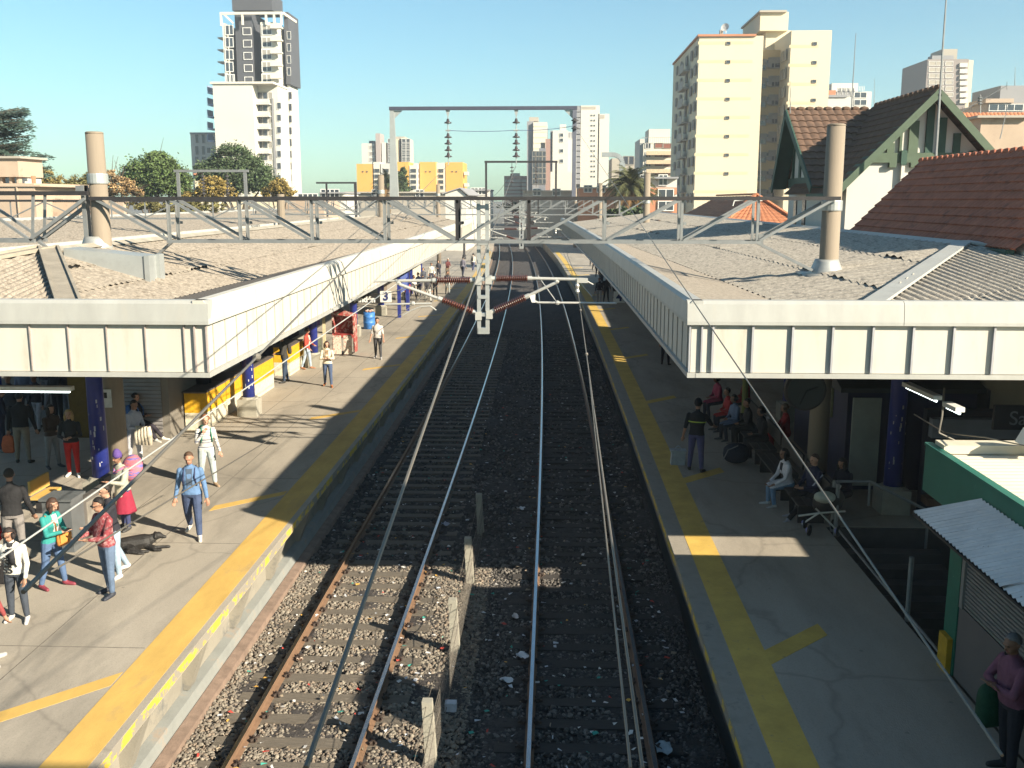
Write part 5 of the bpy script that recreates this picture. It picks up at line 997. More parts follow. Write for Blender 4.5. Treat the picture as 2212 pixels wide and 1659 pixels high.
g = MB(); g.box(WX-.02,WX+.30,13.15,13.55,1.1,3.418); g.build('corner_post', mat('worn_green_post', (.02,.15,.10), .6, .15, 3, .1, 20, col2=(.30,.33,.28), c2=.66, w2=.03, s2=5), t)
g = MB(); g.box(WX,WX+.2,4.0,13.148,1.1,2.15); g.build('counter_wall', mat('grey_counter_wall', (.15,.13,.125), .85, .08, 2), t)
g = MB(); n = 22
for k in range(n): z = 2.16+1.24*k/n; g.prism([(WX+.05,z),(WX-.0,z+.012),(WX-.005,z+.045),(WX+.05,z+.062)], 'y', 4.0, 13.0)
g.build('roller_shutter', M_shut, t); g = MB(); g.box(WX-.03,WX+.05,13.005,13.10,2.15,3.4); g.build('shutter_rail', M_galvd, t); g = MB(); g.box(WX+.21,KR,4.0,13.5,1.1,3.4); g.build('body', mat('kiosk_body_dark', (.05,.06,.06), .9, .1, 1), t)
g = MB(); g.box(WX-.10,WX-.025,13.2,13.5,1.1,1.62); g.build('yellow_hatch', pmat((.55,.32,.02)), t); g = MB(); g.box(WX-.05,WX-.022,13.5,13.75,2.9,3.2); s_ = g.build('number_plate', M_black, t)
add_text('38', .16, pmat((.6,.6,.6)), s_, Vector((WX-.055,13.62,3.05))-t.location, (R(90),0,R(-90)))
g = MB()
for x in (6.6, 7.2): g.box(x+.12,x+.2,KY-.75,KY-.7,4.05,4.3); g.prism([(x-.05,4.3),(x+.4,4.3),(x+.3,4.5),(x+.05,4.5)], 'y', KY-.85, KY-.55)
one('floodlights', g, M_gwhite, 'pair of small white floodlights standing on the kiosk roof', 'lamp')
g = MB(); a = G(2040,840,4.9); pts = [tuple(atY(2040,838,15.5)), tuple(atY(2035,900,15)), tuple(atY(2028,935,14.4)), (5.9,KY-.1,4.2)]; g.path(pts,.014,6); pts = [tuple(atY(1975,895,16)), tuple(atY(2040,935,14.6)), tuple(atY(2130,945,13.6)), tuple(atY(2225,965,13))]; g.path(pts,.010,5); one('cable', g, M_wire, 'pale cable dropping from the right canopy onto the kiosk roof', 'cable')
# --- railing at the stairwell
t = thing('stair_railing', 'grey steel railing along the stairwell beside the right platform', 'railing', (5.68, 17, PZ))
for y in (19.45, 19.2, 15.1): g = MB(); g.tube((5.7,y,PZ-.05),(5.7,y,PZ+1.02),.04,n=10); g.build('post', M_galvd, t)
g = MB(); g.tube((5.7,19.2,PZ+.14),(5.7,13.6,PZ+.05),.022,n=8); g.build('low_rail', M_galvd, t)
g = MB(); g.path([(5.75,19.45,PZ+1.0),(6.4,19.45,PZ+1.0),(7.6,19.45,PZ+.4),(7.6,19.45,PZ-.6)],.03,8); g.path([(6.4,19.45,PZ+.5),(6.4,19.45,PZ+1.0)],.025,8); g.build('hand_rail', M_galvd, t)
# --- under the right canopy: dim booth with curved roof, panel, posters, clock, sign
t = thing('platform_booth', 'dark blue booth with a curved roof in the shade of the right canopy', 'booth', (7.4, 24, PZ))
g = MB(); g.box(6.72,9.6,22.3,27.0,PZ,3.4); g.build('body', mat('booth_navy', (.022,.026,.075), .6, .15, 2), t)
g = MB(); pr = [(22.1,3.40),(22.1,3.50)]+[(22.1+5.2*k/10, 3.5+.5*math.sin(math.pi*k/10)) for k in range(1,10)]+[(27.3,3.5),(27.3,3.40)]; g.prism(pr, 'x', 6.5, 9.7); g.build('curved_roof', mat('booth_roof', (.05,.055,.06), .6, .1, 2), t)
g = MB(); g.box(6.66,6.715,23.4,26.4,2.55,3.25); g.build('poster', mat('faded_poster', (.24,.24,.13), .7, .25, 3), t)
g = MB(); g.box(6.68,7.3,21.75,21.8,1.35,3.35); g.build('pale_panel', mat('pale_panel', (.34,.36,.32), .6, .15, 2), t)
t = thing('wall_counter', 'dark ticket counter with a pale board under the right canopy', 'counter', (8.6, 20, PZ)); g = MB(); g.box(7.75,9.7,20.3,20.5,PZ,3.4); g.build('front', mat('counter_dark', (.018,.02,.035), .6, .2, 2), t); g = MB(); g.box(7.8,9.6,20.1,20.295,2.85,3.25); g.build('board', mat('grey_board', (.20,.22,.26), .7, .1, 2), t); g = MB(); g.box(7.75,9.7,19.95,20.29,1.45,1.6); g.build('ledge', mat('wood_ledge', (.12,.07,.04), .7, .2, 3), t)
c = atY(1738, 842, 18.2); t = thing('platform_clock', 'large round dim clock hanging under the right canopy front', 'clock', (c.x, 18.2, c.z-.35)); g = MB(); g.lathe([(0,.34),(.02,.38),(.16,.38),(.18,.34)], (c.x,18.1,c.z),(c.x,18.4,c.z),24); g.build('case', M_dsteel, t); g = MB(); g.lathe([(0,.335),(.01,.335)], (c.x,18.085,c.z),(c.x,18.4,c.z),24); f_ = g.build('dial', mat('clock_dial', (.045,.05,.05), .6, .1, 4), t)
g = MB(); g.bar((c.x,18.07,c.z),(c.x+.2,18.07,c.z+.08),.03,.01); g.bar((c.x,18.07,c.z),(c.x-.1,18.07,c.z-.25),.025,.01); g.build('hands', M_black, f_); g = MB(); g.tube((c.x,18.2,c.z+.4),(c.x,18.2,5.12),.025,n=6); g.build('hanger', M_dsteel, t)
def sign(label, x0, x1, y, z0, z1, parts, loc):
    t = thing('platform_sign', label, 'sign', loc); return t
c = atY(2200, 905, 17.5); t = thing('exit_sign', 'black hanging exit sign with grey lettering, cut by the right edge', 'sign', (c.x, 17.5, c.z-.2)); g = MB(); g.box(c.x-.42,c.x+1.0,17.5,17.58,c.z-.2,c.z+.24); p_ = g.build('panel', M_black, t); add_text('Salida', .36, mat('dim_letter_grey', (.24,.25,.26), .6), p_, Vector((c.x+.24,17.497,c.z))-t.location, (R(90),0,0))
for k in range(4):                                 # bench row under the right canopy
    y0 = 19.6+2.3*k; t = thing('bench', ['dark bench nearest the pushchair, under the right canopy', 'second dark bench, where the newspaper reader sits', 'third dark bench in the row beyond the reader', 'farthest dark bench of the row under the right canopy'][k], 'bench', (5.6, y0+1, PZ), 0, 'benches under the right canopy')
    g = MB(); 
    for q in range(3): g.box(5.05+.02*k+.19*q,5.22+.02*k+.19*q,y0,y0+2.0,PZ+.40,PZ+.44)
    g.build('seat', mat('bench_slat', (.05,.045,.04), .7, .2, 4), t); g = MB(); g.box(5.66+.02*k,5.70+.02*k,y0,y0+2.0,PZ+.55,PZ+.9); g.build('backrest', MATS['bench_slat'], t)
    for yy in (y0+.2, y0+1.75): g = MB(); g.box(5.1+.02*k,5.64+.02*k,yy,yy+.06,PZ,PZ+.398); g.build('leg', M_dsteel, t)
# pushchair
p = G(1770, 1150, PZ); t = thing('pushchair', 'dark pushchair with pale cover and wheels near the lit strip of platform', 'pushchair', (p.x, p.y, PZ)); x, y = p.x, p.y
g = MB(); g.path([(x-.5,y-.25,PZ+.42),(x-.1,y-.3,PZ+.5),(x+.45,y-.1,PZ+.48)],.02,8); g.path([(x-.3,y+.2,PZ+.1),(x+.1,y,PZ+.5),(x+.4,y+.1,PZ+.95)],.018,8); g.path([(x+.3,y-.1,PZ+.1),(x-.1,y,PZ+.5)],.018,8); g.build('frame', M_alu, t)
g = MB(); g.lathe([(0,.10),(.15,.24),(.45,.26),(.62,.12)], (x-.1,y+.1,PZ+.48),(x+.45,y+.2,PZ+.75),12); g.build('seat', M_black, t, smooth=True); g = MB(); g.ball((x+.05,y-.05,PZ+.75),.2,(1.1,.8,.6),12); g.build('cover', pmat((.40,.42,.36)), t, smooth=True)
for wx, wy in ((-.28,-.2),(.28,-.22),(-.25,.25),(.3,.22)): g = MB(); g.lathe([(0,.09),(.01,.11),(.04,.11),(.05,.09)], (x+wx,y+wy,PZ+.11),(x+wx+.05,y+wy-.03,PZ+.11),14); w_ = g.build('wheel', M_black, t); g = MB(); g.lathe([(0,.05),(.012,.06)], (x+wx-.006,y+wy-.008,PZ+.11),(x+wx-.05,y+wy-.03,PZ+.11),12); g.build('hub', pmat((.25,.25,.5)), w_)
p = G(1465, 1005, PZ); g = MB(); g.prism([(p.x-.18,PZ),(p.x+.16,PZ),(p.x+.18,PZ+.34),(p.x-.16,PZ+.34)], 'y', p.y, p.y+.22); g.box(p.x-.2,p.x+.2,p.y-.02,p.y+.24,PZ+.345,PZ+.38); g.path([(p.x-.12,p.y+.1,PZ+.38),(p.x,p.y+.1,PZ+.48),(p.x+.12,p.y+.1,PZ+.38)],.012,6); one('bucket', g, pmat((.40,.43,.45)), 'pale grey tool bucket standing beside the worker', 'bucket')
p = G(1568, 1000, PZ); t = thing('rucksack', 'dark blue rucksack heap on the ground right of the worker', 'bag', (p.x,p.y,PZ)); g = MB(); q = MB().ball((0,0,0),1,n=14); g.add([(p.x+.25+v[0]*.34,p.y+v[1]*.22,PZ+.26+math.copysign(abs(v[2])**.7,v[2])*.26) for v in q.v], q.f); g.build('bag_body', pmat((.02,.028,.05)), t, smooth=True); g = MB(); g.path([(p.x-.1,p.y-.15,PZ+.12),(p.x,p.y-.24,PZ+.4),(p.x+.25,p.y-.2,PZ+.5)],.015,6); g.build('strap', pmat((.3,.3,.3)), t)
p = G(1556, 930, PZ); g = MB(); g.tube((p.x+.9,p.y+1.2,PZ),(p.x+.9,p.y+1.2,PZ+2.6),.09,n=12); g.box(p.x+.72,p.x+1.08,p.y+1.1,p.y+1.3,PZ+1.5,PZ+2.5); one('info_post', g, pmat((.22,.23,.07)), 'yellow-green information post behind the seated people in red', 'post')
# number signs hanging from the canopies
def numsign(num, px, py, Y, lab, word=None, side=-1):
    c = atY(px, py, Y); t = thing('platform_sign', lab, 'sign', (c.x, Y, c.z-.3)); g = MB(); s = 12*Y/FPX
    g.box(c.x-s,c.x+s,Y,Y+.1,c.z-s,c.z+s); p_ = g.build('number_panel', M_gwhite, t); add_text(num, s*2.1, pmat((.03,.04,.14)), p_, Vector((c.x,Y-.005,c.z))-t.location, (R(90),0,0), weight=.02)
    if word:
        w = 74*Y/FPX; g = MB(); g.box(c.x-s-w-.01,c.x-s-.01,Y,Y+.1,c.z-s-.05,c.z+s-.1); q_ = g.build('name_panel', M_black, t); add_text(word, s*1.45, M_gwhite, q_, Vector((c.x-s-w/2+.06,Y-.005,c.z-.12))-t.location, (R(90),0,0), weight=.018)
    g = MB(); g.tube((c.x-.2,Y+.05,c.z+s),(c.x-.2,Y+.05,5.1),.02,n=6); g.build('hanger', M_dsteel, t)
numsign('3', 833, 641, 40, 'hanging platform sign with black name panel and white square 3', 'Andén')
numsign('4', 1338, 642, 41, 'hanging white square sign with a blue 4 in the shade')
# --- left platform: stalls
M_cy = pmat((.66,.36,.01)); M_cw = pmat((.66,.60,.46)); M_ct = pmat((.12,.10,.09))
def counter(y0, y1, x, lab, yellow=True, low=True):
    t = thing('stall_counter', lab, 'counter', (x-.3, (y0+y1)/2, PZ), 0, 'yellow and white stall counters')
    g = MB(); g.box(x-.6,x,y0,y1,PZ,PZ+.50); g.build('base', M_cw, t); g = MB(); g.box(x-.6,x+.015,y0,y1,PZ+.502,PZ+1.08); g.build('front', M_cy if yellow else M_cw, t); g = MB(); g.box(x-.65,x+.04,y0-.03,y1+.03,PZ+1.082,PZ+1.12); g.build('top', M_ct, t)
    return t
counter(27.6, 29.4, -9.95, 'yellow and white counter left of the plinthed blue column'); counter(31.2, 34.3, -9.83, 'long yellow and white counter with bottles right of the plinthed blue column'); counter(36.6, 38.6, -9.86, 'bright yellow counter beside the woman in red'); counter(29.6, 31.0, -9.98, 'short yellow counter hidden behind the plinthed column')
g = MB()
t = thing('bottle_group', 'small orange and clear bottles on the long yellow counter', 'bottles', (-10.2, 32.6, PZ+1.12))
for k in range(7): g = MB(); bx_, by_ = -10.3+.10*(k % 3), 32.3+.09*k; g.lathe([(0,.035),(.14,.035),(.2,.014),(.26,.014)], (bx_,by_,PZ+1.12),(bx_,by_,PZ+2),8); g.build('bottle', pmat(((.55,.22,.06),(.5,.4,.3))[k % 2]), t)
t = thing('shuttered_kiosk', 'shuttered grey kiosk end with a yellow side under the left canopy', 'kiosk', (-12, 27, PZ)); g = MB(); g.box(-13.4,-10.6,26.6,31,PZ,PZ+2.5); g.build('body', mat('kiosk_grey', (.20,.18,.15), .8, .1, 2), t); g = MB()
for k in range(16): g.prism([(26.58,PZ+.15+.11*k),(26.55,PZ+.17+.11*k),(26.58,PZ+.25+.11*k)], 'x', -12.4, -10.8)
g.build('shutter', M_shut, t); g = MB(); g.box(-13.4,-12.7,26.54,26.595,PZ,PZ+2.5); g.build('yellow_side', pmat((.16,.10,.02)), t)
t = thing('stall', 'stall with green post, white shelf and purple box beside the second blue column', 'stall', (-9.8, 40, PZ)); g = MB(); g.box(-10.6,-9.7,39.2,41.2,PZ,PZ+.9); g.build('cabinet', pmat((.10,.11,.08)), t); g = MB(); g.box(-10.6,-9.6,39.1,41.2,PZ+.902,PZ+.96); g.build('shelf', M_cw, t); g = MB(); g.box(-9.68,-9.6,39.0,39.08,PZ,PZ+2.6); g.build('post', pmat((.35,.42,.2)), t); g = MB(); g.box(-10.3,-9.7,40.2,41.0,PZ+1.4,PZ+1.7); g.build('purple_box', pmat((.10,.05,.22)), t)
g = MB(); g.box(-10.7,-9.55,39.05,41.3,PZ+.96,PZ+2.6) if False else g.box(-12.5,-10.7,38.9,41.4,PZ,PZ+2.6); g.build('back', pmat((.03,.03,.06)), t)
t = thing('newsstand', 'open red newsstand with magazines clipped to its white doors', 'newsstand', (-8.8, 42, PZ)); g = MB(); g.box(-9.3,-8.45,42.3,42.36,PZ+.9,PZ+1.75); g.box(-9.35,-9.3,41.7,42.36,PZ+.1,PZ+1.75); g.box(-8.45,-8.4,41.7,42.36,PZ+.1,PZ+1.65); g.prism([(-9.35,PZ+1.75),(-8.4,PZ+1.65),(-8.4,PZ+1.7),(-9.35,PZ+1.95)], 'y', 41.7, 42.4); g.build('cabinet', mat('newsstand_red', (.36,.06,.05), .6, .3, 6, col2=(.55,.45,.38), c2=.52, w2=.03, s2=7), t)
g = MB(); g.box(-9.3,-8.45,41.7,42.3,PZ+.75,PZ+.9); g.build('shelf', pmat((.35,.05,.04)), t)
for k in range(2): g = MB(); g.box(-9.3+.46*k,-8.95+.46*k,41.55,41.6,PZ+.06,PZ+.86); g.build('magazine_door', mat('magazine_covers', (.66,.58,.48), .7, .2, 9, col2=(.5,.12,.08), c2=.55, w2=.03, s2=9), t)
g = MB(); g.box(-9.62,-9.5,41.1,41.16,PZ+.0,PZ+2.45); g.build('side_panel', pmat((.55,.48,.30)), t)
def barrel(px, py, label, col, tr_col):
    p = G(px, py, PZ); t = thing('litter_barrel', label, 'litter bin', (p.x,p.y,PZ)); g = MB(); g.lathe([(0,.27),(.02,.29),(.3,.30),(.32,.315),(.34,.30),(.6,.30),(.62,.315),(.64,.30),(.86,.29),(.87,.26),(.80,.25)], (p.x,p.y,PZ),(p.x,p.y,PZ+2),20); g.build('drum', pmat(col,.5), t, smooth=True)
    g = MB(); rnd = random.Random(px)
    for k in range(16): a = rnd.random()*6.28; q = rnd.random()*.2; g.ball((p.x+q*math.cos(a),p.y+q*math.sin(a),PZ+.84+rnd.random()*.14), rnd.uniform(.04,.09), (1.2,1,.7), 6, k % 3)
    o = g.build('rubbish', [pmat(c) for c in tr_col], t); o['kind'] = 'stuff'
barrel(798, 710, 'bright blue litter barrel by the platform 3 sign', (.05,.20,.55), ((.6,.5,.42),(.5,.3,.25),(.6,.6,.55)))
barrel(242, 1022, 'blue litter barrel heaped with green and white rubbish beside the grey pole', (.10,.18,.36), ((.66,.64,.6),(.10,.4,.18),(.6,.6,.5)))
# blue tubular frame further along
a, b = G(863, 686, PZ), G(881, 671, PZ); t = thing('blue_frame', 'blue steel sign frame on two legs under the left cantilever', 'sign', (a.x,a.y,PZ)); 
for p in (a, b): g = MB(); g.box(p.x-.09,p.x+.09,p.y-.09,p.y+.09,PZ,PZ+2.3); g.build('leg', M_blue, t)
g = MB(); g.bar((a.x,a.y,PZ+1.6),(b.x,b.y,PZ+1.6),.06,.5); g.bar((a.x,a.y,PZ+2.15),(b.x,b.y,PZ+2.15),.06,.3); g.build('panel', pmat((.08,.12,.35)), t)
for (px, py, yy, lab) in ((1003, 560, 0, 'dark lamp column on the far sunny left platform'),):
    p = G(px, py, PZ); g = MB(); g.lathe([(0,.22),(.5,.2),(.55,.12),(3.4,.1)], (p.x,p.y,PZ),(p.x,p.y,9),10); one('lamp_post', g, M_dsteel, lab, 'lamp post')
# pale kiosk blocks along the far left platform
t = thing('shelter', 'pale cream hut with blue corner posts far along the left platform', 'hut', (-9.5, 73, PZ)); g = MB(); g.box(-11.8,-9.4,70,76,PZ+.9,PZ+2.6); g.build('upper_wall', M_cw, t, wbend); g = MB(); g.box(-11.8,-9.4,70,76,PZ,PZ+.898); g.build('lower_wall', M_tan, t, wbend)
for y in (69.9, 76.1): g = MB(); g.box(-9.5,-9.3,y-.1,y+.1,PZ,PZ+2.7); g.build('post', M_blue, t, wbend)
# grey litter cabinet with poster boards, yellow board
p = G(113, 1150, PZ); t = thing('litter_cabinet', 'grey steel cabinet with a long row of poster boards, between the waiting people', 'cabinet', (-9.3, 17.6, PZ))
g = MB(); g.box(-9.52,-8.97,17.5,18.0,PZ,PZ+1.0); g.box(-9.56,-8.93,17.46,18.04,PZ+1.002,PZ+1.05); g.build('cabinet', mat('cabinet_grey', (.15,.16,.165), .5, .12, 3, metal=.2), t)
for k in range(2): g = MB(); g.box(-9.1-.2*k,-9.02-.2*k,18.1+1.3*k,19.3+1.3*k,PZ+.05,PZ+.85); g.bar((-9.06-.2*k,18.1+1.3*k,PZ+.87),(-9.06-.2*k,19.3+1.3*k,PZ+.87),.12,.035); b_ = g.build('poster_board', mat('poster_board', (.13,.12,.11), .6, .15, 3), t); g = MB(); g.box(-9.019-.2*k,-9.01-.2*k,18.2+1.3*k,19.2+1.3*k,PZ+.13,PZ+.76); g.build('poster', mat('old_posters', (.24,.22,.19), .7, .3, 5), b_)
t = thing('yellow_bench', 'yellow painted board bench beside the man in black and grey', 'bench', (-10.7, 20.1, PZ)); g = MB(); g.box(-10.95,-10.68,19.7,20.5,PZ+.32,PZ+.38); g.build('seat', M_yel, t); g = MB(); g.box(-10.98,-10.93,19.7,20.5,PZ+.42,PZ+.72); g.build('backrest', M_yel, t)
for y in (19.8, 20.3): g = MB(); g.box(-10.9,-10.7,y,y+.08,PZ,PZ+.318); g.build('leg', M_dsteel, t)
t = thing('long_bench', 'grey slatted bench at the lower left behind the standing people', 'bench', (-9.6, 14.9, PZ)); g = MB()
for q in range(4): g.box(-9.95+.14*q,-9.83+.14*q,13.0,16.4,PZ+.42,PZ+.46)
g.build('seat', mat('grey_slat', (.22,.21,.19), .8, .15, 4), t)
for y in (13.3, 15.9): g = MB(); g.box(-9.9,-9.45,y,y+.1,PZ,PZ+.418); g.build('leg', M_dsteel, t)
# notice on the grey pole
c = atY(257, 862, 21.74); g = MB(); g.box(-10.3,-9.98,21.735,21.745,c.z-.2,c.z+.22); g.box(-10.2,-10.08,21.73,21.7345,c.z+.02,c.z+.15,1); one('paper_notice', g, [pmat((.62,.62,.60)), M_black], 'white paper notice taped to the grey concrete pole', 'notice')
# dog lying on the platform
p = G(300, 1185, PZ); t0 = p
def dog():
    px, py = p.x, p.y; hx = Vector((.93,.36,0)).normalized(); sx = Vector((.36,-.93,0)).normalized(); up = Vector((0,0,1)); O = Vector((px,py,PZ))
    def q(a, b, c): return O+hx*a*.86+sx*b*1.0+up*c*.92
    cap = [((-.32,0,.12),(-.12,.0,.135),.115,.12),((-.12,0,.135),(.14,-.01,.14),.12,.125),((.14,-.01,.14),(.26,-.03,.17),.115,.085),((.26,-.03,.17),(.38,-.05,.22),.075,.062),((.38,-.05,.22),(.43,-.05,.23),.066,.06),((.43,-.05,.22),(.56,-.02,.19),.045,.028),
           ((.36,-.10,.28),(.33,-.13,.22),.022,.028),((.37,.01,.28),(.36,.05,.23),.022,.026),((.16,.08,.08),(.34,.16,.05),.045,.032),((.34,.16,.05),(.58,.14,.03),.03,.024),((.58,.14,.03),(.64,.14,.025),.028,.024),((.15,.02,.06),(.34,.28,.04),.04,.03),((.34,.28,.04),(.46,.30,.03),.028,.024),
           ((-.28,.06,.10),(-.10,.20,.08),.075,.05),((-.10,.20,.08),(.06,.30,.04),.045,.03),((.06,.30,.04),(.20,.30,.03),.026,.024),((-.26,.0,.08),(-.20,.24,.05),.06,.045),((-.20,.24,.05),(.0,.36,.03),.035,.025),((.0,.36,.03),(.10,.37,.025),.026,.022),((-.40,.02,.07),(-.56,.14,.03),.028,.018),((-.56,.14,.03),(-.52,.30,.02),.018,.012)]
    mb = MB()
    for a, b, ra, rb in cap:
        a_, b_ = q(*a), q(*b); ra *= 1.18; rb *= 1.18; L = (b_-a_).length; mb.lathe([(-ra*.98,ra*.2),(-ra*.55,ra*.83),(0,ra),(L,rb),(L+rb*.55,rb*.83),(L+rb*.98,rb*.2)], a_, b_, 10)
    me = mb.mesh('dog', mat('black_fur', (.022,.02,.019), .6, .4, 12, .5, 60, col2=(.07,.065,.06), c2=.6, w2=.1, s2=8), O); o = bpy.data.objects.new('dog', me); o.location = O; C.objects.link(o); tag(o, 'black dog lying on its side on the sunny platform', 'dog')
    m = o.modifiers.new('r','REMESH'); m.mode = 'VOXEL'; m.voxel_size = .012; m.use_smooth_shade = True; s = o.modifiers.new('s','SMOOTH'); s.iterations = 3
    g = MB(); g.lathe([(0,.078),(.02,.08),(.03,.075)], tuple(q(.27,-.03,.175)), tuple(q(.4,-.05,.23)), 12); g.build('collar', pmat((.3,.28,.25)), o)
dog()

# unseen: footbridge with roof added to shade wires, station block added to cut sun
t = thing('footbridge', 'footbridge across the tracks at the camera, unseen roof added to shade the wires', 'footbridge', (0, -2, 0))
g = MB(); g.box(-24,24,-4.2,-.5,5.75,5.98); g.build('deck', M_fence, t); g = MB(); g.box(-24,24,-4.6,.42,9.9,10.05); g.build('roof', M_galv, t); g = MB(); g.box(-24,24,-.62,-.52,5.985,7.05); g.build('parapet', M_dsteel, t)
for x in (-20,-9,9,20): g = MB(); g.box(x-.1,x+.1,-.72,-.63,5.985,9.895); g.build('post', M_dsteel, t)
t = thing('station_building', 'unseen station block added to shade the stairwell beside the kiosk', 'building', (15, 9, 0)); g = MB(); g.box(11.9,22,3.0,14.3,0,5.0); g.build('wall', M_wht, t); g = MB(); g.box(11.7,22.2,2.8,14.35,5.002,5.2); g.build('roof', M_asb, t)  # block out of view, added to keep sun off the stairwell
# ================================================================== PEOPLE (one continuous body each; hair, skirts, packs as children or things)
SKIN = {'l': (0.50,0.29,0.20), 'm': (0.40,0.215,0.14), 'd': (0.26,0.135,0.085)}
def V3(*a): return np.array(a, float)
def nrm(a): return a/ (np.linalg.norm(a)+1e-9)
PENDING = []
def person(label, px, py, z0, head, H=1.70, skin='m', hair=(0.02,0.015,0.012), hairlen=0, top=(.1,.1,.1), pants=(.03,.05,.12), shoes=(.05,.04,.03),
           legs=((0,0,4),(0,0,4)), arms=((8,8,15,0),(8,8,15,0)), lean=4, hz=None, female=False, sleeve=1.0, bulk=1.0, legw=1.0, headturn=0, headtilt=8, group='people waiting on the platforms',
           skirt=None, hat=None, extra=None, near=False, topmat=None, pos=None, twist=0, shorts=False, belly=0.0, hem=-.012):
    """px, py: where the feet stand in the 2212 view. head: heading in degrees, 0 looks along the track away from us, 180 towards us, 90 to the right.
    legs: (swing forward, knee bend, outward) per side (left, right); arms: (forward, outward, elbow bend, inward)"""
    p = pos if pos is not None else G(px, py, z0)
    f = V3(math.sin(R(head)), math.cos(R(head)), 0); r = V3(math.cos(R(head)), -math.sin(R(head)), 0); u = V3(0,0,1)
    hp = (.52*H) if hz is None else hz
    segs = []        # (kind, a, b, ra, rb)
    pel = u*hp
    foot_low = 1e9; ft = []
    for s, (sw, kn, ou) in zip((-1, 1), legs):
        hip = pel+r*s*.052*H-u*.01*H
        def rot(a): return nrm(-u*math.cos(R(a))*math.cos(R(ou))+f*math.sin(R(a))+r*s*math.sin(R(ou))*max(0.2,math.cos(R(a))))
        d1 = rot(sw); knee = hip+d1*.245*H; d2 = nrm(rot(sw-kn)); ank = knee+d2*.235*H
        tf = nrm(f*1+r*s*.25+u*(-.15 if hz is None else -.1) + u*math.sin(R(max(0,-(sw-kn)-20)))*-.6); toe = ank+tf*.10*H-u*.022*H
        w = legw
        segs += [('pants', hip, hip+(knee-hip)*.5, .058*H*w, .051*H*w), ('pants', hip+(knee-hip)*.5, knee, .051*H*w, .039*H*w), ('pants', knee, knee+(ank-knee)*.35, .039*H*w, .037*H*w), ('pants' if not shorts else 'skin', knee+(ank-knee)*.35, ank+(knee-ank)*.10, .036*H*w, .026*H*w*(1.12 if not shorts else .9)),
                 ('shoes', ank, ank-u*.012*H-f*.012*H, .026*H, .026*H), ('shoes', ank-u*.018*H, toe, .026*H, .021*H)]
        ft.append(ank[2]-.045*H)
    dz = 0 if hz is not None else -min(ft)
    ln = R(lean); tw = R(twist)
    f2 = f*math.cos(tw)+r*math.sin(tw); r2 = r*math.cos(tw)-f*math.sin(tw)
    su = nrm(u*math.cos(ln)+f*math.sin(ln))
    fw2 = nrm(f2-su*np.dot(f2, su))
    def at(t, fx=0, rx=0): return pel+su*t*H+fw2*fx*H+r2*rx*H
    rings = [(-.045,.080,.058,0),(0,.094 if not female else .100,.068,0),(.05,.086 if not female else .080,.060+belly*.6,.004+belly*.5),(.10,.084 if not female else .076,.058+belly,.006+belly*.6),(.17,.098 if not female else .088,.066+(.008 if female else 0),.008),(.232,.106 if not female else .094,.060,.002),(.262,.098 if not female else .086,.052,-.002),(.288,.066,.044,-.004),(.308,.038,.035,-.004)]
    nb = []
    for t, a, b, fx in rings: nb.append((at(t, fx), a*H*bulk, b*H*bulk*(1.05)))
    sh = {}
    hands = []
    for s, (fo, ou, el, inw) in zip((-1, 1), arms):
        S0 = at(.252, -.002, s*.102*bulk); sh[s] = S0
        d1 = nrm(-su*math.cos(R(fo))*math.cos(R(ou))+fw2*math.sin(R(fo))+r2*s*math.sin(R(ou)))
        E_ = S0+d1*.172*H
        w_ = nrm(fw2*math.cos(R(inw))-r2*s*math.sin(R(inw))+su*.15); wp = w_-d1*np.dot(w_, d1); wp = nrm(wp)
        d2 = nrm(d1*math.cos(R(el))+wp*math.sin(R(el))); Wr = E_+d2*.145*H
        ts = 'top'; k1 = 'top' if sleeve > .25 else 'skin'; k2 = 'top' if sleeve > .75 else 'skin'
        b_ = bulk*(1.0 if sleeve > .75 else .95)
        segs += [('top', S0, S0+(E_-S0)*.45, .033*H*b_, .031*H*b_), (k1, S0+(E_-S0)*.45, E_, .031*H*b_ if k1=='top' else .027*H, .027*H*b_ if k1=='top' else .024*H), (k2, E_, Wr-(Wr-E_)*.06, .0265*H*(b_ if k2=='top' else .9), .020*H*(b_ if k2=='top' else .85))]
        pd = nrm(wp-d2*0)                      # palm faces roughly along wp
        side = nrm(np.cross(d2, wp))*s
        Pm = Wr+d2*.045*H
        segs += [('skin', Wr, Pm, .0150*H, .0185*H), ('skin', Pm-side*.008*H, Pm+side*.008*H, .0165*H, .0165*H)]
        for q, (off, L) in enumerate(((-.017,.040),(-.006,.046),(.005,.044),(.015,.035))):
            b0 = Pm+side*off*H+d2*.012*H; m = b0+nrm(d2+wp*(.35+.08*q))*L*.55*H; e = m+nrm(d2*.6+wp*(.8+.1*q))*L*.5*H
            segs += [('skin', b0, m, .0066*H, .0060*H), ('skin', m, e, .0060*H, .0048*H)]
        tb = Wr-side*.012*H+d2*.012*H; tm = tb+nrm(d2*.7-side*.75+wp*.3)*.030*H; segs += [('skin', tb, tm, .0075*H, .0065*H), ('skin', tm, tm+nrm(d2*.9-side*.2+wp*.4)*.024*H, .0065*H, .005*H)]
        hands.append(Pm+d2*.02*H)
    nk = at(.30, -.004); ht = R(headturn); hf = nrm(fw2*math.cos(ht)+r2*math.sin(ht)); hr = nrm(r2*math.cos(ht)-fw2*math.sin(ht)); tl = R(headtilt)
    hu = nrm(u*math.cos(tl)+hf*math.sin(tl)*1.0); hf = nrm(hf-hu*np.dot(hf, hu)); hr = nrm(np.cross(hf, hu))
    hc = nk+su*.02*H+hu*.082*H+hf*.012*H
    segs += [('skin', nk-su*.02*H, hc-hu*.045*H-hf*.006*H, .033*H*(.85 if female else 1), .030*H*(.85 if female else 1))]
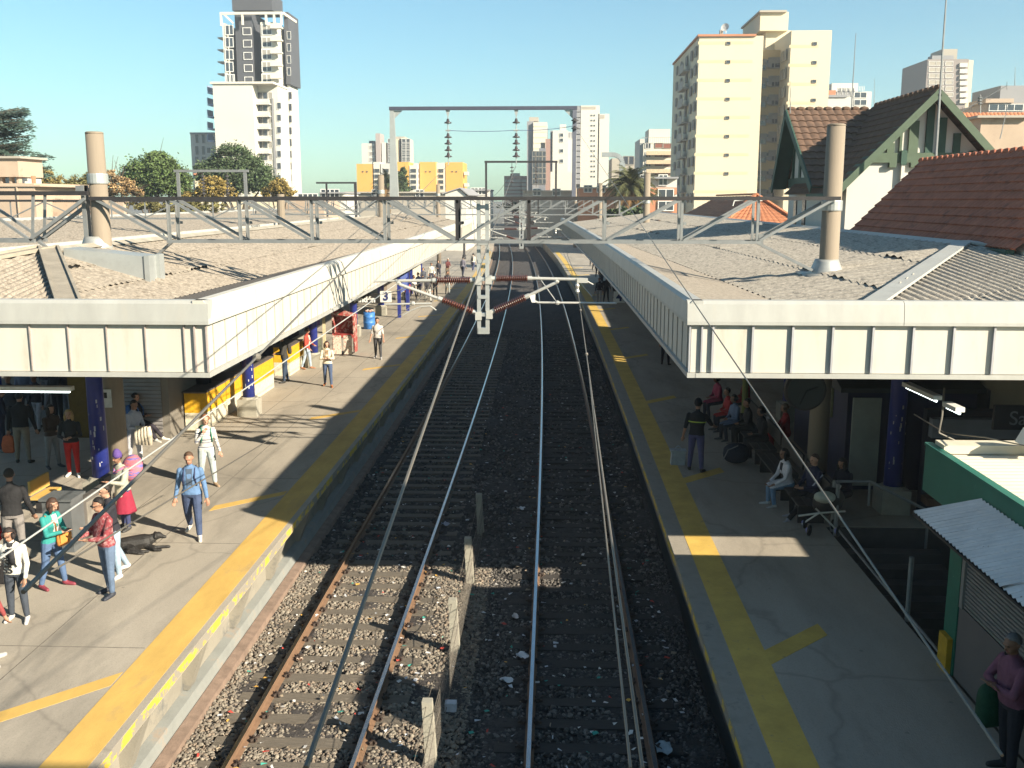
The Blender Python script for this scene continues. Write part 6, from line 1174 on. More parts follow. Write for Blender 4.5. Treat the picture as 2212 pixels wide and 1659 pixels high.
    heads = [('skin', hc+hu*.012*H-hf*.004*H, .0455*H, .054*H, .056*H), ('skin', hc-hu*.028*H+hf*.012*H, .034*H, .040*H, .036*H)]
    segs += [('skin', hc-hu*.050*H+hf*.034*H, hc-hu*.046*H+hf*.036*H, .0125*H, .012*H), ('skin', hc+hu*.004*H+hf*.050*H, hc-hu*.014*H+hf*.060*H, .0055*H, .0085*H), ('skin', hc+hu*.014*H+hf*.046*H-hr*.016*H, hc+hu*.014*H+hf*.046*H+hr*.016*H, .010*H, .010*H)]
    for s in (-1, 1): segs.append(('skin', hc-hu*.008*H+hr*s*.046*H-hf*.006*H, hc+hu*.010*H+hr*s*.050*H-hf*.010*H, .006*H, .008*H))
    P0 = np.array([p[0], p[1], p[2]+dz])
    # raw closed pieces -> one voxel surface
    mb = MB()
    for k, a, b, ra, rb in segs:
        a_, b_ = Vector(a), Vector(b)
        if (b_-a_).length < 1e-4: b_ = a_+Vector((0,0,1e-3))
        L = (b_-a_).length; pr = [(-ra*.98,ra*.2)]+[(-ra*math.cos(q), ra*math.sin(q)) for q in (.5,1.0)]+[(0,ra),(L,rb)]+[(L+rb*math.cos(q), rb*math.sin(q)) for q in (1.0,.5)]+[(L+rb*.98,rb*.2)]
        mb.lathe(pr, a_, b_, 10 if ra > .02*H else 7)
    vs = []; n = 18
    for c, a, b in nb:
        for k in range(n):
            an = 2*math.pi*k/n; ca, sa = math.cos(an), math.sin(an); e = .86
            vs.append(tuple(c+r2*a*math.copysign(abs(ca)**e, ca)+fw2*b*math.copysign(abs(sa)**e, sa)))
    fs = [tuple(range(n))[::-1], tuple(range((len(nb)-1)*n, len(nb)*n))]
    for j in range(len(nb)-1):
        for k in range(n): fs.append((j*n+k, j*n+(k+1)%n, (j+1)*n+(k+1)%n, (j+1)*n+k))
    mb.add(vs, fs)
    for k, c, a, b, h_ in heads:
        q = MB().ball((0,0,0), 1, n=14); mb.add([tuple(c+hr*v[0]*a+hf*v[1]*b+hu*v[2]*h_) for v in q.v], q.f)
    name = 'person'
    me = mb.mesh('person', [], fix=True)
    o = bpy.data.objects.new(name, me); C.objects.link(o); o.location = Vector(P0)
    md = o.modifiers.new('skin', 'REMESH'); md.mode = 'VOXEL'; md.voxel_size = .0105 if near else .017; md.use_smooth_shade = True
    m2 = o.modifiers.new('soft', 'SMOOTH'); m2.factor = .5; m2.iterations = 2 if near else 2
    tag(o, label, 'person', group)
    mats = {'skin': mat('skin_'+skin, SKIN[skin], .6, .06, 30), 'top': topmat or pmat(top), 'pants': pmat(pants), 'shoes': pmat(shoes, .6)}
    PENDING.append((o, segs, nb, heads, (hc, hf, hr, hu, H), mats, at, hem if hz is None else .01))
    ch = []
    def child(nm, m_, mt, smooth=True): c = m_.build(nm, mt, o, smooth=smooth, local=True); return c
    # hair
    if hair is not None:
        g = MB(); q = MB().ball((0,0,0), 1, n=16); c = hc+hu*.020*H-hf*.013*H
        g.add([tuple(c+hr*v[0]*.0515*H+hf*v[1]*(.0505 if v[1] > 0 and v[2] < .3 else .055)*H*(1 if v[1]<0 or v[2] > .2 else .35)+hu*v[2]*(.057 if v[2] > 0 else (.052 if v[1] < .15 else .012))*H) for v in q.v], q.f)
        if hairlen:
            for k in range(7):
                a = R(-105+35*k); d = hr*math.sin(a)-hf*math.cos(a); b0 = c+d*.038*H+hu*.008*H; e = b0+d*.018*H-u*hairlen*H*random.uniform(.85,1.1); pr = .021*H
                g.lathe([(0,pr),(np.linalg.norm(e-b0)*.5,pr*1.25),(np.linalg.norm(e-b0),pr*.6)], tuple(b0), tuple(e), 8)
        child('hair', g, mat('hair_%d_%d' % (hair[0]*999, hair[1]*999), hair, .7, .3, 40))
    if hat:
        kind, col = hat; g = MB(); c = hc+hu*.022*H-hf*.006*H
        q = MB().ball((0,0,0), 1, n=16); g.add([tuple(c+hr*v[0]*.056*H+hf*v[1]*.059*H+hu*max(v[2],-.15)*(.075 if kind != 'beanie' else .10)*H) for v in q.v], q.f)
        if kind == 'cap': g.bar(tuple(c+hf*.045*H), tuple(c+hf*.105*H-hu*.008*H), .085*H, .008*H)
        child('hat', g, pmat(col))
    if skirt:
        col, l0, l1, r1 = skirt; g = MB(); pr = []
        vs = []; n = 24
        for t_, ra in ((.02,.098),(-.06,.115),(-.06-(l1-.06)*.5,r1*.85),(-l1,r1)):
            for k in range(n): an = 2*math.pi*k/n; w = 1+.05*math.sin(an*7)*(t_ < -.1); vs.append(tuple(pel+u*t_*H+r*math.cos(an)*ra*H*w+f*math.sin(an)*ra*.82*H*w))
        fs = [(j*n+k, j*n+(k+1)%n, (j+1)*n+(k+1)%n, (j+1)*n+k) for j in range(3) for k in range(n)]; g.add(vs, fs); child('skirt', g, pmat(col))
    if extra: extra(dict(o=o, P=P0, at=at, f=fw2, r=r2, u=u, su=su, H=H, hands=hands, hc=hc, hf=hf, hr=hr, hu=hu, pel=pel, child=child, sh=sh))
    return o, P0, hands
def finish_people():
    dg = bpy.context.evaluated_depsgraph_get(); dg.update(); new = []
    for it in PENDING: new.append(bpy.data.meshes.new_from_object(it[0].evaluated_get(dg)))
    for (o, segs, nb, heads, (hc, hf, hr, hu, H), mats, at, hem), me in zip(PENDING, new):
        o.modifiers.clear(); o.data = me; me.name = 'body'
        n = len(me.polygons); ce = np.empty(n*3, np.float32); me.polygons.foreach_get('center', ce); ce = ce.reshape(-1,3).astype(float)
        best = np.full(n, 1e9); lab = np.zeros(n, np.int32); tor = np.zeros(n, bool); K = ['skin','top','pants','shoes','eye','lip']
        for k, a, b, ra, rb in segs:
            ab = b-a; L2 = ab@ab+1e-9; t = np.clip(((ce-a)@ab)/L2, 0, 1); d = np.linalg.norm(ce-(a+t[:,None]*ab), axis=1)-(ra+(rb-ra)*t); m = d < best; best[m] = d[m]; lab[m] = K.index(k)
        # torso: top above the waist, trousers below
        for j in range(len(nb)-1):
            a, b = nb[j][0], nb[j+1][0]; ra, rb = (nb[j][1]+nb[j][2])/2, (nb[j+1][1]+nb[j+1][2])/2; ab = b-a; L2 = ab@ab+1e-9; t = np.clip(((ce-a)@ab)/L2, 0, 1); d = np.linalg.norm(ce-(a+t[:,None]*ab), axis=1)-(ra+(rb-ra)*t)*.98; m = (d < best) & (d < .03*H); best[m] = d[m]; lab[m] = 1; tor[m] = True
        su_ = at(.2)-at(0); su_ /= np.linalg.norm(su_); hgt = (ce-at(0))@su_/H; q_ = tor | (lab == 2); lab[q_ & (hgt > hem)] = 1; lab[tor & (hgt <= hem)] = 2
        hd = np.linalg.norm((ce-hc)/(.062*H), axis=1) < 1.12; lab[hd & (((ce-hc)@hu) > -.068*H)] = 0
        for s in (-1, 1):
            e = hc+hu*.006*H+hf*.050*H+hr*s*.019*H; lab[np.linalg.norm((ce-e), axis=1) < .0078*H] = 4
        e = hc-hu*.030*H+hf*.047*H; dd = ce-e; lab[(np.abs(dd@hu) < .0045*H) & (np.abs(dd@hr) < .014*H) & (np.abs(dd@hf) < .012*H)] = 5
        me.materials.clear()
        for m in (mats['skin'], mats['top'], mats['pants'], mats['shoes'], M_black, mat('lip_tone', (.30,.11,.09), .6, .1, 30)): me.materials.append(m)
        me.polygons.foreach_set('material_index', lab); me.polygons.foreach_set('use_smooth', [True]*n); me.update()
# ---- things people carry or wear on top
def pack(c, col, w=.17, h=.24, d=.09, name='backpack'):
    def fn(k):
        g = MB(); H = k['H']; o = k['at'](.17, -.085*1.05); q = MB().ball((0,0,0), 1, n=12)
        g.add([tuple(o+k['r']*np.sign(v[0])*abs(v[0])**.6*w/2+k['f']*np.sign(v[1])*abs(v[1])**.6*d-k['f']*d*.6+k['su']*np.sign(v[2])*abs(v[2])**.6*h) for v in q.v], q.f)
        for s in (-1, 1):
            pts = [k['at'](.29, -.05, s*.055), k['at'](.285, .03, s*.058), k['at'](.20, .085, s*.06), k['at'](.10, .06, s*.075), k['at'](.06, -.06, s*.07)]; g.path([tuple(x) for x in pts], .014, 6)
        k['child']('backpack', g, pmat(col))
    return fn
def bagthing(label, cat, k, side, col, w, h, d, drop, rope=True, name='bag', rz=0.0, group='bags carried by people'):
    hd = k['hands'][side]; P = Vector(k['P'])+Vector(hd); b = P-Vector((0,0,drop)); t = thing(name, label, cat, b-Vector((0,0,h)), 0, group)
    g = MB(); q = MB().ball((0,0,0), 1, n=14); g.add([(b.x+math.copysign(abs(v[0])**.45,v[0])*w/2*(1 if v[2] < .2 else .86), b.y+math.copysign(abs(v[1])**.45,v[1])*d/2*(1 if v[2] < .2 else .6), b.z-h/2+math.copysign(abs(v[2])**.5,v[2])*h/2) for v in q.v], q.f); g.build('bag_body', pmat(col), t, smooth=True)
    if rope:
        g = MB()
        for s in (-1, 1): g.path([(b.x-w*.25,b.y+s*d*.2,b.z-.02),(P.x,P.y+s*.012,P.z-.005),(b.x+w*.25,b.y+s*d*.2,b.z-.02)], .008, 5)
        g.build('handle', pmat(tuple(c*.7 for c in col)), t)
    return t
def jacket_open(col, inner):          # open front: a strip of the shirt showing
    def fn(k):
        g = MB(); ts = (.05,.10,.17,.235,.285)
        for a, b in zip(ts[:-1], ts[1:]):
            w = .032; fa = {.05:.068,.10:.071,.17:.082,.235:.068,.285:.050}
            g.add([tuple(k['at'](a, fa[a]*1.0, -w)), tuple(k['at'](a, fa[a]*1.0, w)), tuple(k['at'](b, fa[b], w)), tuple(k['at'](b, fa[b], -w)), tuple(k['at'](a, fa[a]-.03, -w)), tuple(k['at'](a, fa[a]-.03, w)), tuple(k['at'](b, fa[b]-.03, w)), tuple(k['at'](b, fa[b]-.03, -w))], [(0,1,2,3),(4,7,6,5),(0,4,5,1),(1,5,6,2),(2,6,7,3),(3,7,4,0)])
        k['child']('shirt_front', g, pmat(inner), False)
    return fn
def multi(*fs):
    def fn(k):
        for q in fs: q(k)
    return fn
def collar(col):
    def fn(k):
        g = MB(); g.lathe([(0,.052*k['H']),(.028*k['H'],.040*k['H'])], tuple(k['at'](.272,-.002)), tuple(k['at'](.33,.004)), 12); k['child']('collar', g, pmat(col))
    return fn
def glasses(k):
    g = MB(); H = k['H']
    for s in (-1, 1): c = k['hc']+k['hu']*.006*H+k['hf']*.056*H+k['hr']*s*.019*H; g.ball(tuple(c), .013*H, (1,1,.8), 8); g.tube(tuple(c), tuple(c-k['hf']*.05*H+k['hr']*s*.028*H), .003*H, n=5)
    k['child']('sunglasses', g, M_black)
def band(ts, col, a=.1, b=.068, h=.012):   # ring round the torso
    def fn(k):
        g = MB(); n = 20; vs = []
        for t in (ts-h, ts+h):
            for q in range(n): an = 2*math.pi*q/n; vs.append(tuple(k['at'](t, b*math.sin(an), a*math.cos(an))))
        g.add(vs, [(q,(q+1)%n,n+(q+1)%n,n+q) for q in range(n)]); k['child']('reflective_band', g, pmat(col), True)
    return fn
WALK = ((16,6,2),(-14,14,2)); STAND = ((2,2,4),(-2,4,4)); FOLD = ((28,12,95,70),(28,12,95,70)); DOWN = ((6,9,14,0),(2,9,18,0)); HOLD = ((20,8,80,45),(20,8,80,45)); SIT = ((82,88,5),(84,86,5))
def wovenmat(name, c1, c2, sc, stretch=(1,1,1), w=.05): return mat(name, c1, .9, .1, 20, .2, 60, col2=c2, c2=.5, w2=w, s2=sc, stretch=stretch)
DEN = (.055,.095,.20); JEAN = (.05,.075,.15); PALEJ = (.30,.40,.52)
# ------------------------------------------------ left platform, in the sun
person('man in a blue denim jacket and jeans walking towards us in white shoes', 420, 1160, PZ, 172, 1.76, 'm', (.09,.05,.03), 0, (.12,.22,.40), (.05,.075,.15), (.62,.58,.52), ((12,4,3),(-14,22,4)), ((6,12,16,0),(-4,12,18,0)), near=True, bulk=1.08, legw=1.12, headtilt=14, extra=multi(jacket_open(0,(.07,.10,.15)), collar((.14,.25,.43)), pack(None,(.03,.04,.10),.26,.17,.07)))
person('person with reddish hair, striped shirt and green backpack', 450, 1048, PZ, 150, 1.70, 'l', (.22,.09,.04), .03, (.6,.6,.6), (.42,.47,.47), (.35,.24,.15), ((10,8,4),(-6,8,4)), ((18,10,18,0),(40,14,130,25)), near=True, legw=1.12, topmat=wovenmat('striped_knit', (.62,.60,.56), (.16,.17,.22), 9, (.05,.05,3.2)), extra=pack(None,(.02,.22,.14),.27,.20,.10))
def overarm(k):
    h = Vector(k['hands'][0])*.5+Vector(k['hands'][1])*.5+Vector(k['P']); t = thing('folded_jacket', 'cream jacket hanging over the arms of the man beside the grey pole', 'jacket', h-Vector((0,0,.45)), 0); g = MB()
    for s in range(5): g.lathe([(0,.05),(.22,.075),(.46,.05)], (h.x-.16+.08*s,h.y-.02*s,h.z+.06),(h.x-.19+.09*s,h.y-.05,h.z-.5),8)
    g.build('cloth', pmat((.66,.58,.45)), t, smooth=True)
person('man in a pale grey shirt and pale trousers with a cream jacket over his arms', 294, 1010, PZ, 118, 1.72, 'd', (.02,.015,.012), 0, (.44,.45,.52), (.58,.57,.60), (.25,.25,.28), ((4,4,4),(-4,6,4)), HOLD, near=True, headtilt=16, extra=overarm)
def bundle(k):
    P = Vector(k['P'])+Vector(k['at'](.22,-.16)); t = thing('carrying_cloth', 'pink striped woven bundle tied on the back of the woman in the cream apron', 'bundle', P-Vector((0,0,.3)), 0); g = MB(); q = MB().ball((0,0,0),1,n=16)
    fx, rx = k['f'], k['r']; g.add([tuple(P+Vector(rx*v[0]*.25+fx*v[1]*.20)+Vector((0,0,v[2]*.26-.05*v[1]))) for v in q.v], q.f)
    for s in (-1, 1): g.path([tuple(P+Vector(rx*s*.2)), tuple(Vector(k['P'])+Vector(k['at'](.285,.0,s*.09))), tuple(Vector(k['P'])+Vector(k['at'](.22,.085,0)))], .035, 8)
    g.build('bundle_cloth', wovenmat('striped_aguayo', (.62,.18,.22), (.16,.16,.45), 8, (.4,.4,3), .04), t, smooth=True)
def apron(k):
    g = MB(); n = 10; vs = []
    for t_, w, fx in ((.16,.075,.078),(.04,.088,.080),(-.10,.085,.112),(-.25,.090,.135),(-.30,.075,.138)):
        for q in range(n+1): a = -1+2*q/n; vs.append(tuple(k['pel']+k['su']*t_*k['H']*(1 if t_>0 else 1)+k['f']*(fx*(1-.32*a*a))*k['H']+k['r']*a*w*k['H']))
    o = len(vs); vs += [tuple(np.array(v)-k['f']*.02) for v in vs]; g.add(vs, [(j*(n+1)+q, j*(n+1)+q+1, (j+1)*(n+1)+q+1, (j+1)*(n+1)+q) for j in range(4) for q in range(n)]+[(o+j*(n+1)+q, o+(j+1)*(n+1)+q, o+(j+1)*(n+1)+q+1, o+j*(n+1)+q+1) for j in range(4) for q in range(n)]); k['child']('apron', g, pmat((.62,.55,.40)))
person('woman in a violet hat, cream apron and red skirt with a striped bundle', 272, 1142, PZ, 214, 1.60, 'm', (.02,.015,.012), .0, (.40,.40,.33), (.04,.05,.13), (.05,.05,.05), STAND, ((30,10,85,25),(8,12,20,0)), near=True, female=True, bulk=1.15, headturn=10, skirt=((.30,.02,.05),0,.30,.165), hat=('beanie',(.11,.06,.26)), extra=multi(bundle, apron))
person('man in a red floral shirt and sunglasses standing in jeans, looking left', 238, 1285, PZ, 215, 1.72, 'm', (.015,.012,.012), 0, (.25,.08,.09), (.11,.16,.25), (.03,.035,.05), ((3,2,2),(-3,5,3)), ((26,8,78,40),(20,14,80,20)), near=True, bulk=1.1, belly=.02, headtilt=14, headturn=10, topmat=wovenmat('floral_shirt', (.24,.04,.05), (.42,.24,.24), 16, (1,1,1), .12), extra=glasses)
person('young person with dark jacket leaning an arm on the grey litter cabinet', 252, 1245, PZ, 228, 1.70, 'l', (.02,.016,.015), 0, (.02,.02,.03), (.30,.40,.50), (.60,.58,.55), ((2,4,5),(-10,16,5)), ((62,30,20,0),(5,8,14,0)), near=True, lean=6)
def orangebag(k):
    P = Vector(k['P'])+Vector(k['at'](.0,.10,-.075)); t = thing('shoulder_bag', 'orange leather shoulder bag of the woman in the teal cardigan', 'bag', P-Vector((0,0,.12)), 0, 'bags carried by people'); g = MB(); q = MB().ball((0,0,0),1,n=14)
    g.add([tuple(P+Vector(k['r']*math.copysign(abs(v[0])**.5,v[0])*.145+k['f']*v[1]*.06)+Vector((0,0,math.copysign(abs(v[2])**.5,v[2])*.115))) for v in q.v], q.f); b = g.build('bag_body', pmat((.62,.24,.05)), t, smooth=True)
    g = MB(); g.bar(tuple(P+Vector(k['f']*.055-k['r']*.13)+Vector((0,0,.04))), tuple(P+Vector(k['f']*.055+k['r']*.13)+Vector((0,0,.04))), .02, .13); g.build('flap', pmat((.66,.27,.06)), t)
    g = MB(); W0 = Vector(k['P']); g.path([tuple(P+Vector(k['r']*.12)+Vector((0,0,.1))), tuple(W0+Vector(k['at'](.20,.085,.02))), tuple(W0+Vector(k['at'](.285,.0,.075)))], .012, 6); g.build('strap', pmat((.35,.15,.05)), t)
def phone(k):
    h = Vector(k['hands'][0])*.5+Vector(k['hands'][1])*.5+Vector(k['P']); g = MB(); g.box(h.x-.035,h.x+.035,h.y-.06,h.y+.06,h.z+.02,h.z+.03); one('phone', g, M_black, 'dark phone in the hands of the woman in the teal cardigan', 'phone')
person('woman in a teal cardigan and jeans with an orange bag, looking at her phone', 118, 1268, PZ, 105, 1.62, 'l', (.06,.03,.02), .10, (.03,.27,.25), (.09,.15,.28), (.24,.04,.06), ((10,6,5),(-6,8,5)), ((24,8,88,40),(24,8,88,40)), near=True, female=True, headtilt=26, extra=multi(jacket_open(0,(.72,.68,.62)), orangebag, phone))
def usa(k):
    for n_, (tx, zz) in enumerate((('3',.20),('USA',.11),('SS',.04))):
        me = text_mesh(tx, .17, M_black, .002, .004); o = bpy.data.objects.new('lettering', me); C.objects.link(o); o.parent = k['o']; q = k['at'](zz, .081, .03); x = Vector(k['r']); zv = Vector(k['su']); y = -Vector(k['f'])
        o.matrix_local = Matrix.Translation(Vector(q)) @ Matrix((( -x.x, zv.x, -y.x),( -x.y, zv.y, -y.y),( -x.z, zv.z, -y.z))).to_4x4()
def scarf(k):
    g = MB(); g.lathe([(0,.075),(.05,.085),(.10,.06)], tuple(k['at'](.25,.0)), tuple(k['at'](.36,.0)), 14); g.bar(tuple(k['at'](.27,.075,-.02)), tuple(k['at'](.12,.098,-.03)), .10, .03); k['child']('scarf', g, pmat((.03,.03,.035)))
person('youngster in a white printed sweater and black scarf at the lower left', 42, 1340, PZ, 175, 1.56, 'm', (.03,.02,.018), .06, (.72,.70,.64), (.05,.06,.08), (.55,.52,.5), STAND, ((10,12,30,15),(4,13,14,0)), near=True, bulk=1.05, headtilt=18, extra=multi(scarf, usa))
person('person in dark trousers cut by the left edge of the picture', -14, 1437, PZ, 30, 1.68, 'm', (.10,.04,.03), .08, (.25,.05,.05), (.03,.03,.035), (.5,.48,.45), ((10,4,3),(-8,12,3)), DOWN, near=True)
person('woman with a dark jacket and jeans standing at the yellow counter', 445, 908, PZ, 330, 1.66, 'm', (.02,.015,.012), .05, (.03,.025,.03), (.14,.22,.33), (.04,.04,.05), STAND, HOLD, female=True)
person('man in black with a shoulder bag at the yellow stall counters', 617, 826, PZ, 250, 1.74, 'm', (.02,.015,.012), 0, (.04,.037,.033), (.03,.05,.09), (.03,.03,.03), ((6,4,4),(-4,6,4)), HOLD, bulk=1.12, extra=pack(None,(.04,.035,.035),.26,.2,.08))
person('woman in a red jacket and pale jeans with a brown bag at the stall', 664, 797, PZ, 100, 1.64, 'l', (.05,.03,.02), .06, (.42,.06,.04), (.36,.44,.52), (.35,.16,.08), ((8,4,4),(-8,10,4)), ((15,8,70,35),(10,10,40,10)), female=True, extra=jacket_open(0,(.66,.6,.5)))
person('woman in a cream jacket and tan boots walking on the sunny platform, arms folded', 709, 835, PZ, 172, 1.64, 'l', (.06,.035,.025), .10, (.66,.58,.45), (.06,.09,.17), (.34,.12,.04), ((10,4,3),(-10,12,3)), FOLD, female=True, extra=jacket_open(0,(.36,.24,.14)))
person('young man in a patterned white t-shirt and dark trousers walking towards us', 817, 775, PZ, 180, 1.74, 'm', (.015,.012,.012), 0, (.52,.49,.45), (.055,.055,.06), (.35,.34,.34), ((9,4,3),(-9,10,3)), ((8,10,22,0),(6,12,24,0)), sleeve=.5, topmat=wovenmat('printed_tee', (.62,.58,.54), (.22,.2,.2), 6, (1,1,1), .15))
person('old man in a dark red waistcoat standing on the far sunny platform', 967, 601, PZ, 140, 1.70, 'l', (.5,.5,.48), 0, (.12,.03,.03), (.20,.14,.09), (.1,.07,.05), STAND, HOLD)
person('man in a grey shirt walking away on the far left platform', 1000, 598, PZ, 20, 1.74, 'm', (.02,.018,.02), 0, (.20,.19,.24), (.03,.035,.06), (.03,.03,.03), WALK, DOWN)
person('person in a white top carrying a dark bag, beside the hanging mast', 1022, 586, PZ, 15, 1.68, 'm', (.02,.018,.02), .04, (.72,.68,.6), (.06,.07,.14), (.2,.2,.2), WALK, DOWN, extra=pack(None,(.03,.03,.03)))
person('person in pale trousers under the upper left insulator', 967, 636, PZ, 170, 1.66, 'm', (.02,.018,.02), 0, (.03,.03,.04), (.36,.38,.36), (.2,.2,.2), WALK, DOWN)
for n_, (x, y, hd, tp, pt, lb) in enumerate(((925,652,150,(.04,.04,.05),(.55,.55,.5),'person in a black jacket and white trousers by the blue frame'), (905,640,210,(.06,.10,.30),(.04,.05,.1),'person in a blue shirt in the group near the blue frame'), (893,648,120,(.70,.66,.6),(.05,.05,.07),'person in a white shirt in the group near the blue frame'), (940,641,200,(.10,.05,.045),(.03,.03,.04),'person in dark brown with a white cap behind the left cantilever'), (880,662,170,(.35,.07,.06),(.05,.06,.12),'person in red near the blue frame under the left canopy'), (915,625,180,(.08,.09,.12),(.10,.10,.12),'person in grey at the back of the group near the blue frame'), (932,612,160,(.62,.60,.55),(.06,.06,.1),'person in a pale top at the back of the left platform group'), (948,606,190,(.05,.05,.07),(.05,.05,.07),'person in black at the far end of the left platform group'))):
    person(lb, x, y, PZ, hd, 1.60+.03*(n_ % 5), 'ml'[n_ % 2], (.03,.02,.02), .05*(n_ % 2), tp, pt, (.1,.1,.1), STAND if n_ % 2 else WALK, HOLD if n_ % 3 else DOWN, female=bool(n_ % 2), hat=('cap',(.7,.7,.68)) if n_ == 3 else None)
# ------------------------------------------------ left platform, in the shade
person('blonde woman in red trousers, black jacket and white shoes at the edge of the shade', 160, 1028, PZ, 165, 1.64, 'l', (.42,.28,.12), .11, (.03,.032,.035), (.55,.03,.025), (.80,.78,.72), ((4,2,2),(-3,6,2)), ((22,12,85,50),(18,12,80,40)), near=True, female=True, bulk=1.08)
person('woman with long dark hair and a brown jacket standing in the shade', 117, 1010, PZ, 120, 1.60, 'm', (.02,.015,.012), .13, (.06,.04,.03), (.25,.25,.25), (.05,.05,.06), STAND, HOLD, female=True, bulk=1.06)
person('broad man in a black top and khaki trousers carrying an orange bag, seen from behind', 52, 1000, PZ, 350, 1.80, 'm', (.02,.018,.02), 0, (.015,.015,.018), (.26,.22,.17), (.05,.05,.05), STAND, ((4,12,10,0),(4,12,10,0)), bulk=1.18, extra=lambda k: bagthing('orange carrier bag held by the broad man in black', 'bag', k, 0, (.55,.13,.05), .34, .46, .14, .04))
person('person with a pale blue cap at the left edge in the shade', 8, 975, PZ, 60, 1.70, 'm', (.03,.02,.02), 0, (.02,.025,.05), (.03,.035,.07), (.2,.2,.2), STAND, HOLD, hat=('cap',(.25,.33,.5)))
person('man in black with grey trousers seen from behind, beside the yellow board', 36, 1215, PZ, 340, 1.76, 'm', (.02,.015,.012), 0, (.012,.012,.014), (.22,.20,.19), (.03,.03,.03), STAND, ((10,12,14,0),(8,14,20,0)), near=True, bulk=1.12, extra=lambda k: bagthing('bright red bag held by the man in black and grey at the left edge', 'bag', k, 0, (.62,.02,.03), .24, .34, .16, .02))
person('man in a black jacket and blue jeans with folded arms behind the grey pole', 236, 985, PZ, 120, 1.72, 'd', (.015,.012,.012), 0, (.02,.02,.024), (.05,.10,.28), (.1,.1,.1), STAND, FOLD)
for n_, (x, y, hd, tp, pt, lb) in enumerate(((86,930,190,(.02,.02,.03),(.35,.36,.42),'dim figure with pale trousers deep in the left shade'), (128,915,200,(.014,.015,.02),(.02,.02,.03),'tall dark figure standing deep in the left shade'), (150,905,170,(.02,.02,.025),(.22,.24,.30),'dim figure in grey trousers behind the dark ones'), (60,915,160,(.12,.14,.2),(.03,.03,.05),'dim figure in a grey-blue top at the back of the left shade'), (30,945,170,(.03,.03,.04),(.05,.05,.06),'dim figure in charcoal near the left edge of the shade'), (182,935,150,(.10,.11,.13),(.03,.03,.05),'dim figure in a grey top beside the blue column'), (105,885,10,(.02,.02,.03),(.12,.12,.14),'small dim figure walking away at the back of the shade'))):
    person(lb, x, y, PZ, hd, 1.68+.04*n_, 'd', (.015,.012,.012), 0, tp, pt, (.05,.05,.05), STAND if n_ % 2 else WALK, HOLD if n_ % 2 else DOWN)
# seated, legs stretched, against the shuttered kiosk
person('person in black with white shoes sitting with legs stretched by the shuttered kiosk', 0, 0, PZ, 105, 1.72, 'm', (.02,.015,.012), .03, (.02,.02,.028), (.025,.02,.03), (.66,.64,.58), ((72,30,6),(76,42,3)), HOLD, lean=-6, hz=.50, pos=G(306,950,PZ)+Vector((-.1,.1,0)), extra=pack(None,(.06,.16,.42),.28,.2,.08))
# ------------------------------------------------ right platform
person('worker in dark clothes with yellow reflective bands, seen from behind', 1502, 1018, PZ, 20, 1.78, 'm', (.015,.012,.012), 0, (.010,.012,.018), (.085,.085,.20), (.02,.02,.02), ((5,2,5),(-4,4,5)), ((2,14,12,0),(40,20,30,0)), near=True, bulk=1.14, sleeve=.5, hat=('cap',(.01,.012,.02)), extra=multi(band(.17,(.60,.75,.10),.122,.080,.007)))
o = [x for x in bpy.data.objects if x.name.startswith('person')][-1]
def hb(k): bagthing('white carrier bag standing on the ground between the feet of the woman in white', 'bag', k, 0, (.62,.63,.70), .26, .34, .14, .50, rope=False)
person('woman in a white jacket, dark waistcoat and jeans sitting on the right bench', 0, 0, PZ, 258, 1.66, 'd', (.012,.01,.01), .12, (.66,.66,.72), (.16,.27,.42), (.5,.5,.5), SIT, ((30,6,45,30),(30,6,45,30)), lean=12, hz=.50, near=True, female=True, pos=G(1672,1098,PZ)+Vector((.35,.3,0)), headturn=-10, extra=multi(jacket_open(0,(.02,.02,.03)), hb))
person('man in a dark tracksuit top sitting with one leg stretched out, grey trainers', 0, 0, PZ, 245, 1.76, 'l', (.06,.035,.02), 0, (.018,.022,.06), (.012,.012,.014), (.36,.36,.40), ((62,12,4),(86,88,4)), ((22,10,70,40),(22,10,70,40)), lean=-4, hz=.50, near=True, pos=G(1722,1120,PZ)+Vector((.35,.25,0)), extra=lambda k: [k['child']('sleeve_stripe', MB().path([tuple(k['sh'][-1]+k['r']*-.07), tuple(k['sh'][-1]+(k['hands'][0]-k['sh'][-1])*.45+k['r']*-.07-k['su']*.12)], .014, 6), pmat((.55,.57,.7)))])
person('woman with dark hair and a red cuff sitting in the shade behind the pushchair', 0, 0, PZ, 235, 1.62, 'm', (.012,.01,.01), .12, (.015,.015,.03), (.015,.015,.02), (.1,.1,.1), SIT, HOLD, lean=10, hz=.50, near=True, female=True, pos=G(1800,1120,PZ)+Vector((.3,.3,0)), headtilt=20)
person('small child in dark clothes sitting between the striped man and the pushchair', 0, 0, PZ, 235, 1.05, 'm', (.02,.015,.012), .04, (.02,.02,.03), (.02,.02,.025), (.4,.4,.4), SIT, HOLD, hz=.42, pos=G(1752,1108,PZ)+Vector((.25,.15,0)))
def paper(k):
    h = Vector(k['hands'][0])*.5+Vector(k['hands'][1])*.5+Vector(k['P']); g = MB(); fx, rx = Vector(k['f']), Vector(k['r'])
    for s in (-1, 1): a = h+fx*.02; b = a+rx*s*.22-fx*.05; g.add([tuple(q) for q in (a, b, b+Vector((0,0,.32)), a+Vector((0,0,.32)), a+fx*.006, b+fx*.006, b+fx*.006+Vector((0,0,.32)), a+fx*.006+Vector((0,0,.32)))], [(0,1,2,3),(4,7,6,5),(0,4,5,1),(1,5,6,2),(2,6,7,3),(3,7,4,0)])
    one('newspaper', g, pmat((.20,.22,.25)), 'open newspaper held by the person in red on the right bench', 'newspaper')
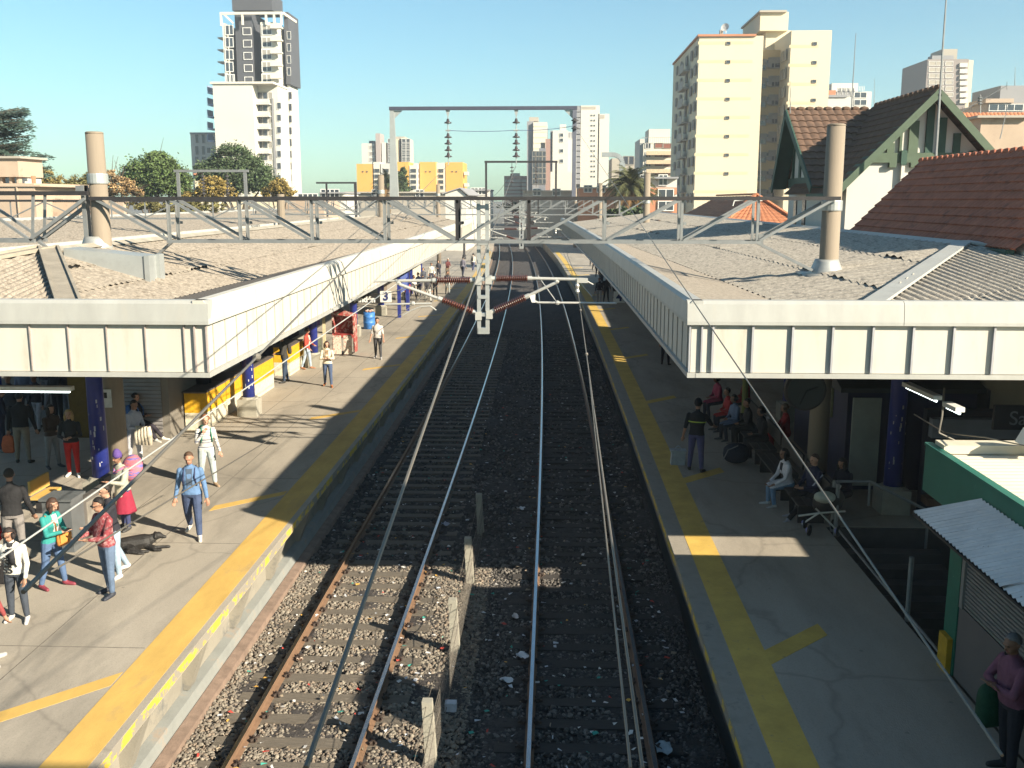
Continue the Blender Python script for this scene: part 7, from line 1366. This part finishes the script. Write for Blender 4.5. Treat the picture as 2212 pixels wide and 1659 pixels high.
person('person in a bright red jacket sitting and reading a newspaper in the shade', 0, 0, PZ, 275, 1.68, 'm', (.10,.06,.03), .05, (.42,.02,.02), (.35,.02,.025), (.05,.05,.05), SIT, ((35,8,60,20),(35,8,60,20)), lean=6, hz=.50, near=True, pos=G(1690,985,PZ)+Vector((.2,.5,0)), extra=paper)
for n_, (x, y, hd, tp, pt, dx, dy, lb) in enumerate(((1552,935,260,(.40,.03,.03),(.02,.02,.03),.35,.3,'seated person in a red top beyond the worker'), (1560,952,250,(.14,.19,.30),(.03,.035,.05),.4,.2,'seated person in blue-grey behind the worker holding papers'), (1588,965,265,(.02,.02,.022),(.02,.02,.02),.4,.2,'seated person in black on the dark bench beyond the worker'), (1535,905,255,(.35,.05,.10),(.03,.03,.05),.3,.4,'seated person in pink at the far end of the bench row'), (1575,905,260,(.30,.03,.03),(.03,.03,.04),.6,.4,'second seated person in red beside the yellow-green post'), (1622,990,262,(.016,.016,.02),(.02,.02,.025),.35,.2,'seated person in black with a pale bag on the near bench'))):
    person(lb, 0, 0, PZ, hd, 1.62+.03*n_, 'md'[n_ % 2], (.02,.016,.014), .06*(n_ % 2), tp, pt, (.08,.08,.08), SIT, HOLD, lean=8, hz=.50, female=bool(n_ % 2), pos=G(x,y,PZ)+Vector((dx,dy,0)))
person('dark-clothed person standing half hidden behind the shaded fascia of the right canopy', 1437, 788, PZ, 20, 1.70, 'm', (.02,.016,.014), 0, (.02,.02,.025), (.02,.02,.03), (.03,.03,.03), STAND, DOWN)
for n_, (x, y, hd, tp, pt, lb) in enumerate(((1294,655,190,(.02,.02,.03),(.30,.30,.32),'person in a black top and pale trousers on the far right platform'), (1309,652,170,(.02,.022,.03),(.025,.025,.035),'person all in black on the far right platform'), (1328,645,200,(.30,.33,.42),(.02,.02,.03),'person in a pale shirt with dark trousers by the number 4 sign'), (1278,575,180,(.02,.02,.03),(.02,.02,.03),'dark person at the head of the far right group'), (1284,585,160,(.05,.03,.04),(.02,.02,.03),'dark person in a maroon top in the far right group'), (1291,598,170,(.02,.03,.04),(.03,.03,.04),'dark person in the middle of the far right group'), (1300,610,200,(.03,.03,.035),(.02,.02,.03),'dark person nearest the number 4 sign in the far right group'))):
    person(lb, x, y, PZ, hd, 1.66+.03*(n_ % 4), 'm', (.02,.016,.014), 0, tp, pt, (.04,.04,.04), STAND if n_ % 2 else WALK, DOWN)
def greenbag(k):
    P = Vector(k['P'])+Vector(k['at'](-.12,.03,.17)); t = thing('holdall', 'dark green holdall slung from the shoulder of the man in the mauve sweater', 'bag', P-Vector((0,0,.3)), 0, 'bags carried by people'); g = MB(); q = MB().ball((0,0,0),1,n=16)
    g.add([tuple(P+Vector(k['f']*math.copysign(abs(v[0])**.5,v[0])*.2+k['r']*v[1]*.12)+Vector((0,0,math.copysign(abs(v[2])**.6,v[2])*.28))) for v in q.v], q.f); g.build('bag_body', pmat((.012,.06,.03)), t, smooth=True)
    g = MB(); W0 = Vector(k['P']); g.path([tuple(P+Vector((0,0,.25))), tuple(W0+Vector(k['at'](.15,-.02,.145))), tuple(W0+Vector(k['at'](.295,.0,.085))), tuple(W0+Vector(k['at'](.2,-.08,.06)))], .02, 6); g.build('strap', M_black, t)
person('grey-haired man in a mauve sweater with folded arms in the lower right corner', 2172, 1672, PZ, 262, 1.74, 'd', (.15,.15,.16), 0, (.20,.075,.12), (.025,.022,.03), (.03,.03,.03), ((4,3,4),(-3,4,4)), ((34,14,96,75),(30,14,100,75)), near=True, bulk=1.1, headturn=-12, headtilt=12, belly=.012, extra=multi(collar((.55,.5,.75)), greenbag))
finish_people()

# thin city air: far things fade a little towards the sky
h = MB(); h.box(-420, 420, -9, 700, -1.7, 66); o = h.build('haze', bpy.data.materials.new('haze_air')); o['kind'] = 'stuff'; m = o.data.materials[0]; m.use_nodes = True; n = m.node_tree.nodes; n.remove(n['Principled BSDF']); v = n.new('ShaderNodeVolumePrincipled'); v.inputs['Density'].default_value = 0.00055; v.inputs['Color'].default_value = (.93,.96,1,1); v.inputs['Anisotropy'].default_value = .3; m.node_tree.links.new(v.outputs[0], n['Material Output'].inputs['Volume'])
tag(o, 'thin pale haze over the city and the station', 'haze')
